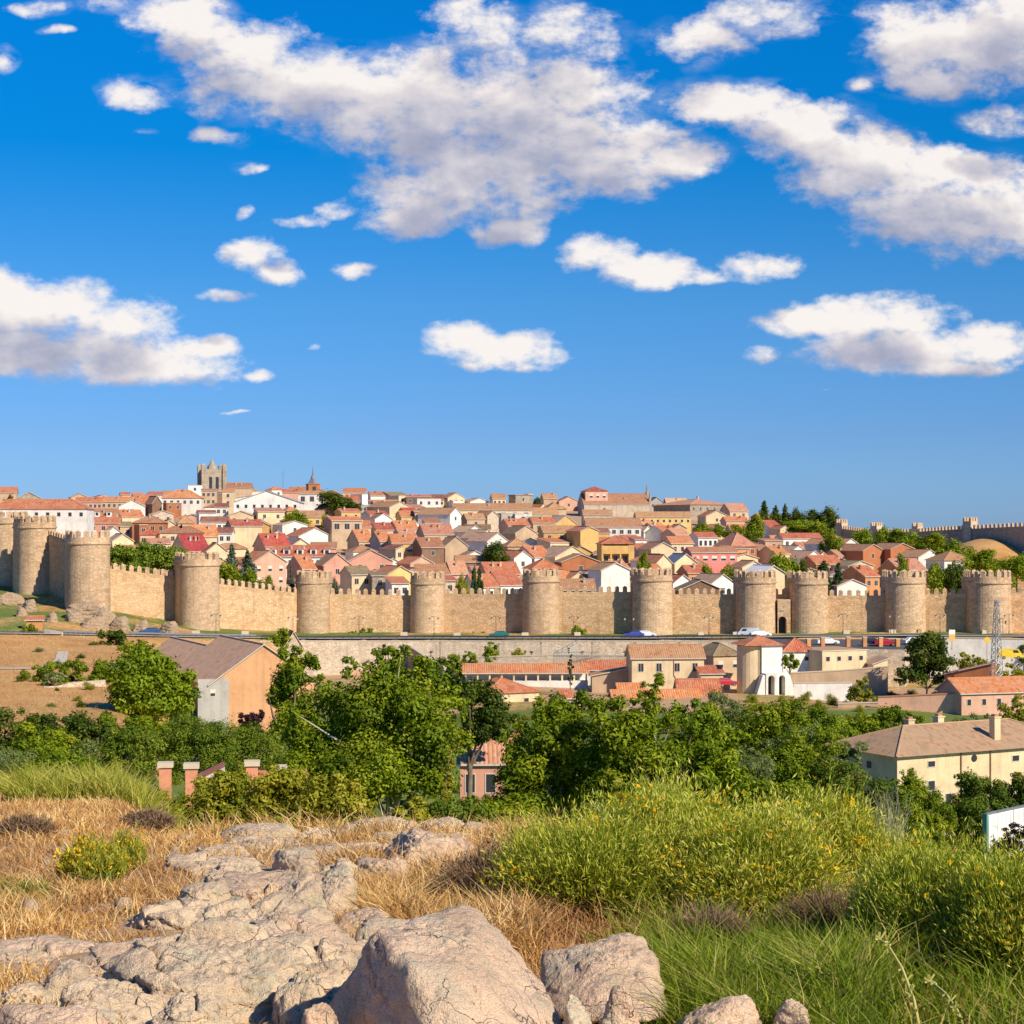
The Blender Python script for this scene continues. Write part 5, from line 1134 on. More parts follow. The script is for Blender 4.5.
# hermitage
d = 330; x0 = (764 - 512) / FP * d; zb = zrow(694, d)
t = thing('hermitage', 'small white hermitage with square tower-like block, rounded apse and two-arched porch', 'chapel', (x0, d, zb), R(14)); k = d / FP
b = MB(); b.box(-.4, 3.6, 0, 7, -3, 48.5 * k); b.build('wall', M['w_white'], t)
b = MB(); b.cyl(-.9, 3.4, -3, 47.5 * k, 2.9, n=24); b.build('apse', M['w_cream'], t)
b = MB(); e = [(-4.0, -.5, 48.5 * k), (4.1, -.5, 48.5 * k), (4.1, 7.5, 48.5 * k), (-4.0, 7.5, 48.5 * k)]; ap = (.4, 3.5, 58 * k)
for q in range(4): roof_quad(b, [e[q], e[(q + 1) % 4], ap], Vector(e[(q + 1) % 4]) - Vector(e[q]))
b.quad(e[::-1], 1); b.build('roof', [M['r_red'], M['w_white']], t)
for q in range(2): arch_block('porch', t, -.5 + q * 2.1, 1.597 + q * 2.1, -2.2, -.01, -3, 3.9, .55 + q * 2.1, 1.25, 3.2, M['w_white'], .35)
for s, xx in ((-1, -.55), (1, 3.75)):
    b = MB(); b.hexa([(min(xx, xx + s * 2.6), -2.0, -3), (max(xx, xx + s * 2.6), -2.0, -3), (max(xx, xx + s * 2.6), -.6, -3), (min(xx, xx + s * 2.6), -.6, -3)],
                      [(min(xx, xx + s * .5) if s > 0 else xx - .5, -2.0, 3.6), (xx if s < 0 else xx + .5, -2.0, 3.6), (xx if s < 0 else xx + .5, -.6, 3.6), (min(xx, xx + s * .5) if s > 0 else xx - .5, -.6, 3.6)])
    b.build('buttress', M['w_white'], t)
b = MB(); b.tube([(-.55, -.1, 8.5), (-.55, -.1, 4)], [.07, .07], 6); b.build('downpipe', M['metal'], t)
# big house at the lower right
th = R(28); Wd, D, Hh = 28, 12.0, 7.2; cx, cd = 42.8 + math.cos(th) * Wd / 2, 200 + math.sin(th) * Wd / 2
t = thing('large_house', 'large cream house with brown hip roof and three chimneys behind the shrubs', 'house', (cx, cd, zrow(756, 200) - Hh), th, LOW)
make_walls(t, 'h', Wd, D, Hh, 3, 'w_cream', 4); make_roof(t, 'h', Wd, D, Hh, 2.3, 'r_earth', ov=.6)
for s, zz, w_, h_ in ((4.9, Hh - 1.5, 1.0, .62), (4.9, Hh - 4.1, .95, 1.0), (7.4, Hh - 6.0, .8, 1.3), (17.5, Hh - 1.6, 1.0, .62), (17.5, Hh - 4.2, .95, 1.1)):
    part('window', window_mesh(w_, h_, 'p'), t, (-Wd / 2 + s, 0, zz))
b = MB(); b.cyl(0, 0, 0, .06, .42, n=16); ow = b.build('round_window', M['pane'], t); ow.location = (-Wd / 2 + 11.2, 0, Hh - .9); ow.rotation_euler.x = R(90)
part('window', window_mesh(.9, .8, 'p'), t, (-Wd / 2, D * .4, Hh - 1.9), R(-90))
for s in (9.2, 13.6):
    b = MB(); b.tube([(-Wd / 2 + s, -.1, Hh - .1), (-Wd / 2 + s, -.1, -2)], [.07, .07], 6); b.build('downpipe', M['w_brown'], t)
for xx, yy, zz, hh in ((-6.0, 7.4, Hh + 1.7, 1.2), (-1.9, 7.0, Hh + 1.8, 1.3), (2.2, 2.0, Hh + .9, 2.4)): chimney(t, xx, yy, zz, hh, .9, 'w_cream')
# white panel fence at the lower right
pa, pb = plan(986, 60), plan(1062, 63.6); v = Vector((pb[0] - pa[0], pb[1] - pa[1], 0)); lf = v.length
t = thing('panel_fence', 'white panel fence with a green end post behind the broom bushes', 'fence', (pa[0], pa[1], 10.4), math.atan2(v.y, v.x)); zt = zrow(815, 60) - 10.4
for k in range(3):
    b = MB(); b.box(lf * k / 3 + .03, lf * (k + 1) / 3 - .01, -.03, .03, -.5, zt)
    for j in range(6): xx = lf * k / 3 + .1 + j * lf / 18; b.box(xx, xx + .05, -.05, -.031, -.4, zt - .05)
    b.build('panel', M['white_paint'], t)
b = MB(); b.box(-.09, .03, -.08, .08, -.8, zt + .05); b.build('post', simple('green paint', (.10, .26, .20), .5), t)
b = MB(); b.box(0, lf, -.05, .05, zt + .003, zt + .07); b.build('top_rail', M['metal'], t)
M['pillar_brick'] = plaster('pillar brick', (.55, .24, .14))
# gate pillars in the near left
for px, yt, yb, lab in ((165.5, 765, 792, 'brick gate pillar with white cap, left of the pair'), (191.5, 766, 797, 'brick gate pillar with white cap beside the small orange roof'), (252, 763.5, 790, 'white-capped pillar half hidden by the yellow-green bushes'), (281, 768, 790, 'slim brick pillar behind the yellow-green bushes, nearest the tree')):
    brick_pillar(px, 58, yt + 2, yb + 12, lab, 'brick gate pillars', w=.38 if px < 270 else .28, mat='pillar_brick')
for o in [o for o in COL.objects if o.name.startswith('cap') and o.parent and 'gate' in str(o.parent.get('group'))]: o.data.materials[0] = M['coping']

# ---- street lamps, cars, blocks, guard rails along the road
def lamp_mesh():
    pole = MB(); pole.cyl(0, 0, -.5, .8, .10, .09, 8); pole.cyl(0, 0, .8, 4.3, .06, .045, 8); pole.tube([(-.95, 0, 4.0), (-.5, 0, 4.28), (0, 0, 4.3), (.5, 0, 4.28), (.95, 0, 4.0)], [.035] * 5, 6)
    ln = MB(); ln.cyl(0, 0, -.5, -.08, .13, .22, 8); cp = MB(); cp.cyl(0, 0, -.08, .12, .26, .04, 8)
    return pole.mesh('pole', M['dark_metal']), ln.mesh('lantern', M['lamp_glass']), cp.mesh('cap', M['dark_metal'])
LP, LL, LC = lamp_mesh()
for px, lab in ((216, 'beside the tower below the umbrella pines'), (293, 'in the shade beside the slender tower'), (359, 'before the wall below the beige olive-roofed house'), (434, 'in front of the pale slender tower'), (496, 'before the wall below the cypress pair'), (574, 'above the round bush at the wall foot'),
                (629, 'in the shade left of the broad tower'), (709, 'before the wall section with dry weeds'), (843, 'before the wall right of the gate'), (894, 'against the shaded side of the tower below the brick-red houses'), (940, 'behind the top of the dark round tree'), (1009, 'right of the lattice pylon')):
    d = float(road_d(px)) + 6.5; x = (px - 512) / FP * d; z = Hs(x, d)
    t = thing('street_lamp', 'twin-arm street lamp ' + lab, 'street lamp', (x, d, z), R(5), 'twin-arm street lamps along the road')
    part('pole', LP, t)
    for s in (-.95, .95):
        l = part('lantern', LL, t, (s, 0, 3.95)); part('cap', LC, l)
for px, yt, lab in ((440, 643, 'left of the clipped bush'), (499, 644, 'right of the clipped bush'), (541, 643, 'left of the stair rail'), (592, 643, 'right of the stair rail'), (635, 643, 'above the left end of the cream two-storey house'), (679, 643, 'above the right end of the cream two-storey house')):
    d = float(road_d(px)) - 8.5; x = (px - 512) / FP * d; z = Hs(x, d); t = thing('light_pole', 'thin dark pole before the retaining wall ' + lab, 'pole', (x, d, z), 0, 'thin poles before the retaining wall')
    h = zrow(yt, d) - z; b = MB(); b.cyl(0, 0, -.5, h, .09, .06, 8); b.build('pole', M['dark_metal'], t); b = MB(); b.box(-.3, .3, -.12, .12, h - .02, h + .1); b.build('lamp_head', M['dark_metal'], t)
# stair rail on the terrace
t = thing('stair_rail', 'grey stair ramp with rail climbing the retaining wall', 'stair', (plan(556, 369)[0], 369, -5.5), 0)
b = MB(); b.hexa([(-.6, 0, -3), (4.3, 0, -3), (4.3, 1.2, -3), (-.6, 1.2, -3)], [(-.6, 0, zrow(657, 369) + 5.5), (4.3, 0, zrow(643, 369) + 5.5), (4.3, 1.2, zrow(643, 369) + 5.5), (-.6, 1.2, zrow(657, 369) + 5.5)]); b.build('ramp', M['concrete'], t)
b = MB(); b.tube([(-.6, -.02, zrow(654, 369) + 5.5), (4.3, -.02, zrow(640, 369) + 5.5)], [.07, .07], 6)
for k in range(6): b.tube([(-.6 + k * .98, -.02, zrow(657 - 2.8 * k, 369) + 5.4), (-.6 + k * .98, -.02, zrow(654 - 2.8 * k, 369) + 5.5)], [.05, .05], 5)
b.build('rail', M['metal'], t)
t = thing('fence', 'low grey mesh fence on the terrace below the stair rail', 'fence', (plan(577, 361)[0], 361, zrow(657, 361)), 0)
b = MB()
for k in range(19): b.cyl(-4.6 + k * .5, 0, -.6, 1.0, .03, n=5)
b.build('post', M['metal'], t); b = MB(); b.box(-4.6, 4.4, -.02, .02, .9, 1.0); b.box(-4.6, 4.4, -.02, .02, .1, .18); b.build('rail', M['metal'], t)
# cars
CARS = {}
def car_parts(col, van=False):
    if (col, van) in CARS: return CARS[(col, van)]
    L_, w = (4.3, .86); prof = [(-2.15, .32), (2.15, .32), (2.15, .62), (2.05, .82), (1.1, .95), (.45, 1.42), (-1.0, 1.45), (-1.85, .98), (-2.12, .9)]
    if van: prof = [(-2.3, .35), (2.3, .35), (2.3, .8), (2.0, 1.1), (1.4, 1.85), (-2.2, 1.9), (-2.3, 1.7)]
    b = MB(); inset = lambda z: 0 if z < 1 else .12
    l = [(x, -w + inset(z), z) for x, z in prof]; r_ = [(x, w - inset(z), z) for x, z in prof]; n = len(prof)
    b.quad(l); b.quad(r_[::-1])
    for k in range(n): j = (k + 1) % n; b.quad([l[j], l[k], r_[k], r_[j]])
    body = b.mesh('body', simple('car paint ' + str(len(CARS)), col, .25))
    g = MB()
    if van: sw = [(1.5, 1.2), (1.2, 1.7), (.4, 1.7), (.4, 1.2)]; fr = ((2.02, 1.12), (1.43, 1.8))
    else: sw = [(1.0, .99), (.42, 1.36), (-.95, 1.38), (-1.6, 1.0)]; fr = ((1.13, .97), (.5, 1.38))
    g.quad([(x, -w + .085 - (.0 if z > 1.1 else .03), z) for x, z in sw]); g.quad([(x, w - .085 + (.0 if z > 1.1 else .03), z) for x, z in sw][::-1])
    (xa, za), (xb, zb_) = fr; g.quad([(xa + .012, -w + .2, za + .02), (xa + .012, w - .2, za + .02), (xb + .03, w - .22, zb_), (xb + .03, -w + .22, zb_)])
    win = g.mesh('windows_band', M['glass_car'])
    wh = MB(); wh.cyl(0, 0, -.1, .1, .31, n=14); wm = wh.mesh('wheel', M['rubber']); rm_ = MB(); rm_.cyl(0, 0, .1, .112, .18, n=10); rim = rm_.mesh('rim', M['metal'])
    hl = MB(); hl.box(2.08, 2.17, -.18, .18, .6, .74); hm = hl.mesh('headlight', M['lamp_glass'])
    CARS[(col, van)] = (body, win, wm, rim, hm); return CARS[(col, van)]
def car(px, d, col, lab, rz=0, van=False, z=None):
    x = (px - 512) / FP * d; z = float(road_z(px)) + .11 if z is None else z
    t = thing('parked_van' if van else 'car', lab, 'van' if van else 'car', (x, d, z), R(rz), 'cars on the road below the wall')
    body, win, wm, rim, hm = car_parts(col, van)
    part('body', body, t); part('window', win, t)
    for sx in (-1.35, 1.35):
        for sy in (-.78, .78):
            w_ = part('wheel', wm, t, (sx, sy, .31)); w_.rotation_euler = (R(90) if sy < 0 else R(-90), 0, 0); part('rim', rim, w_)
    for sy in (-.6, .6): part('headlight', hm, t, (0, sy, 0))
car(150, float(road_d(150)) + 1, (.05, .10, .22), 'dark blue car on the road below the tower with umbrella pines', 184)
car(499, float(road_d(499)) - 1, (.03, .16, .15), 'dark green car on the road between the pale tower and the seventh tower', 180)
car(634, float(road_d(634)) - 1, (.05, .08, .35), 'blue car in front of the broad tower', 180); car(646, float(road_d(646)) + 1, (.75, .75, .76), 'white car just behind the blue car', 2)
car(748, float(road_d(748)) - .5, (.42, .46, .5), 'grey van parked before the left gate tower', 180, True); car(761, float(road_d(761)) - 2, (.8, .8, .8), 'white car beside the grey van', 0)
car(828, 357, (.8, .8, .8), 'white car on the apron behind the second brick pillar', 0, z=1.26); car(873, 355, (.02, .02, .05), 'black car on the apron between two brick pillars', 0, z=1.26); car(885, 353.5, (.4, .02, .04), 'red car on the apron beside the black car', 0, z=1.26); car(914, 358, (.7, .72, .75), 'silver car on the apron next to the dark round tree', 12, z=1.26)
car(726, 329, (.42, .03, .05), 'red car parked below the olive-roofed house', 10, z=zrow(686, 329)); car(1010, 336, (.72, .50, .03), 'yellow van on the bank right of the lattice pylon', 0, True, z=zrow(659, 336)); 
# stone blocks on the verge
bb = MB(); bb.hexa([(-.8, -.35, -.4), (.8, -.35, -.4), (.8, .35, -.4), (-.8, .35, -.4)], [(-.72, -.3, .78), (.74, -.32, .74), (.7, .3, .8), (-.74, .3, .76)]); SB = bb.mesh('stone_block', M['coping'])
for px, lab in ((142, 'behind the dark blue car'), (196, 'below the tower by the umbrella pines'), (245, 'right of the lamp by the umbrella-pine tower'), (404, 'left of the pale slender tower'), (457, 'right of the pale slender tower'), (525, 'left of the seventh tower'), (577, 'beside the round bush at the wall foot'), (701, 'below the weeds at the wall foot'), (736, 'left of the grey van'), (846, 'below the lamp right of the gate'), (892, 'below the lamp by the tower under the brick-red houses'), (985, 'behind the pylon')):
    d = float(road_d(px)) + 7.5; x = (px - 512) / FP * d
    o = part('stone_block', SB, None, (x, d, Hs(x, d)), R(px % 13)); tag(o, 'pale stone block on the verge ' + lab, 'stone block', 'stone blocks on the verge', 'thing')
def guard_rail(pxs, off, lab, mat='metal'):
    t = None
    P_ = [((p - 512) / FP * (float(road_d(p)) + off), float(road_d(p)) + off, float(road_z(p))) for p in pxs]
    t = thing('guard_rail', lab, 'guard rail', P_[0], 0); o = Vector(P_[0]); b = MB(); c = MB()
    for p, q in zip(P_[:-1], P_[1:]):
        p, q = Vector(p) - o, Vector(q) - o; b.hexa([(p.x, p.y, p.z + .55), (q.x, q.y, q.z + .55), (q.x, q.y + .1, q.z + .55), (p.x, p.y + .1, p.z + .55)], [(p.x, p.y, p.z + .85), (q.x, q.y, q.z + .85), (q.x, q.y + .1, q.z + .85), (p.x, p.y + .1, p.z + .85)])
        c.box(p.x - .06, p.x + .06, p.y + .101, p.y + .2, p.z - .3, p.z + .8)
    b.build('rail', M[mat], t); c.build('posts_row', M['dark_metal'], t)
guard_rail(list(range(63, 97, 5)), -4, 'pale steel guard rail by the road under the corner tower'); guard_rail(list(range(130, 262, 6)), -4, 'steel guard rail above the barn roofs'); guard_rail(list(range(262, 760, 9)), -6.2, 'long dark railing on top of the retaining wall', 'dark_metal')
# pylon
d = 312; x, _, z = at(996.5, 706, d); t = thing('lattice_pylon', 'slim grey steel lattice pylon before the salmon house', 'pylon', (x, d, Hs(x, d)), R(20)); hp = zrow(600, d) - Hs(x, d)
b = MB(); wv = lambda z: 1.0 - .75 * z / hp
for sx, sy in ((-1, -1), (1, -1), (1, 1), (-1, 1)): b.tube([(sx * wv(0), sy * wv(0), -.5), (sx * wv(hp), sy * wv(hp), hp)], [.09, .06], 4)
b.build('corner_posts', M['metal'], t); b = MB(); nn = 13
for k in range(nn):
    z0_, z1_ = hp * k / nn, hp * (k + 1) / nn; a, c = wv(z0_), wv(z1_)
    for (ux, uy), (vx, vy) in (((-1, -1), (1, -1)), ((1, -1), (1, 1)), ((1, 1), (-1, 1)), ((-1, 1), (-1, -1))):
        b.tube([(ux * a, uy * a, z0_), (vx * c, vy * c, z1_)], [.045, .045], 4); b.tube([(vx * a, vy * a, z0_), (ux * c, uy * c, z1_)], [.045, .045], 4); b.tube([(ux * c, uy * c, z1_), (vx * c, vy * c, z1_)], [.04, .04], 4)
b.build('lattice', M['metal'], t); b = MB()
for zz in (hp - .4, hp - 2.2): b.tube([(-1.6, 0, zz), (1.6, 0, zz)], [.06, .06], 4)
b.build('cross_arm', M['metal'], t)
# round yellow sign and info board
d = 345; x, _, z = at(987, 640, d); t = thing('road_sign', 'round yellow sign left of the lattice pylon', 'sign', (x, d, z - 3.2), 0); b = MB(); b.cyl(0, .06, -1, 3.8, .05, n=6); b.build('post', M['metal'], t); b = MB(); b.cyl(0, 0, -.03, .03, .6, n=20); q = b.build('sign_disc', simple('yellow sign paint', (.75, .5, .06), .4), t); q.location = (0, 0, 3.2); q.rotation_euler.x = R(90)
d = 350; x, _, z = at(952, 640, d); t = thing('info_board', 'yellow and white board on a post right of the dark round tree', 'sign', (x, d, z), 0); b = MB(); b.cyl(0, .06, -2, 1.8, .06, n=6); b.build('post', M['metal'], t); b = MB(); b.box(-.6, .6, -.05, 0, -.2, 1.1, 0); b.box(-.6, .6, -.05, 0, 1.103, 2.0, 1); b.build('board', [simple('board yellow', (.7, .45, .12), .5), M['white_paint']], t)
# path in the dry field
V = []; F = []
for k, (px, d) in enumerate(((-40, 262), (0, 262), (30, 263), (48, 267), (57, 274), (61, 283), (63, 296))):
    x = (px - 512) / FP * d; nx, ny = (0, 1) if k < 3 else (.9, .3)
    for s in (-1.1, 1.1): xx, yy = x - nx * s * (1 if k >= 3 else 0), d + ny * s; V.append((xx, yy, Hs(xx, yy) + .12))
    if k: F.append((2 * k - 2, 2 * k, 2 * k + 1, 2 * k - 1))
o = link(bpy.data.objects.new('path', np_mesh('path', V, [np.array(F)], M['concrete']))); tag(o, kind='structure')
# ================================================================ vegetation
LV = {'mid': leafmat('broad leaves', [(0, (.06, .10, .005)), (.45, (.155, .225, .007)), (.8, (.27, .33, .012)), (1, (.42, .43, .03))]),
      'dark': leafmat('dark leaves', [(0, (.022, .046, .007)), (.5, (.06, .10, .009)), (1, (.16, .20, .02))]),
      'fresh': leafmat('fresh leaves', [(0, (.07, .125, .007)), (.5, (.19, .275, .009)), (1, (.36, .42, .02))]),
      'pine': leafmat('pine needles', [(0, (.05, .09, .008)), (.5, (.125, .19, .012)), (1, (.24, .29, .03))], .15),
      'willow': leafmat('willow leaves', [(0, (.09, .13, .035)), (.5, (.18, .235, .07)), (1, (.32, .36, .15))]),
      'yellow': leafmat('yellow-green leaves', [(0, (.13, .15, .010)), (.5, (.29, .30, .018)), (1, (.50, .45, .05))]),
      'cypress': leafmat('conifer scales', [(0, (.018, .042, .014)), (.5, (.035, .075, .022)), (1, (.075, .115, .035))], .12),
      'blue': leafmat('grey conifer', [(0, (.05, .075, .05)), (.5, (.085, .115, .075)), (1, (.14, .17, .11))], .12),
      'purple': leafmat('purple leaves', [(0, (.022, .008, .014)), (.6, (.05, .018, .03)), (1, (.10, .04, .06))]),
      'rusty': leafmat('leaves and red seed heads', [(0, (.05, .09, .008)), (.5, (.12, .19, .013)), (.85, (.20, .27, .03)), (.93, (.34, .16, .03)), (1, (.40, .19, .06))])}
def leaf_cloud(rng, C_, Rr, n, size, asp=.55, up=.35, shell=.55, tint_c=None, hang=0):
    """n leaf quads on clumps (centres C_, radii Rr (k,3))"""
    k = len(C_); w = (Rr[:, 0] * Rr[:, 1] * Rr[:, 2]) ** .667; w = w / w.sum()
    i = rng.choice(k, n, p=w)
    dirs = rng.normal(size=(n, 3)); dirs /= np.linalg.norm(dirs, axis=1, keepdims=True)
    rad = shell + (1 - shell) * rng.random(n) ** .6; rad *= (1 + .25 * rng.normal(size=n))
    p = C_[i] + dirs * Rr[i] * rad[:, None]
    nrm = dirs * .95 + rng.normal(size=(n, 3)) * .38 + np.array([0, 0, up]); nrm /= np.linalg.norm(nrm, axis=1, keepdims=True)
    a = np.cross(nrm, rng.normal(size=(n, 3)) + np.array([0, 0, hang * 2])); a /= np.linalg.norm(a, axis=1, keepdims=True) + 1e-9
    b = np.cross(nrm, a)
    if hang: b = b * (1 - hang) + np.array([0, 0, -1]) * hang; b /= np.linalg.norm(b, axis=1, keepdims=True)
    s = size * (.6 + .8 * rng.random(n))[:, None]
    V = np.stack([p - b * s * .5, p + a * s * asp * .5 + nrm * s * .08, p + b * s * .5, p - a * s * asp * .5 + nrm * s * .08], 1).reshape(-1, 3)
    tc = rng.random(k) if tint_c is None else tint_c
    t = np.clip(.60 * tc[i] + .40 * rng.random(n) + .04, 0, 1); T = np.repeat(t, 4)
    F = np.arange(4 * n).reshape(-1, 4)
    return V, F, T
def lobes_to_clumps(rng, lobes, d, per, fr=.34, dz=.8):
    C_, Rr = [], []
    for q in lobes:
        lx, ly, rx, ry = q[:4]; dd = d + (q[4] if len(q) > 4 else 0)
        c = np.array(at(lx, ly, dd)); r = np.array([rx / FP * d, rx / FP * d * dz, ry / FP * d])
        n = max(9, int(per * rx * ry / 900)); v = rng.normal(size=(n, 3)); v /= np.linalg.norm(v, axis=1, keepdims=True)
        v *= (.35 + .5 * rng.random(n) ** .5)[:, None]
        C_.append(c + v * r); m = min(r) * fr
        z_ = .55 + 1.0 * rng.random(n) ** 2; Rr.append(np.stack([m * z_ * (.8 + .4 * rng.random(n)), m * z_ * (.8 + .4 * rng.random(n)), m * z_ * (.6 + .4 * rng.random(n))], 1) + .02)
    return np.concatenate(C_), np.concatenate(Rr)
SEED = [100]
def plant(label, d, lobes, n, leaf, mat, cat='tree', name='tree', trunk=None, bark='bark', group=None, per=14, fr=.36, up=.35, asp=.55, hang=0, tw=.018, limbs=7, shell=.5, lift=None):
    """tree or bush whose outline is a set of lobes (image position and radii, optional depth offset)"""
    SEED[0] += 1; rng = np.random.default_rng(SEED[0])
    if cat != 'tree':            # foliage reaches the ground
        ex = []
        for q in lobes:
            lx, ly, rx, ry = q[:4]; gy = HZ - (Hs((lx - 512) / FP * d, d) - CZ) * FP / d; yy = ly + ry * .9
            while yy < gy - 2 and len(ex) < 60:
                ex.append((lx, yy, rx * .92, ry * .9)); yy += ry
        n = int(n * (1 + .5 * len(ex) / len(lobes))); lobes = lobes + ex
    C_, Rr = lobes_to_clumps(rng, lobes, d, per, fr)
    cx = np.mean([q[0] for q in lobes]) if trunk is None else trunk
    bx = (cx - 512) / FP * d; bz = Hs(bx, d); o = Vector((bx, d, bz))
    t = thing(name, label, cat, o, 0, group)
    V, F, T = leaf_cloud(rng, C_, Rr, n, leaf, asp, up, shell, hang=hang)
    part('crown' if cat == 'tree' else 'foliage', np_mesh('crown', V - np.array(o), [F], LV[mat], attrs={'tint': T}), t)
    # trunk with limbs that reach into the clumps
    zc = C_[:, 2]; low = zc.min() - bz; topz = zc.max() - bz; hgt = topz
    b = MB(); r0 = max(.02, tw * hgt); j = lambda s: (random.random() - .5) * s
    if cat == 'tree':
        p = [(0, 0, -.4), (j(.05) * hgt, j(.05) * hgt, max(.3, low * .7)), (j(.08) * hgt, j(.06) * hgt, (low + hgt) * .42), (j(.1) * hgt, j(.08) * hgt, hgt * .88)]
        b.tube(p, [r0, r0 * .8, r0 * .5, r0 * .12], 8); st = Vector(p[1])
    else: st = Vector((0, 0, -.1))
    for k in range(limbs):
        q = Vector(C_[rng.integers(len(C_))]) - o; s = st + Vector((0, 0, max(0, (q.z - st.z)) * .25 * random.random())) if cat == 'tree' else st + Vector((j(.3), j(.3), 0))
        m = s.lerp(q, .5) + Vector((j(.1) * hgt, j(.1) * hgt, .06 * hgt)); b.tube([s, m, q], [r0 * .5, r0 * .32, r0 * .08], 6)
    b.build('trunk' if cat == 'tree' else 'stems', M[bark], t)
    return t
# --- trees of the lower ground
plant('cone-shaped bright green tree with several pointed tops left of the barn', 205, [(150, 690, 40, 38), (126, 690, 22, 30), (176, 690, 22, 30), (148, 662, 11, 22), (163, 664, 9, 20), (134, 674, 9, 22), (176, 668, 8, 22), (118, 688, 9, 20), (188, 688, 9, 20), (140, 655, 6, 13), (155, 650, 5, 12)], 22000, .42, 'fresh', per=26, fr=.4, up=.15)
plant('umbrella pine with leaning pale trunk beside the brick gate pillars', 118, [(128, 738, 24, 14), (118, 748, 18, 12), (146, 745, 22, 15), (140, 765, 22, 12), (112, 760, 10, 9)], 17000, .22, 'pine', name='pine_tree', trunk=126, bark='pale_bark', group='umbrella pines below the barn', per=75, fr=.5, asp=.25, up=.6)
plant('umbrella pine in the middle of the three below the barn', 122, [(190, 730, 32, 15), (172, 740, 22, 14), (212, 738, 26, 16), (195, 758, 40, 18), (170, 768, 22, 12)], 24000, .22, 'pine', name='pine_tree', bark='pale_bark', group='umbrella pines below the barn', per=75, fr=.5, asp=.25, up=.6)
plant('umbrella pine nearest the purple shrub below the barn', 126, [(245, 738, 26, 14), (262, 750, 24, 16), (235, 756, 28, 18), (270, 770, 24, 14), (285, 760, 14, 14)], 20000, .22, 'pine', name='pine_tree', bark='pale_bark', group='umbrella pines below the barn', per=75, fr=.5, asp=.25, up=.6)
plant('slender-leaved upright tree standing beside the peach barn wall', 138, [(296, 690, 26, 36), (288, 664, 14, 20), (308, 668, 14, 22), (278, 700, 12, 24), (322, 690, 14, 30), (298, 728, 30, 24), (296, 655, 8, 12)], 15000, .30, 'mid', per=24, fr=.4, up=.2, asp=.4)
plant('big spreading green tree with pale forked branches in the middle', 104, [(388, 712, 46, 40), (340, 724, 36, 34, 1.5), (432, 718, 34, 36, -1.5), (362, 682, 24, 22), (412, 680, 26, 24, 1), (338, 694, 22, 18), (446, 692, 20, 20, 1), (370, 765, 50, 32, -2), (318, 768, 36, 30), (424, 770, 34, 32, -1), (385, 802, 50, 18), (336, 796, 30, 18), (394, 660, 13, 14), (424, 666, 12, 11), (455, 716, 14, 20), (300, 738, 22, 24, 1), (352, 664, 9, 9), (378, 655, 8, 8), (406, 650, 6, 8), (462, 738, 12, 14), (292, 712, 10, 12)], 62000, .22, 'mid', per=13, fr=.52, trunk=388, bark='pale_bark', limbs=14, asp=.6)
plant('dark dense tree right behind the big spreading tree', 165, [(452, 690, 34, 20), (480, 700, 28, 22), (500, 720, 26, 20), (440, 672, 22, 14), (470, 730, 40, 22)], 12000, .34, 'dark', per=22)
plant('dark pointed tree top showing above the big spreading tree', 185, [(388, 660, 12, 16), (392, 678, 20, 18), (384, 650, 6, 9)], 4500, .30, 'dark', per=30)
plant('grey-green willow bush behind the pink house', 196, [(484, 728, 20, 12), (500, 734, 12, 8), (470, 738, 14, 9)], 4500, .24, 'willow', cat='bush', name='willow_bush', asp=.3)
plant('glossy feather-leaved tree directly right of the pink house', 68, [(545, 745, 42, 42), (520, 770, 32, 36), (555, 812, 40, 26), (570, 730, 32, 32), (548, 708, 22, 18), (535, 795, 36, 30), (580, 770, 34, 34), (510, 800, 22, 22), (508, 742, 12, 12), (583, 702, 16, 12)], 30000, .19, 'mid', per=20, fr=.38, trunk=560, bark='pale_bark', asp=.38, group='feather-leaved trees behind the broom')
plant('tallest feather-leaved tree with a leaning leader shoot, before the cream two-storey house', 66, [(632, 735, 38, 34), (610, 712, 24, 18), (655, 715, 26, 18), (640, 765, 44, 34), (600, 750, 26, 28), (650, 690, 11, 12), (658, 680, 9, 8), (638, 698, 8, 8), (624, 784, 38, 26), (645, 802, 40, 24)], 26000, .19, 'mid', per=20, fr=.38, trunk=655, bark='pale_bark', asp=.38, group='feather-leaved trees behind the broom')
plant('feather-leaved tree with red-brown branch, rightmost of the row behind the broom', 72, [(695, 735, 32, 30), (718, 725, 22, 16), (680, 765, 38, 32), (712, 768, 32, 30), (690, 796, 40, 22), (672, 712, 20, 14), (735, 738, 14, 10), (700, 706, 16, 9)], 22000, .19, 'fresh', per=20, fr=.38, trunk=685, asp=.38, group='feather-leaved trees behind the broom')
plant('dark round tree beside the asphalt apron', 322, [(926, 655, 26, 24), (912, 668, 18, 18), (942, 664, 16, 20), (928, 642, 16, 12), (905, 680, 12, 8), (945, 680, 12, 9)], 9000, .55, 'dark', per=34, fr=.4)
plant('small round tree in front of the red hip-roofed white house', 331, [(790, 656, 7, 7), (794, 662, 8, 8), (787, 664, 6, 6)], 1500, .38, 'mid', per=60)
plant('yellow-green round tree beside the whitewashed terrace wall', 308, [(866, 690, 12, 11), (856, 694, 9, 9), (872, 698, 10, 8), (864, 682, 7, 6)], 3000, .42, 'yellow', per=60)
plant('thin sapling before the long red-roofed arcade', 322, [(570, 654, 2.5, 8), (570, 668, 4, 6), (571, 680, 3, 8), (570, 662, 3.5, 5)], 700, .32, 'cypress', per=200, tw=.012)
plant('purple-leaved shrub at the foot of the peach barn wall', 232, [(250, 717, 12, 7), (258, 714, 7, 7), (243, 720, 8, 6)], 2600, .28, 'purple', cat='shrub', name='purple_shrub', per=40)
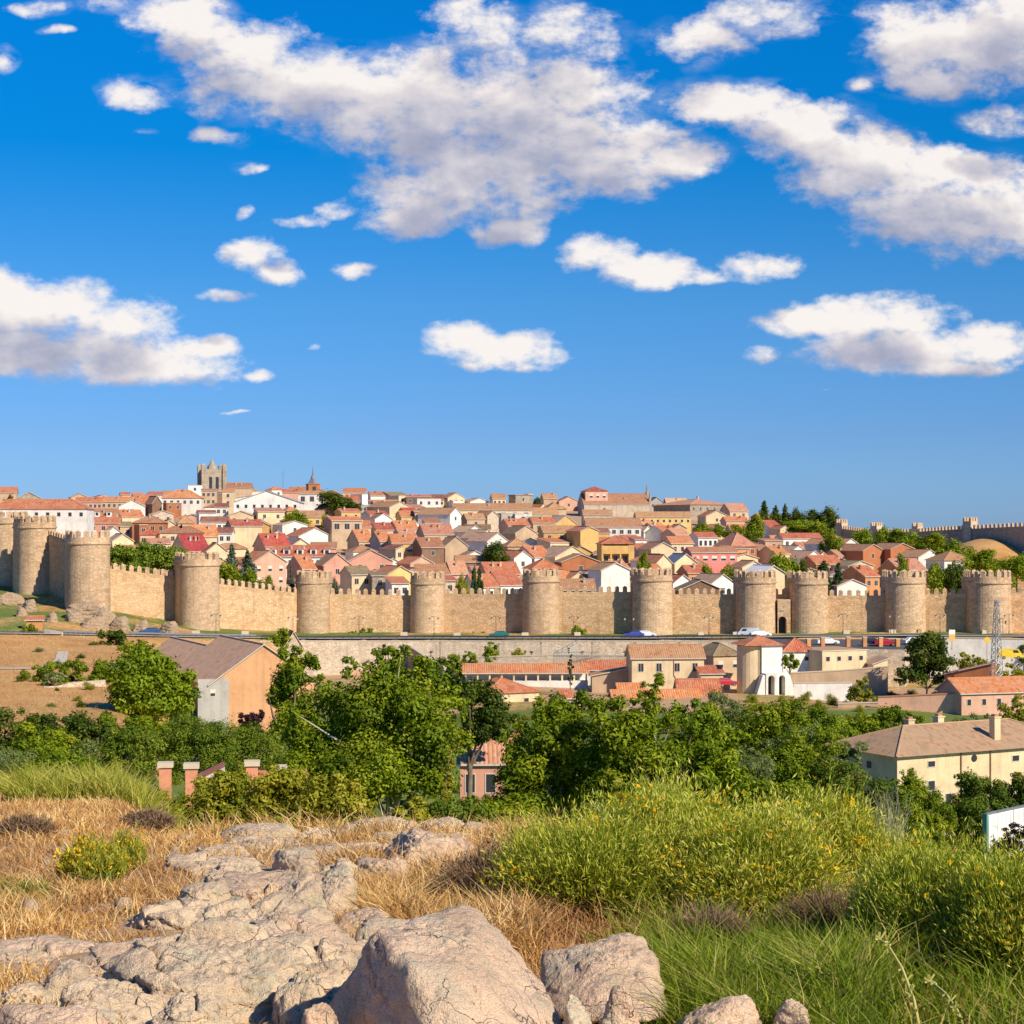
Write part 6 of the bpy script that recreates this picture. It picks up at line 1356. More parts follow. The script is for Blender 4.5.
# --- bushes: (label, d, lobes, n, leaf, mat)
BUSH = [
 ('dark hedge row at the left edge above the green bushes', 150, [(20, 722, 34, 14), (60, 728, 34, 16), (90, 738, 22, 16), (-10, 725, 24, 16)], 10000, .30, 'dark', {}),
 ('broad green bush hiding the foot of the cone-shaped tree', 176, [(118, 726, 20, 12), (146, 730, 22, 13), (174, 734, 22, 12), (96, 722, 18, 10)], 9000, .32, 'mid', {}),
 ('round grey-green bush in front of the dark hedge row', 125, [(48, 742, 24, 16), (30, 738, 20, 14), (66, 750, 22, 16)], 7000, .22, 'mid', {}),
 ('silvery willow bush at the left picture edge', 104, [(8, 768, 22, 20), (-6, 780, 24, 22), (22, 762, 14, 12)], 7000, .17, 'willow', dict(asp=.3)),
 ('bright green bush with toothed outline at the left below the hedge row', 98, [(60, 772, 28, 20), (40, 782, 26, 20), (82, 780, 26, 20), (30, 795, 28, 16), (100, 790, 16, 14), (62, 758, 12, 9)], 15000, .19, 'fresh', {}),
 ('dark bush on the road bank below the corner tower rock', 312, [(108, 640, 13, 10), (116, 648, 16, 9), (100, 650, 12, 9), (120, 636, 8, 7)], 3500, .45, 'dark', {}),
 ('green bank bush right of the dark bush below the corner tower', 300, [(132, 652, 14, 9), (142, 645, 9, 8), (120, 658, 16, 7)], 3200, .42, 'mid', {}),
 ('small round bush hugging the orange hut', 330, [(28, 627, 6, 5), (33, 630, 5, 4)], 900, .35, 'mid', {}),
 ('long clipped hedge above the broken field wall', 240, [(36, 673, 18, 8), (54, 671, 18, 9), (72, 669, 18, 9), (92, 667, 18, 10), (104, 670, 10, 9)], 9000, .30, 'mid', {}),
 ('grey-green bush in front of the long clipped hedge', 234, [(50, 678, 12, 6), (60, 677, 9, 5)], 1500, .26, 'willow', {}),
 ('round bush at the road edge left of the ruin gable', 366, [(276, 638, 10, 8), (283, 634, 7, 6), (268, 642, 7, 6)], 2200, .45, 'mid', {}),
 ('clipped bush on the terrace before the retaining wall', 366, [(491, 648, 7, 8), (487, 651, 5, 5), (495, 650, 4, 6)], 1500, .4, 'fresh', {}),
 ('spreading bushes beside the dark sloping wall', 352, [(448, 662, 14, 7), (460, 659, 12, 6), (470, 654, 9, 4), (456, 668, 16, 6)], 3600, .42, 'fresh', {}),
 ('small yellow-green bush left of the stair rail', 366, [(521, 652, 6, 4), (516, 653, 4, 3)], 700, .36, 'yellow', {}),
 ('round bush at the wall foot left of the broad tower', 398, [(580, 630, 8, 6), (576, 632, 6, 4)], 1300, .4, 'mid', {}),
 ('low bush at the wall foot below the beige olive-roofed house', 402, [(366, 631, 7, 4), (354, 633, 8, 2.5)], 900, .4, 'mid', {}),
 ('low bush at the wall foot below the cypress pair', 402, [(478, 633, 9, 2.5)], 500, .38, 'yellow', {}),
 ('grey-green bush below the low orange-roofed sheds', 255, [(716, 702, 20, 11), (735, 708, 20, 13), (705, 712, 18, 12)], 6000, .32, 'willow', dict(asp=.4)),
 ('green thicket below the hermitage', 225, [(760, 715, 26, 17), (790, 712, 22, 15), (775, 728, 34, 16), (745, 730, 24, 16)], 11000, .32, 'mid', {}),
 ('yellow-green thicket right of the thicket below the hermitage', 215, [(818, 718, 22, 15), (838, 728, 22, 14), (805, 735, 28, 14)], 8000, .30, 'fresh', {}),
 ('green bush before the garden wall with orange coping', 262, [(900, 712, 13, 13), (888, 718, 14, 11), (910, 720, 10, 8)], 4500, .36, 'mid', {}),
 ('low bushes between the garden wall and the large house', 250, [(870, 722, 16, 10), (852, 728, 18, 9), (930, 722, 20, 6), (880, 730, 24, 7)], 6000, .34, 'mid', {}),
 ('silver willow behind the large house chimneys', 246, [(975, 722, 20, 9), (995, 720, 14, 8), (960, 725, 12, 7)], 5000, .30, 'willow', dict(asp=.3)),
 ('dry grassy bush at the salmon house wall', 285, [(1012, 708, 16, 8), (1024, 702, 12, 8)], 2500, .3, 'yellow', {}),
 ('bank bushes behind the brick shed with orange roof', 335, [(968, 658, 14, 6), (985, 662, 16, 7), (1005, 670, 20, 9), (1020, 678, 14, 10), (965, 668, 10, 6)], 6000, .42, 'yellow', {}),
 ('dark round bush at the right edge of the road', 352, [(1022, 646, 8, 9)], 1500, .4, 'dark', {}),
 ('shrub cluster left of the large house', 160, [(800, 748, 26, 16), (826, 745, 20, 14), (780, 765, 30, 18), (812, 772, 30, 18)], 12000, .26, 'mid', {}),
 ('pale willow bush behind the feather-leaved trees', 150, [(748, 752, 18, 13), (735, 765, 18, 13), (762, 765, 18, 12)], 7000, .22, 'willow', dict(asp=.3)),
 ('olive willow bush between the pale willow and the large house', 165, [(775, 742, 18, 11), (850, 748, 18, 9), (800, 735, 18, 9)], 7000, .26, 'willow', dict(asp=.35)),
 ('deep green shrub right behind the broom beside the pale willow', 96, [(740, 790, 26, 16), (765, 795, 26, 18), (792, 795, 24, 16), (720, 785, 22, 16)], 11000, .19, 'mid', {}),
 ('sumac thicket left of the large house front', 104, [(848, 780, 24, 18), (826, 772, 20, 16), (866, 790, 22, 18), (842, 805, 30, 20), (815, 795, 24, 18), (880, 810, 24, 18)], 16000, .19, 'rusty', dict(asp=.4)),
 ('sumac thicket before the middle of the large house front', 108, [(905, 790, 20, 16), (925, 798, 20, 16), (900, 812, 30, 18), (935, 815, 24, 15), (908, 776, 9, 8)], 12000, .19, 'mid', dict(asp=.4)),
 ('sumac thicket before the large house, nearest the panel fence', 112, [(972, 790, 20, 15), (1000, 788, 22, 14), (1022, 792, 18, 14), (985, 808, 34, 14), (960, 805, 18, 12), (965, 777, 8, 6), (1018, 778, 10, 7)], 14000, .19, 'rusty', dict(asp=.4)),
 ('yellow-green bush at the left of the brick gate pillars', 42, [(215, 792, 22, 26), (238, 784, 18, 22), (226, 778, 8, 10), (205, 815, 22, 14), (240, 815, 26, 14)], 12000, .085, 'yellow', dict(up=.2)),
 ('tall yellow-green bush beside the gate pillar with white cap', 38, [(270, 790, 22, 27), (294, 792, 20, 27), (300, 776, 8, 10), (262, 820, 26, 14), (300, 822, 22, 12), (282, 785, 10, 9)], 12000, .08, 'yellow', dict(up=.2)),
 ('yellow-green bush before the foot of the big spreading tree', 36, [(325, 796, 22, 24), (348, 800, 20, 22), (336, 782, 8, 9), (365, 812, 16, 14), (330, 824, 28, 10), (312, 800, 10, 9)], 9000, .08, 'yellow', dict(up=.2)),
 ('small yellow-green bush right of the rock crest', 36, [(408, 815, 16, 15), (425, 820, 16, 11), (398, 826, 14, 8), (418, 803, 8, 7)], 6000, .08, 'yellow', dict(up=.2)),
 ('reddish-tipped bush between the rock crest and the feather-leaved trees', 40, [(448, 808, 18, 16), (465, 812, 16, 16), (476, 806, 13, 12), (455, 822, 22, 10)], 8000, .085, 'rusty', dict(up=.2)),
 ('thin light green sapling left of the pink house wall', 60, [(448, 772, 6, 26), (450, 748, 4, 14), (446, 792, 8, 16)], 2200, .12, 'yellow', dict(asp=.4)),
 ('low dark bush under the feather-leaved trees beside the pink house', 50, [(500, 815, 20, 16), (520, 818, 20, 14), (488, 808, 12, 12)], 8000, .11, 'mid', {}),
 ('low yellow-green bush in front of the brick gate pillar pair', 44, [(165, 806, 22, 14), (190, 808, 20, 14), (140, 808, 20, 12), (178, 818, 26, 12), (118, 812, 20, 10)], 9000, .09, 'yellow', dict(up=.2)),
 ('dark purple shrub in front of the white panel fence', 44, [(1010, 838, 14, 14), (1020, 828, 10, 12), (998, 846, 8, 7)], 2600, .07, 'purple', {}),
]
for lab, d, lobes, n, leaf, mat, kw in BUSH:
    plant(lab, d, lobes, n, leaf, mat, cat='bush', name='bush', group='bushes', per=40, fr=.45, limbs=5, tw=.03, **kw)
# --- bare grey bush
d = 84; x = (885 - 512) / FP * d; t = thing('dead_shrub', 'leafless grey shrub between the sumac thickets', 'shrub', (x, d, Hs(x, d))); b = MB(); topz = zrow(786, d) - Hs(x, d)
for k in range(130):
    a = random.random() * 6.28; s = .25 + 1.3 * random.random(); z_ = topz * random.uniform(.6, 1); b.tube([(random.uniform(-.3, .3), random.uniform(-.3, .3), 0), (math.cos(a) * s * .45, math.sin(a) * s * .45, z_ * .55), (math.cos(a + .4) * s * .8, math.sin(a + .4) * s * .8, z_ * .85), (math.cos(a + .7) * s, math.sin(a + .7) * s, z_)], [.018, .012, .007, .003], 4)
b.build('branches', M['pale_bark'], t)

# --- trees inside the walls: a few shapes, shared meshes
def town_variant(kind, seed):
    rng = np.random.default_rng(seed)
    if kind == 'round': lob = [(0, 0, .62, .34, .34), (-.2, .05, .5, .26, .26), (.22, -.05, .55, .27, .26), (.02, .1, .82, .2, .17)]
    elif kind == 'umbrella': lob = [(0, 0, .78, .44, .17), (-.28, .1, .72, .27, .15), (.28, -.1, .74, .28, .16), (.05, 0, .6, .4, .14)]
    elif kind == 'cone': lob = [(0, 0, .2, .30, .18), (0, 0, .4, .24, .18), (.02, 0, .6, .17, .17), (0, 0, .8, .1, .16), (0, 0, .93, .04, .08)]
    else: lob = [(0, 0, .3, .11, .25), (0, 0, .6, .11, .28), (0, 0, .85, .06, .16)]
    C_, Rr = [], []
    for x, y, z, r, rz in lob:
        n = 12; v = rng.normal(size=(n, 3)); v /= np.linalg.norm(v, axis=1, keepdims=True); v *= (.4 + .5 * rng.random(n))[:, None]
        C_.append(np.array([x, y, z]) + v * np.array([r, r, rz])); Rr.append(np.tile([r * .46, r * .46, rz * .48], (n, 1)))
    C_, Rr = np.concatenate(C_), np.concatenate(Rr)
    V, F, T = leaf_cloud(rng, C_, Rr, 5200, .05, .6, .35, .45)
    b = MB(); b.tube([(0, 0, -.1), (.01, 0, .3), (0, .01, .75)], [.03, .022, .008], 7)
    return V, F, T, b
TV = {}
def town_tree(px, d, yt, yb, wpx, kind, mat, lab, seed=0, group='trees inside the city wall'):
    key = (kind, mat, seed)
    if key not in TV:
        V, F, T, b = town_variant(kind, 500 + seed * 7 + len(kind)); TV[key] = (np_mesh('crown', V, [F], LV[mat], attrs={'tint': T}), b.mesh('trunk', M['bark']))
    x, _, z = at(px, yb, d); zt = zrow(yt, d); zg_ = min(float(H0(np.array([x]), np.array([d]))[0]), z); h = zt - zg_
    t = thing('tree', lab, 'tree', (x, d, zg_), random.random() * 6, group); w = wpx * (1.2 if d > 480 else 1.08) / FP * d / (.8 if kind == 'round' else .98 if kind == 'umbrella' else .62 if kind == 'cone' else .24)
    for nm, me in zip(('crown', 'trunk'), TV[key]):
        o = part(nm, me, t); o.scale = (w, w, h)
TT = [
 (124, 398, 541, 566, 40, 'umbrella', 'pine', 'umbrella pine behind the sloping wall, nearest the corner tower', 0), (148, 402, 540, 568, 44, 'umbrella', 'pine', 'broad umbrella pine in the middle of the group behind the sloping wall', 1), (170, 404, 543, 570, 42, 'umbrella', 'pine', 'umbrella pine touching the tower top behind the sloping wall', 2),
 (138, 396, 550, 572, 36, 'round', 'pine', 'low round pine in front of the umbrella pines', 0), (184, 408, 550, 572, 30, 'round', 'pine', 'low round pine right behind the third tower', 1),
 (232, 412, 543, 585, 24, 'cone', 'blue', 'grey conifer behind the wall, taller left one of two', 0), (247, 410, 551, 588, 28, 'cone', 'blue', 'grey conifer behind the wall, lower right one of two', 1), (227, 404, 562, 586, 26, 'round', 'mid', 'round green tree under the grey conifers', 0), (248, 402, 568, 588, 24, 'round', 'mid', 'round green tree right under the lower grey conifer', 1), (266, 408, 575, 590, 15, 'round', 'mid', 'small round tree below the salmon stone house', 2),
 (291, 416, 562, 592, 8, 'cone', 'blue', 'narrow dark conifer beside the salmon stone house', 2), (292, 412, 577, 592, 9, 'round', 'blue', 'small blue-green bush-like tree left of the slender tower', 0), (334, 412, 578, 594, 14, 'round', 'blue', 'blue-green round tree right of the slender tower', 1),
 (334, 700, 491, 512, 34, 'round', 'dark', 'large dark evergreen on the left skyline', 0), (350, 700, 498, 512, 22, 'round', 'dark', 'lower dark evergreen touching the large one on the skyline', 1), (296, 610, 510, 528, 20, 'round', 'mid', 'round tree beside the yellow house on the slope', 0), (326, 590, 514, 534, 10, 'round', 'yellow', 'slim yellowish tree between the yellow and the ochre house', 0),
 (474, 424, 567, 592, 6, 'column', 'cypress', 'left cypress of the pair behind the wall', 0), (480, 425, 569, 592, 6, 'column', 'cypress', 'right cypress of the pair behind the wall', 1), (462, 422, 574, 592, 12, 'round', 'yellow', 'yellow-green tree left of the cypress pair', 1),
 (494, 500, 541, 556, 24, 'round', 'dark', 'dark round tree below the white pitched sheds', 0), (537, 850, 497, 508, 8, 'round', 'dark', 'dark tree beside the square stone tower house', 1), (550, 880, 500, 508, 14, 'round', 'dark', 'dark tree line bit left of the church', 2), (644, 470, 551, 570, 13, 'round', 'mid', 'green tree right of the balcony apartment block', 2), (8, 560, 494.5, 504, 12, 'round', 'dark', 'dark bush-like tree behind the bright red roof', 0),
 (700, 640, 523, 534, 18, 'round', 'mid', 'round tree in the row below the convent, leftmost', 0), (716, 640, 524, 534, 20, 'round', 'mid', 'round tree in the row below the convent, middle', 1), (735, 620, 524, 536, 20, 'round', 'mid', 'round tree left of the tall tree below the convent', 2), (755, 610, 515, 540, 18, 'round', 'mid', 'tall round tree at the right end of the row below the convent', 0),
 (764, 720, 500, 530, 18, 'cone', 'dark', 'tallest dark skyline conifer next to the convent', 0), (776, 720, 506, 530, 16, 'cone', 'dark', 'dark skyline conifer second from the convent', 1), (785, 720, 504, 530, 14, 'cone', 'dark', 'pointed dark skyline conifer third from the convent', 2), (796, 720, 508, 530, 18, 'round', 'dark', 'rounded dark skyline tree right of the conifers', 1), (809, 720, 509, 530, 18, 'round', 'dark', 'rounded dark skyline tree further right of the conifers', 2), (826, 700, 507, 533, 24, 'round', 'dark', 'big dark round tree ending the skyline grove', 0),
 (803, 660, 517, 536, 30, 'umbrella', 'fresh', 'light green umbrella pine in front of the skyline grove', 0), (818, 650, 521, 540, 18, 'round', 'mid', 'round mid-green tree right of the light umbrella pine', 0),
 (833, 560, 529, 548, 20, 'round', 'mid', 'olive-green tree left of the bluish white house', 1), (862, 610, 529, 546, 24, 'round', 'fresh', 'light round tree before the far wall above the bluish white house', 0), (886, 600, 527, 548, 26, 'round', 'mid', 'round tree before the far wall, left of a pair', 1), (903, 595, 528, 548, 26, 'round', 'fresh', 'round tree before the far wall, right of a pair', 2), (930, 580, 533, 556, 32, 'round', 'mid', 'large round tree behind the farther brick-red house', 0), (955, 520, 540, 566, 34, 'round', 'mid', 'large round tree below the golden knoll', 1), (985, 500, 549, 580, 40, 'round', 'mid', 'large round tree right of the white hip-roofed house', 2), (1016, 480, 555, 585, 34, 'round', 'fresh', 'large round tree at the picture edge behind the last wall', 0), (998, 440, 567, 590, 34, 'round', 'mid', 'round tree directly behind the last curtain wall', 1),
 (786, 425, 553, 590, 40, 'round', 'mid', 'big round tree behind the gate', 0), (804, 424, 560, 590, 26, 'round', 'dark', 'darker round tree right behind the gate tower', 1), (823, 424, 562, 592, 15, 'column', 'cypress', 'dark cypress behind the gate tower, left of two', 0), (838, 426, 562, 592, 20, 'cone', 'cypress', 'dark cone conifer behind the wall, right of two', 0), (902, 440, 553, 566, 15, 'round', 'mid', 'small round tree between the brick-red houses and the wide orange roof', 2),
 (939, 424, 563, 592, 28, 'round', 'mid', 'round tree behind the curtain wall, leftmost of three by the last towers', 0), (956, 424, 562, 592, 28, 'round', 'dark', 'round dark tree behind the curtain wall, middle of three by the last towers', 1), (968, 422, 566, 592, 22, 'round', 'mid', 'round tree behind the curtain wall, beside the pylon tower', 2),
 (708, 446, 564, 578, 15, 'round', 'mid', 'small tree below the pink house', 0), (730, 440, 564, 580, 24, 'round', 'mid', 'round tree left of the left gate tower', 1), (718, 428, 590, 594, 8, 'round', 'mid', 'tiny shrub-like tree behind the merlons right of the broad tower', 2)]
for px, d, yt, yb, w, kind, mat, lab, sd_ in TT: town_tree(px, d, yt, yb, w, kind, mat, lab, sd_)

# --- shrubs of the valley floor, one by one, from a few shared shapes
def shrub_variant(seed, mat):
    rng = np.random.default_rng(seed); C_, Rr = [], []
    for k in range(7):
        a = rng.random() * 6.28; r = .28 * rng.random(); n = 12
        v = rng.normal(size=(n, 3)); v /= np.linalg.norm(v, axis=1, keepdims=True); v[:, 2] = np.abs(v[:, 2])
        h = .55 + .4 * rng.random(); C_.append(np.array([r * math.cos(a), r * math.sin(a), .05]) + v * np.array([.28, .28, h]) * (.4 + .55 * rng.random((n, 1)))); Rr.append(np.tile([.12, .12, .14], (n, 1)) * (.6 + .8 * rng.random((n, 1))))
    V, F, T = leaf_cloud(rng, np.concatenate(C_), np.concatenate(Rr), 3400, .055, .5, .35, .45)
    return np_mesh('foliage', V, [F], LV[mat], attrs={'tint': T})
SHV = [(shrub_variant(900 + k, m), w) for k, (m, w) in enumerate((('mid', 'green'), ('fresh', 'light green'), ('willow', 'grey-green'), ('mid', 'green'), ('yellow', 'yellow-green'), ('dark', 'dark green')))]
SHRUBS = []
def valley_shrub(px, d, w, h, k):
    x = (px - 512) / FP * d; o = part('shrub', SHV[k][0], None, (x, d, Hs(x, d) - .1), random.random() * 6.28); o.scale = (w, w, h)
    tag(o, None, 'shrub', 'shrubs filling the valley between the broom and the lower houses', 'thing'); SHRUBS.append((o, px, d, k, w))
rv = random.Random(5)
for d0, p0, p1, stp in ((105, -20, 130, 38), (128, -20, 110, 34), (165, -20, 180, 28), (182, 90, 200, 26), (197, 120, 205, 24), (76, 480, 745, 40), (90, 300, 480, 40), (88, 725, 1010, 36), (100, 735, 900, 34), (118, 470, 1000, 34), (138, 440, 860, 30), (160, 430, 850, 26), (185, 420, 850, 23), (212, 440, 850, 21), (240, 560, 860, 19), (268, 600, 885, 19), (118, 20, 270, 36), (150, -10, 265, 30), (178, 190, 300, 26)):
    px = p0 + rv.random() * stp
    while px < p1:
        d = d0 + rv.uniform(-8, 8); w = stp * rv.uniform(.9, 1.5) / FP * d; h = rv.uniform(.55, 1.0) * w
        if not (255 < d and 455 < px < 600):
            g = HZ - (Hs((px - 512) / FP * d, d) + h - CZ) * FP / d
            lim = 702 if px > 600 else 716
            if 180 < d < 230 and px > 830: px += stp; continue
            if g > lim and not (d < 205 and 440 < px < 512 and g < 788): valley_shrub(px, d, w, h, rv.choice([0, 0, 1, 2, 3, 3, 4, 5]))
        px += stp * rv.uniform(.75, 1.25)
for d0, p0, p1, stp in ((288, 470, 890, 15), (300, 600, 890, 16), (312, 740, 900, 14), (326, 880, 1010, 12)):
    px = p0
    while px < p1:
        if rv.random() < .5: d = d0 + rv.uniform(-5, 5); w = stp * rv.uniform(.7, 1.3) / FP * d; valley_shrub(px, d, w, w * rv.uniform(.5, .8), rv.choice([0, 1, 2, 4, 4, 5]))
        px += stp * rv.uniform(.8, 1.2)
for k in range(16):
    px = rv.uniform(-10, 105); d = rv.uniform(205, 312); w = rv.uniform(.9, 2.6); valley_shrub(px, d, w, w * rv.uniform(.4, .7), rv.choice([0, 2, 4, 4, 5]))
print('SHRUBS', len(SHRUBS))
# ================================================================ the near slope: rocks, grass, broom
def granite(name, c, lichen=.5):
    m, nt, out = new_mat(name)
    b = N(nt, 'ShaderNodeBsdfPrincipled'); b.inputs['Roughness'].default_value = .93
    tc = N(nt, 'ShaderNodeTexCoord').outputs['Object']
    oi = N(nt, 'ShaderNodeObjectInfo'); of = N(nt, 'ShaderNodeVectorMath', operation='ADD'); L(nt, tc, of.inputs[0]); L(nt, oi.outputs['Location'], of.inputs[1]); v = of.outputs[0]
    n1 = noise(nt, v, 2.3, 7, .62); n2 = noise(nt, v, 7, 6, .7); n3 = noise(nt, v, 46, 4, .7); n4 = noise(nt, v, 140, 2, .6)
    col = ramp(nt, n1, [(.3, sc(c, .74)), (.48, c), (.62, sc(c, 1.14)), (.75, (c[0] * 1.16, c[1] * 1.06, c[2] * .9))])
    col = mixc(nt, ramp(nt, n2, [(.52, (0, 0, 0)), (.66, (lichen, lichen, lichen))]), col, (.36, .34, .25))
    n5 = noise(nt, v, 4.1, 6, .65)
    col = mixc(nt, ramp(nt, n5, [(.56, (0, 0, 0)), (.72, (.55, .55, .55))]), col, (.50, .27, .15))
    n6 = noise(nt, v, 11, 5, .7)
    col = mixc(nt, ramp(nt, n6, [(.57, (0, 0, 0)), (.68, (.75, .75, .75))]), col, (.16, .14, .12))
    col = mixc(nt, ramp(nt, n4, [(.42, (.5, .5, .5)), (.58, (0, 0, 0))]), col, mixc(nt, 1, col, (.55, .5, .48), 'MULTIPLY'))
    n7 = noise(nt, v, 3.3, 8, .72)
    col = mixc(nt, ramp(nt, n7, [(.52, (0, 0, 0)), (.60, (lichen, lichen, lichen))]), col, (.42, .41, .30))
    vo = N(nt, 'ShaderNodeTexVoronoi', feature='DISTANCE_TO_EDGE'); vo.inputs['Scale'].default_value = 2.6
    wv = N(nt, 'ShaderNodeVectorMath', operation='MULTIPLY_ADD'); nn = N(nt, 'ShaderNodeTexNoise'); nn.inputs['Scale'].default_value = 3; nn.inputs['Detail'].default_value = 5; L(nt, v, nn.inputs['Vector'])
    L(nt, nn.outputs['Color'], wv.inputs[0]); wv.inputs[1].default_value = (.6, .6, .6); L(nt, v, wv.inputs[2])
    mp = N(nt, 'ShaderNodeMapping'); mp.inputs['Scale'].default_value = (1, 1, 1.7); L(nt, wv.outputs[0], mp.inputs[0]); L(nt, mp.outputs[0], vo.inputs['Vector'])
    crack = ramp(nt, vo.outputs[0], [(0, (1, 1, 1)), (.009, (0, 0, 0))])
    ck = mth(nt, 'MULTIPLY', crack, ramp(nt, n1, [(.45, (0, 0, 0)), (.58, (1, 1, 1))]))
    col = mixc(nt, mth(nt, 'MULTIPLY', ck, .55), col, (.12, .075, .06))
    L(nt, col, b.inputs['Base Color'])
    h = mth(nt, 'ADD', mth(nt, 'MULTIPLY', n2, 1.0), mth(nt, 'MULTIPLY', n3, .35)); h = mth(nt, 'ADD', h, mth(nt, 'MULTIPLY', n4, .08)); h = mth(nt, 'SUBTRACT', h, mth(nt, 'MULTIPLY', ck, .5))
    bp = N(nt, 'ShaderNodeBump'); bp.inputs['Strength'].default_value = 1.0; bp.inputs['Distance'].default_value = .05
    L(nt, h, bp.inputs['Height']); L(nt, bp.outputs[0], b.inputs['Normal']); L(nt, b.outputs[0], out.inputs[0]); return m
M['rock'] = granite('pink granite', (.68, .485, .335), .35); M['rock_grey'] = granite('lichened granite', (.67, .51, .35), .5); M['outcrop'] = granite('outcrop rock', (.40, .27, .17), .5)
import bmesh
_bm = bmesh.new(); bmesh.ops.create_icosphere(_bm, subdivisions=6, radius=1); ICO_V = np.array([v.co[:] for v in _bm.verts]); ICO_F = np.array([[v.index for v in f.verts] for f in _bm.faces]); _bm.free()
_bm = bmesh.new(); bmesh.ops.create_icosphere(_bm, subdivisions=4, radius=1); ICO4_V = np.array([v.co[:] for v in _bm.verts]); ICO4_F = np.array([[v.index for v in f.verts] for f in _bm.faces]); _bm.free()
ROCKS = []
def rock(label, px, d, wpx, yt, dep, seed, planes=None, rz=0, mat='rock_grey', yb=None, nplanes=11, rough=1.0, group=None, low=False, power=9, name='rock', flat=.6, cut=(.55, .95), layers=0):
    rng = np.random.default_rng(seed); v = ICO4_V if low else ICO_V; f = ICO4_F if low else ICO_F
    w = wpx / FP * d; x = (px - 512) / FP * d; zg_ = Hs(x, d); zt = zrow(yt, d); h = max(.04, zt - zg_)
    P_ = [] if planes is None else [np.array(p, float) for p in planes]
    if planes is None:
        P_.append(np.array([rng.normal() * .12, rng.normal() * .15 - .1, 1, flat]))
        for k in range(nplanes):
            n_ = rng.normal(size=3); n_[2] = abs(n_[2]) * .8; P_.append(np.array([*n_, rng.uniform(*cut)]))
    acc = np.full(len(v), (1 / 1.15) ** power)
    for p in P_:
        n_ = p[:3] / np.linalg.norm(p[:3]); dt = np.clip(v @ n_, 0, None) / p[3]; acc = acc + dt ** power
    r = acc ** (-1 / power); p = v * r[:, None]
    top = p[:, 2].max(); p = p / np.array([np.abs(p[:, 0]).max(), np.abs(p[:, 1]).max(), top])
    s = np.array([w / 2, dep / 2, h]); q = p * s; q[:, 2] = np.where(q[:, 2] < 0, q[:, 2] * .5, q[:, 2])
    if layers: zz = q[:, 2] / h * layers + .8 * fbm(q * 3 / max(w, .3), 2); st = zz - np.floor(zz); q[:, :2] *= (1 + .075 * (.5 - st))[:, None]
    if w < .62 and h < 2: rough *= .5
    elif layers and h < 2: rough *= .62
    if layers and h < 2:          # broken into blocks: joints between cells, each block a little higher or lower
        ns = 9; cs = rng.uniform(-.5, .5, (ns, 2)) * np.array([w, dep]) * 1.05; qq = q[:, :2] + .12 * w * np.stack([fbm(q / w * 2.5 + 3, 3), fbm(q / w * 2.5 + 31, 3)], 1)
        dd = np.sqrt((((qq[:, None, :] - cs[None]) * np.array([1, 1.25])) ** 2).sum(2)); so = np.argsort(dd, 1); e = np.take_along_axis(dd, so[:, :2], 1); gap = e[:, 1] - e[:, 0]
        off = rng.uniform(-1, 1, ns)[so[:, 0]]; tilt = (rng.normal(size=(ns, 2)) * .10)[so[:, 0]]; rel = q[:, :2] - cs[so[:, 0]]
        q[:, 2] += np.clip(q[:, 2] / h, 0, 1) * (off * h * .13 + (tilt * rel).sum(1) * .8 - h * .30 * np.exp(-(gap / (.016 * max(w, .6))) ** 2))
    m = min(w, dep, h * 2.2); o3 = rng.random(3) * 40
    nrm = v / np.linalg.norm(v, axis=1, keepdims=True)
    k1 = fbm(q / m * 2.2 + o3, 3) * .15; k2 = fbm(q / m * 8 + o3 + 5, 4, .6) * .085; k3 = -np.abs(fbm(q * np.array([1, 1, 2.6]) / m * 4 + o3 + 9, 4, .6)) * .15
    q = q + nrm * ((k1 + k2 + k3) * m * rough)[:, None] * np.array([1, 1, .8])
    if h < 2: q = q + nrm * min(1, w / .7) * (fbm(q * 26 + o3, 3, .6) * .017 - np.abs(fbm(q * np.array([9, 9, 16]) + o3, 2)) * .02)[:, None]
    c, s_ = math.cos(R(rz)), math.sin(R(rz)); 
    o = link(bpy.data.objects.new(name, np_mesh(name, q, [f], M[mat], smooth=True))); o.location = (x, d, zg_); o.rotation_euler.z = R(rz)
    tag(o, label, 'rock', group, 'thing'); ROCKS.append((x, d, w / 2, dep / 2)); return o
GR = 'granite rocks on the near slope'
def hull_rock(label, pts, seed, mat='rock', power=22, rough=.6):
    P_ = np.array([at(*p) for p in pts]); c = P_.mean(0); bm = bmesh.new()
    for p in P_ - c: bm.verts.new(p)
    bmesh.ops.convex_hull(bm, input=bm.verts[:]); bm.normal_update(); pl = [(np.array(f.normal[:]), abs(float(np.dot(f.normal[:], f.verts[0].co[:])))) for f in bm.faces]; bm.free()
    acc = 0
    for n_, dd in pl: acc = acc + (np.clip(ICO_V @ n_, 0, None) / max(dd, .02)) ** power
    q = ICO_V * (acc ** (-1 / power))[:, None]; rng = np.random.default_rng(seed); o3 = rng.random(3) * 40; m = .5
    k = fbm(q / m * 2.5 + o3, 3) * .09 + fbm(q / m * 9 + o3, 4, .6) * .06 - np.abs(fbm(q / m * 4 + o3, 4, .6)) * .10 + fbm(q * 32 + o3, 3, .6) * .022
    q = q + ICO_V * (k * m * rough)[:, None]
    o = link(bpy.data.objects.new('rock', np_mesh('rock', q, [ICO_F], M[mat], smooth=True))); o.location = c; tag(o, label, 'rock', GR, 'thing')
    ROCKS.append((c[0], c[1], np.ptp(P_[:, 0]) / 2, np.ptp(P_[:, 1]) / 2)); return o
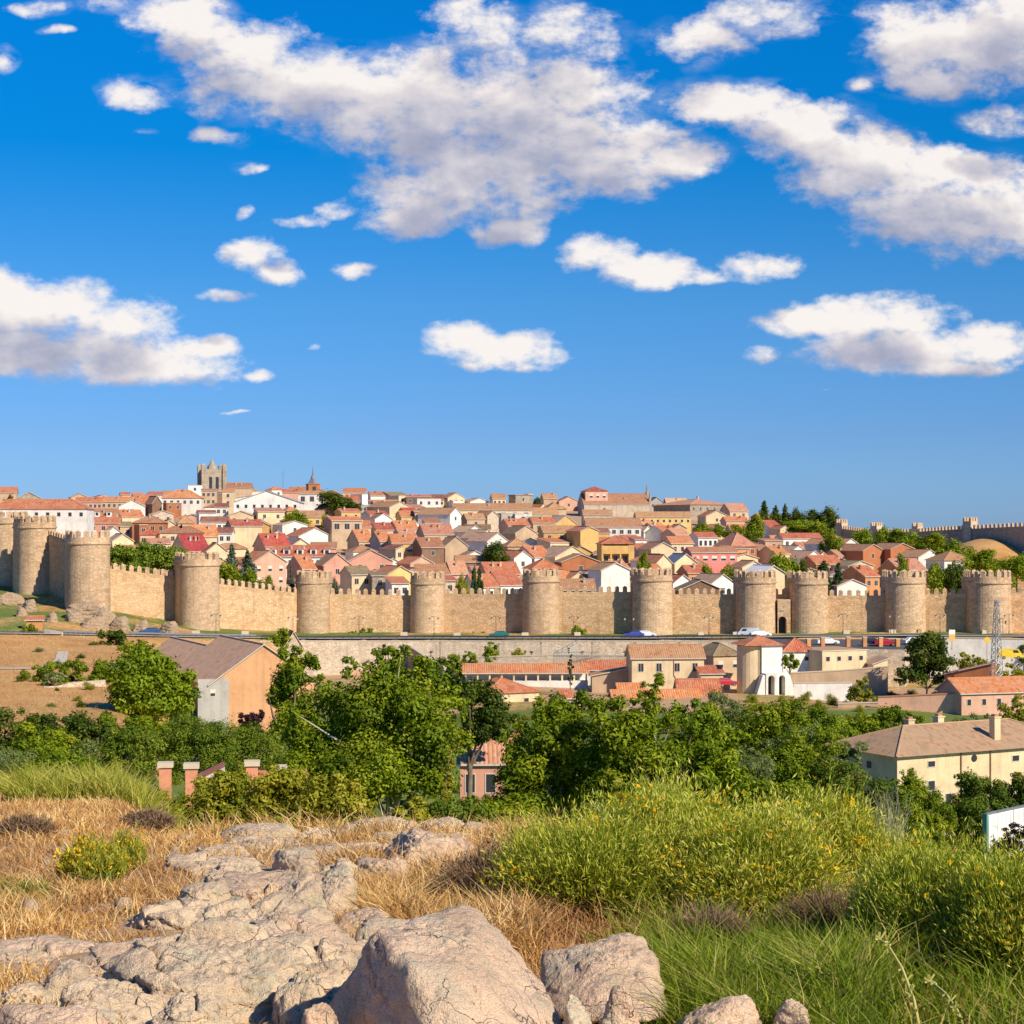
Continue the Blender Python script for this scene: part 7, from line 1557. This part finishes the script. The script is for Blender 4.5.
hull_rock('largest pale granite boulder with one flat side in deep shadow at the bottom', [(296, 1045, 7.95), (331, 1003, 7.85), (360, 955, 7.7), (377, 926, 7.6), (392, 945, 7.32), (407, 966, 7.15), (417, 1005, 7.05), (424, 1050, 7.0), (431, 917, 7.9), (470, 898, 8.1), (505, 930, 8.1), (548, 985, 7.7), (572, 1025, 7.5), (578, 1055, 7.5), (505, 1055, 6.95), (480, 955, 7.4), (360, 1040, 8.5), (500, 1000, 8.6)], 3)
hull_rock('pinkish block with steep right side, right of the largest boulder', [(540, 950, 8.7), (540, 1015, 8.3), (600, 938, 8.7), (632, 931, 8.7), (648, 934, 8.8), (658, 962, 8.5), (674, 1015, 8.3), (668, 1020, 9.0), (545, 1020, 9.1), (600, 1025, 8.0), (655, 1025, 8.0), (590, 955, 8.45)], 22)
_skip = lambda *a, **k: None
_skip('largest pale granite boulder with one flat side in deep shadow at the bottom', 447, 7.55, 250, 903, .95, 3, planes=[(-1, -.10, .16, .50), (.10, .30, 1, .62), (.32, -.80, .62, .58), (.80, -.15, .66, .66), (0, 1, .3, .7), (-.5, .6, .8, .75), (.2, -.2, 1, .70), (.6, -.7, .3, .82)], mat='rock', group=GR, power=16, rough=.75)
rock('pointed dark little rock at the shaded foot of the largest boulder', 318, 7.4, 50, 1002, .3, 14, mat='rock', group=GR, nplanes=8)
_skip('pinkish block with steep right side, right of the largest boulder', 606, 8.5, 138, 930, .7, 22, planes=[(-.35, .1, 1, .62), (.1, -.6, .8, .62), (1, -.2, .28, .62), (0, 1, .2, .7), (-.9, 0, .5, .8), (.5, -.8, .4, .7)], mat='rock', group=GR, power=14, rough=.7)
rock('cracked pointed rock in front of the pinkish block', 618, 7.5, 78, 984, .35, 35, mat='rock', group=GR, nplanes=9, cut=(.5, .85))
rock('small tilted rock wedged between the largest boulder and the cracked pointed rock', 572, 7.45, 46, 996, .3, 37, mat='rock_grey', group=GR, nplanes=8)
rock('flat low rock right of the cracked pointed rock', 703, 7.85, 125, 996, .5, 41, mat='rock', group=GR, nplanes=9, flat=.7)
rock('rounded low rock at the right end of the bottom row', 790, 7.8, 74, 1000, .4, 43, mat='rock', group=GR, nplanes=9)
rock('broad layered slab grey with lichen, left of the largest boulder', 225, 8.75, 300, 934, 1.1, 51, mat='rock_grey', group=GR, nplanes=14, flat=.38, rz=6, layers=3, cut=(.7, 1.0))
rock('cracked lichened slab half under the broad layered slab', 318, 8.3, 120, 962, .6, 52, mat='rock_grey', group=GR, nplanes=12, flat=.4, layers=2)
rock('long sloping slab above the broad layered slab', 262, 10.4, 180, 897, .9, 53, mat='rock_grey', group=GR, nplanes=12, flat=.4, rz=-10, layers=2, cut=(.7, 1.0))
rock('tilted slab rising towards the roundish boulder', 300, 11.0, 80, 880, .6, 54, mat='rock_grey', group=GR, nplanes=10, flat=.45, layers=2)
rock('low slab behind the long sloping slab, partly under dry grass', 185, 11.4, 150, 902, .8, 57, mat='rock_grey', group=GR, nplanes=10, flat=.4, rz=14, layers=2)
rock('small slab with a shaded overhang above the long sloping slab', 205, 12.2, 70, 884, .5, 58, mat='rock_grey', group=GR, nplanes=10, flat=.45, layers=2)
rock('roundish boulder with a pale cut face above the layered slab', 339, 11.7, 62, 868, .5, 61, mat='rock_grey', group=GR, nplanes=9, cut=(.6, .95))
rock('pale ledge at the foot of the roundish boulder', 365, 10.6, 80, 912, .6, 62, mat='rock', group=GR, nplanes=9, flat=.4)
rock('low pale ledge at the left picture edge', 40, 10.0, 170, 950, .9, 67, mat='rock', group=GR, nplanes=12, flat=.4, layers=2)
rock('blocky lichened rock left of the broad layered slab', 72, 8.9, 74, 960, .5, 71, mat='rock_grey', group=GR, nplanes=9)
rock('rounded lichened rock at the left edge below the pale ledge', 22, 8.7, 90, 986, .55, 73, mat='rock_grey', group=GR, nplanes=9)
rock('flat pale slab in the bottom left corner', 52, 7.8, 130, 1009, .4, 77, mat='rock', group=GR, nplanes=9, flat=.4)
rock('rock with dark side below the broad layered slab', 190, 7.95, 130, 990, .45, 79, mat='rock_grey', group=GR, nplanes=10, layers=2)
for k, (px, d, w, yt, dep, lab) in enumerate(((262, 20.3, 90, 826, 1.0, 'crest rock below the tallest yellow-green bush'), (318, 19.8, 80, 829, .9, 'crest rock left of the middle of the ridge'), (382, 20.4, 110, 819, 1.2, 'long humped crest rock in the middle of the ridge'), (440, 20.5, 70, 818, .9, 'crest rock nearest the reddish-tipped bush'), (478, 20, 40, 824, .8, 'last small crest rock at the right end of the ridge'),
                                              (225, 17.5, 70, 845, .9, 'low crest rock at the left end of the ridge'), (300, 15.8, 60, 850, .7, 'low rock in dry grass behind the roundish boulder'), (240, 14.2, 90, 862, .8, 'pale low rock in the bare path above the slab'), (345, 17.5, 50, 846, .6, 'small rock in reddish dry grass on the ridge'))):
    rock(lab, px, d, w, yt, dep, 200 + k, mat='rock_grey', group=GR, nplanes=10, low=False)
rock('dark-sided slanting rock beside the dry brown shrub on the ridge', 425, 16.6, 112, 832, 1.3, 230, planes=[(-.75, -.25, .62, .55), (.2, .1, 1, .6), (.4, -.9, .3, .6), (.9, 0, .4, .8), (0, 1, .3, .7)], mat='rock', group=GR, power=10)
rock('purplish flat rock below the dark-sided slanting rock', 392, 14.9, 80, 858, .8, 233, mat='rock', group=GR)
for k, (px, d, w, yt, dep, lab) in enumerate(((262, 13.0, 140, 876, 1.0, 'wide flat bedrock ledge above the long sloping slab'), (322, 14.6, 110, 864, .9, 'wide flat bedrock ledge left of the purplish flat rock'), (215, 15.8, 110, 858, 1.0, 'flat bedrock ledge across the bare path'), (350, 17.6, 130, 844, 1.0, 'flat bedrock ledge just below the ridge crest'), (425, 19.0, 130, 835, 1.0, 'flat bedrock ledge below the right end of the crest'), (262, 18.6, 90, 841, .8, 'flat bedrock ledge below the left end of the crest'),
                                              (150, 9.7, 150, 946, .9, 'flat bedrock ledge left above the broad layered slab'), (390, 9.6, 120, 930, .8, 'flat bedrock ledge behind the largest boulder'), (120, 8.3, 130, 985, .6, 'flat ledge below the blocky lichened rock'), (300, 9.5, 150, 925, .9, 'sloping ledge between the broad slab and the roundish boulder'))):
    rock(lab, px, d, w, yt, dep, 260 + k, mat='rock_grey' if k % 3 else 'rock', group=GR, nplanes=14, flat=.30, layers=2, cut=(.75, 1.0), rough=.8)
# outcrop carrying the corner tower, stones on the left bank
for k, (px, d, w, yt, dep, lab) in enumerate(((84, 355, 42, 602, 7, 'big outcrop rock under the corner tower'), (104, 352, 34, 606, 7, 'slanting outcrop rock under the right half of the corner tower'), (74, 350, 24, 611, 5, 'outcrop rock under the left half of the corner tower'), (118, 350, 26, 616, 5, 'low outcrop rock right of the corner tower'), (96, 346, 34, 617, 5, 'lowest outcrop rock above the guard rail'),
                                              (12, 372, 34, 592, 5, 'grey rock below the leftmost tower'), (30, 362, 22, 599, 4, 'grey rock below the second tower'), (52, 346, 20, 612, 4, 'stone heap on the green bank'), (20, 352, 16, 606, 3, 'small stone heap at the left edge of the bank'), (140, 352, 22, 620, 4, 'low rock on the bank below the sloping wall'), (170, 358, 24, 621, 4, 'low rock on the bank left of the third tower'))):
    rock(lab, px, d, w, yt, dep, 300 + k, mat='outcrop', group='outcrop rocks below the corner tower', low=False, nplanes=14, rough=.55, layers=3)
# small stones
_n = 0; rs = random.Random(8)
STV = []
for k in range(5):
    q = rock('', 250, 12, 60, 868, .4, 400 + k, mat='rock_grey', low=True, name='stone'); STV.append(q.data); bpy.data.objects.remove(q); ROCKS.pop()
for k in range(46):
    px = rs.uniform(20, 480); d = rs.uniform(8.6, 21); x = (px - 512) / FP * d
    o = part('stone', STV[k % 5], None, (x, d, Hs(x, d) - .02), rs.random() * 6.28); s_ = rs.uniform(.15, .55); o.scale = (s_, s_, s_ * .8)
    tag(o, 'small loose lichened stone in the dry grass between the larger rocks', 'stone', 'small loose stones', 'thing')

# ---------------------------------------------------------------- blades
GM = {'dry': leafmat('dry grass blades', [(0, (.32, .145, .04)), (.4, (.57, .32, .105)), (.8, (.74, .50, .21)), (1, (.80, .62, .34))], .25),
      'rust': leafmat('rusty dry grass', [(0, (.20, .08, .03)), (.5, (.36, .18, .075)), (1, (.52, .34, .16))], .25),
      'green': leafmat('green grass blades', [(0, (.07, .12, .007)), (.5, (.17, .25, .012)), (.85, (.28, .34, .025)), (1, (.50, .42, .14))], .35),
      'pale': leafmat('light green grass', [(0, (.18, .21, .015)), (.5, (.32, .35, .03)), (1, (.54, .48, .12))], .35),
      'stem': leafmat('broom stems', [(0, (.14, .085, .035)), (.22, (.13, .15, .018)), (.55, (.16, .25, .015)), (1, (.30, .38, .03))], .2),
      'tip': leafmat('broom tips', [(0, (.20, .25, .018)), (.45, (.42, .45, .035)), (.8, (.62, .58, .10)), (1, (.74, .68, .30))], .3),
      'flower': leafmat('yellow broom flowers', [(0, (.62, .36, .01)), (.5, (.80, .53, .015)), (1, (.86, .64, .05))], .3),
      'twig': leafmat('dead twigs', [(0, (.10, .06, .035)), (.5, (.20, .125, .075)), (1, (.34, .23, .14))], .1)}
def blades(P, dirs, h, w, bend, tint):
    """curved tapering strips: base P, unit direction dirs, length h, width w, sideways bend (n,3)"""
    n = len(P); s = np.cross(dirs, np.random.default_rng(3).normal(size=(n, 3))); s /= np.linalg.norm(s, axis=1, keepdims=True)
    h = h[:, None]; w = w[:, None]
    m = P + dirs * h * .5 + bend * h * .22; t = P + dirs * h * .95 + bend * h * .75
    V = np.stack([P - s * w * .5, P + s * w * .5, m + s * w * .38, m - s * w * .38, t], 1).reshape(-1, 3)
    i = np.arange(n)[:, None] * 5
    return V, i + np.array([[0, 1, 2, 3]]), i + np.array([[3, 2, 4]]), np.repeat(tint, 5)
def in_rocks(x, y, k=.9):
    m = np.zeros(len(x), bool)
    for rx, ry, a, b in ROCKS: m |= ((x - rx) / a) ** 2 + ((y - ry) / b) ** 2 < k
    return m
def grass(name, n, pr, dr, dens, h, mat, w0=.0042, seed=1, lean=.35, kind='stuff'):
    rng = np.random.default_rng(seed)
    d = np.exp(rng.uniform(math.log(dr[0]), math.log(dr[1]), n)); px = rng.uniform(pr[0], pr[1], n); x = (px - 512) / FP * d
    p3 = np.stack([x, d, 0 * x], 1); c = dens(px, d, fbm(p3 * .9, 3), fbm(p3 * 4 + 30, 2))
    k = (rng.random(n) < c) & ~in_rocks(x, d); x, d, px = x[k], d[k], px[k]; n = len(x); cl = fbm(np.stack([x, d, 0 * x], 1) * 3.1 + 7, 3)
    P = np.stack([x, d, H(x, d) - .01], 1); dirs = np.stack([rng.normal(size=n) * lean, rng.normal(size=n) * lean, np.ones(n)], 1); dirs /= np.linalg.norm(dirs, axis=1, keepdims=True)
    bend = np.stack([rng.normal(size=n) * .5 - .15, rng.normal(size=n) * .5, -.25 * np.ones(n)], 1)
    hh = (h[0] + (h[1] - h[0]) * rng.random(n) ** 1.6) * np.clip(1 + 1.0 * cl, .4, 1.9)
    V, F4, F3, T = blades(P, dirs, hh, (w0 + .00032 * d) * (.7 + .6 * rng.random(n)), bend, np.clip(.5 + .28 * rng.normal(size=n) + .5 * cl, 0, 1))
    o = link(bpy.data.objects.new(name, np_mesh(name, V, [F4, F3], GM[mat], attrs={'tint': T}))); tag(o, kind=kind); return o
rockzone = lambda px, d: np.clip(sst(90, 190, px + (d - 10) * -9) * sst(480, 380, px) , 0, 1) * np.where(d < 21.5, 1, .3) + 0 * d
grass('dry_grass', 120000, (-60, 420), (8.0, 44), lambda px, d, a, b: np.clip(.62 + 1.1 * a + .5 * b, .04, 1) * np.clip(1 - .74 * rockzone(px, d), .03, 1) * np.where(px > 330, np.clip(1.3 - (px - 330) / 70, 0, 1), 1), (.06, .21), 'dry', seed=2)
grass('dry_grass', 45000, (-60, 330), (12, 40), lambda px, d, a, b: np.clip(.25 - 1.4 * a, 0, 1) * np.clip(1 - .8 * rockzone(px, d), 0, 1), (.07, .19), 'rust', seed=3)
grass('dry_grass', 34000, (330, 545), (9.2, 20), lambda px, d, a, b: np.clip(.55 + 1.0 * a, .05, 1) * np.clip((px - 320) / 60, 0, 1), (.14, .36), 'dry', seed=4)
grass('dry_grass', 12000, (330, 560), (10, 21), lambda px, d, a, b: np.clip(.4 - 1.0 * a, .05, 1), (.14, .30), 'rust', seed=5)
grass('tall_dry_grass', 1500, (372, 420), (9.6, 11.5), lambda px, d, a, b: 1 + 0 * a, (.25, .42), 'dry', seed=6)
grass('green_grass', 60000, (610, 1120), (7.6, 12.0), lambda px, d, a, b: np.clip(.75 + .8 * a, .15, 1) * np.clip((px - 600) / 70, 0, 1) * np.where(px > 860, np.clip(1 - (px - 860) / 50, .18, 1), 1) * np.where(d > 10.4, .35, 1), (.14, .40), 'green', w0=.005, seed=7, lean=.28)
grass('green_grass', 5000, (-30, 48), (12.6, 14.6), lambda px, d, a, b: 1 + 0 * a, (.05, .12), 'green', seed=8)
grass('dry_grass', 26000, (-60, 150), (185, 330), lambda px, d, a, b: np.clip(.5 + .7 * fbm(np.stack([px * .05, d * .05, 0 * d], 1), 3), 0, 1), (.15, .45), 'dry', w0=-.045, seed=21)
grass('dry_grass', 5000, (-60, 150), (185, 325), lambda px, d, a, b: np.clip(.3 + 1.2 * fbm(np.stack([px * .04, d * .04, 0 * d], 1), 3), 0, 1), (.3, .8), 'rust', w0=-.02, seed=23)
grass('green_grass', 2500, (-60, 120), (200, 325), lambda px, d, a, b: np.clip(-.1 + 1.8 * fbm(np.stack([px * .05, d * .05, 3 + 0 * d], 1), 3), 0, 1), (.2, .6), 'pale', w0=-.02, seed=24)
grass('green_grass', 30000, (-40, 1060), (360, 412), lambda px, d, a, b: np.where((d > road_d(px) + 5.5) & (d < wall_d(px) - 3), np.clip(.55 + .8 * fbm(np.stack([px * .08, d * .12, 0 * d], 1), 3), 0, 1), 0), (.12, .32), 'green', w0=-.06, seed=22)
grass('green_grass', 30000, (1040, 1800), (6.5, 45), lambda px, d, a, b: np.clip(.7 + .6 * a, .15, 1), (.15, .42), 'green', w0=.006, seed=31)
grass('light_green_grass', 42000, (10, 205), (33, 56), lambda px, d, a, b: np.clip(.7 + .6 * a, .1, 1), (.35, .8), 'pale', w0=.012, seed=9, lean=.25)
grass('dry_grass', 12000, (180, 620), (20.5, 26), lambda px, d, a, b: np.clip(.6 + .6 * a, .1, 1), (.2, .45), 'dry', w0=.008, seed=10)
grass('dry_grass', 26000, (480, 1010), (7.4, 12.5), lambda px, d, a, b: np.clip(.2 - 1.0 * a, .02, .6) * np.clip((px - 470) / 60, 0, 1), (.16, .34), 'rust', seed=12)

# ---------------------------------------------------------------- broom
def broom(label, px, d, Rm, Hm, nst, seed, flowers=120, tipn=14000, dep=1.0, tipmat='tip', droop=.35, stem='stem', base=.45, name='broom_shrub', spread=1.0, tsz=1.0):
    tipn = int(tipn * 1.7); nst = int(nst * 1.25)
    rng = np.random.default_rng(seed); x = (px - 512) / FP * d; zg_ = Hs(x, d); t = thing(name, label, 'shrub', (x, d, zg_), 0, 'broom shrubs on the near slope' if name == 'broom_shrub' else None)
    az = rng.random(nst) * 6.283; cl = rng.integers(0, 26, nst); ca, cr = rng.random(26) * 6.283, rng.random(26) ** .5
    rr = np.clip(cr[cl] + rng.normal(size=nst) * .11, 0, 1.05); a2 = ca[cl] + rng.normal(size=nst) * .3 / np.maximum(cr[cl], .25)
    ex, ey = rr * np.cos(a2), rr * np.sin(a2); ez = np.clip(1.0 - .50 * rr ** 2.6, .2, 1) * (.66 + .36 * rng.random(26)[cl]) * (.72 + .36 * rng.random(nst))
    E = np.stack([ex * Rm * spread, ey * Rm * dep, ez * Hm], 1); B = np.stack([ex * Rm * base + rng.normal(size=nst) * .05, ey * Rm * dep * base + rng.normal(size=nst) * .05, 0 * ex - .02], 1)
    v = E - B; ln = np.linalg.norm(v, axis=1); dirs = v / ln[:, None]; up = np.tile([0, 0, 1.0], (nst, 1)); dirs = dirs * (1 - droop * .5) + up * droop * .5; dirs /= np.linalg.norm(dirs, axis=1, keepdims=True)
    bend = np.stack([ex * droop, ey * droop, -droop * .8 * np.ones(nst)], 1) + rng.normal(size=(nst, 3)) * .12
    tc = rng.random(26)
    V, F4, F3, T = blades(B, dirs, ln, (.0075 + .004 * rng.random(nst)), bend, np.clip(.3 + .4 * tc[cl] + .4 * rng.random(nst), 0, 1))
    zz = V[:, 2] / Hm; T = np.clip(T * (.35 + .9 * np.clip(zz * 1.5 - .25, 0, 1)), 0, 1)       # old wood at the base is brown, young shoots green
    part('stems', np_mesh('stems', V, [F4, F3], GM[stem], attrs={'tint': T}), t)
    i = rng.integers(0, nst, tipn); f = .58 + .45 * rng.random(tipn) ** .55
    P = B[i] + dirs[i] * (ln[i] * .95 * f)[:, None] + bend[i] * (ln[i] * .75 * f ** 2)[:, None] + rng.normal(size=(tipn, 3)) * .018
    a = dirs[i] + bend[i] * .6 + rng.normal(size=(tipn, 3)) * .42; a /= np.linalg.norm(a, axis=1, keepdims=True); b_ = np.cross(a, rng.normal(size=(tipn, 3))); b_ /= np.linalg.norm(b_, axis=1, keepdims=True)
    s = (.014 + .017 * rng.random(tipn))[:, None] * tsz * (d / 12.3) ** .8
    Q = np.stack([P - a * s, P + b_ * s * .17, P + a * s, P - b_ * s * .17], 1).reshape(-1, 3); T = np.repeat(np.clip(-.15 + .30 * tc[cl[i]] + .45 * rng.random(tipn) + 1.1 * (f - .62), 0, 1), 4)
    part('foliage', np_mesh('foliage', Q, [np.arange(4 * tipn).reshape(-1, 4)], GM[tipmat], attrs={'tint': T}), t)
    if flowers:
        flowers = int(flowers * (4.0 if name == 'broom_shrub' else 1))
        fc = rng.integers(0, nst, max(3, flowers // 12)); i = fc[rng.integers(0, len(fc), flowers)]; f = .8 + .25 * rng.random(flowers)
        P = B[i] + dirs[i] * (ln[i] * .95 * f)[:, None] + bend[i] * (ln[i] * .75 * f ** 2)[:, None] + rng.normal(size=(flowers, 3)) * np.array([.04, .04, .05])
        Vs, Fs = [], []; a = rng.normal(size=(flowers, 2, 3)); a /= np.linalg.norm(a, axis=2, keepdims=True)
        for q in range(2):
            u = a[:, q]; w_ = np.cross(u, a[:, 1 - q]); w_ /= np.linalg.norm(w_, axis=1, keepdims=True); s = (.010 + .008 * rng.random(flowers))[:, None]
            Vs.append(np.stack([P - u * s * 1.5, P + w_ * s * .7, P + u * s * 1.5, P - w_ * s * .7], 1).reshape(-1, 3))
        Vv = np.concatenate(Vs); part('blossoms', np_mesh('blossoms', Vv, [np.arange(len(Vv)).reshape(-1, 4)], GM['flower'], attrs={'tint': np.repeat(rng.random(len(Vv) // 4), 4)}), t)
    return t
broom('broom with yellow-green top at the left end of the large clump', 590, 12.1, .56, 1.00, 7500, 41, 40, 17000)
broom('tallest broom in the middle of the large clump', 668, 12.5, .60, 1.12, 8500, 42, 90, 20000)
broom('broom right of the tallest one, most yellow flowers on its front', 742, 11.9, .56, 1.00, 8500, 43, 190, 18000)
broom('broom at the right end of the large clump, above the brown dead tuft', 812, 12.6, .52, 1.04, 7500, 44, 110, 16000)
broom('broom with a tall yellow flower spike between the large clump and the right clump', 880, 12.4, .32, .86, 4000, 46, 90, 8000)
broom('tall grassy broom of the right clump', 938, 10.0, .46, .90, 8500, 47, 40, 15000, droop=.2)
broom('broom of the right clump, cut by the picture edge, with flowers low on its side', 1030, 9.4, .48, .86, 8500, 48, 150, 15000, droop=.25)
broom('dry brown shrub with dead twigs left of the large broom clump', 492, 13.2, .42, .55, 4500, 50, 0, 5000, tipmat='twig', stem='twig', name='dry_shrub')
broom('rusty dry grass tuft before the middle of the large broom clump', 712, 10.4, .22, .50, 2600, 51, 0, 600, tipmat='twig', stem='twig', droop=.6, name='dry_tuft')
broom('brown dead tuft between the large clump and the right clump', 835, 10.9, .34, .55, 3000, 52, 0, 800, tipmat='twig', stem='twig', droop=.6, name='dry_tuft')
broom('yellow-flowered ragwort plant in the dry grass at the left', 93, 14.6, .24, .42, 900, 53, 520, 3500, tipmat='pale', droop=.1, base=.6, name='flowering_plant')
broom('smaller yellow-flowered plant behind the ragwort', 128, 15.6, .14, .40, 400, 54, 120, 1200, tipmat='pale', droop=.1, base=.6, name='flowering_plant')
broom('grey-mauve thistle patch in the dry grass at the far left', 24, 20, .30, .30, 1500, 55, 0, 3000, tipmat='twig', stem='twig', droop=.3, name='thistle_clump')
broom('grey-mauve thistle patch in the dry grass behind the ragwort', 150, 25, .42, .36, 1600, 56, 0, 3400, tipmat='twig', stem='twig', droop=.3, name='thistle_clump')
# arching flower stems at the lower right
for lab, pts in (('long bare yellowish stem arching down before the right broom clump', [(922, 1040), (914, 1000), (902, 968), (888, 945), (872, 934)]), ('forked arching stem right of the long bare stem', [(968, 1040), (958, 1012), (946, 994), (934, 984), (924, 980)])):
    P_ = [Vector(at(px, py, 7.9 + k * .12)) for k, (px, py) in enumerate(pts)]; o = P_[0].copy(); b = MB(); b.tube([p - o for p in P_], [.008, .008, .007, .005, .002], 6)
    rr = random.Random(4)
    for k in range(26):
        f = rr.random() * 3.9; i = int(f); p = P_[i].lerp(P_[i + 1], f - i) - o; q = p + Vector((rr.uniform(-.03, .03), rr.uniform(-.02, .02), rr.uniform(-.01, .035))); b.tube([p, q], [.004, .006], 4)
    q = b.build('arching_stem', simple('dry flower stalk', (.42, .38, .10), .8)); q.location = o; tag(q, lab, 'stem', None, 'thing')
# ================================================================ labels for the houses and shrubs without one
TNAME = {0: 'the leftmost tower', 35: 'the second tower', 87: 'the corner tower', 198: 'the tower below the umbrella pines', 312: 'the slender tower', 427: 'the pale slender tower', 541: 'the seventh tower', 653: 'the broad tower', 757: 'the left gate tower', 810: 'the right gate tower', 907: 'the tower under the brick-red houses'}
CN = {'stone_pale': 'pale stone', 'stone_grey': 'grey stone', 'w_salmon': 'salmon', 'grey': 'grey', 'rose': 'rose'}
RN = {'r_slate': 'grey sheet', 'white_paint': 'white'}
def row_name(y): return 'at the skyline' if y < 509 else 'high on the slope' if y < 525 else 'in mid slope' if y < 545 else 'low on the slope' if y < 565 else 'just behind the wall'
def auto_labels():
    groups = {}
    for o, wall, roof, kind, nw, chim, tot, px, ye in AUTO:
        tx = min(TNAME, key=lambda q: abs(q - px)); side = 'above'
        shape = {'x': '', 'y': 'gabled ', 'h': 'hipped ', 's': 'lean-to ', 'f': 'flat ', 'l': 'lean-to '}[kind]
        base = f"{CN.get(wall, wall)} {shape}house, {RN.get(roof, roof)} roof"
        groups.setdefault((base, row_name(ye), TNAME[tx]), []).append((o, nw, chim, px, ye))
    ordw = ['leftmost', 'second', 'third', 'fourth', 'fifth', 'sixth', 'seventh', 'eighth', 'ninth', 'tenth', 'eleventh', 'twelfth', 'thirteenth', 'fourteenth', 'fifteenth']
    for (base, row, tn), l in groups.items():
        l.sort(key=lambda q: q[3])
        for k, (o, nw, chim, px, ye) in enumerate(l):
            pre = '' if len(l) == 1 else ordw[min(k, 14)] + ' '
            o['label'] = ' '.join(f"{pre}{base}, {row} above {tn}".replace('the tower under the brick-red houses', 'the brick-red houses tower').split()[:16])
    # shrubs of the valley: by tone, by what they grow in front of
    ref = [(60, 'the left edge hedge'), (150, 'the cone-shaped tree'), (230, 'the umbrella pines'), (330, 'the big spreading tree'), (480, 'the pink house'), (560, 'the orange hip-roofed house'), (665, 'the cream two-storey house'), (765, 'the hermitage'), (840, 'the flat-roofed cream house'), (930, 'the large house'), (1010, 'the panel fence')]
    g2 = {}
    for o, px, d, k, w in SHRUBS:
        r_ = min(ref, key=lambda q: abs(q[0] - px))[1]; dist = 'nearest the broom' if d < 110 else 'in the middle of the valley' if d < 165 else 'in the far part of the valley' if d < 225 else 'close to the lower houses'
        g2.setdefault((SHV[k][1], r_, dist), []).append((px, w, o))
    for (tone, r_, dist), l in g2.items():
        l.sort(key=lambda q: q[0])
        for k, (px, w, o) in enumerate(l):
            pre = '' if len(l) == 1 else ordw[min(k, 14)] + ' '
            o['label'] = f"{pre}{tone} shrub {dist}, below {r_}"
auto_labels()
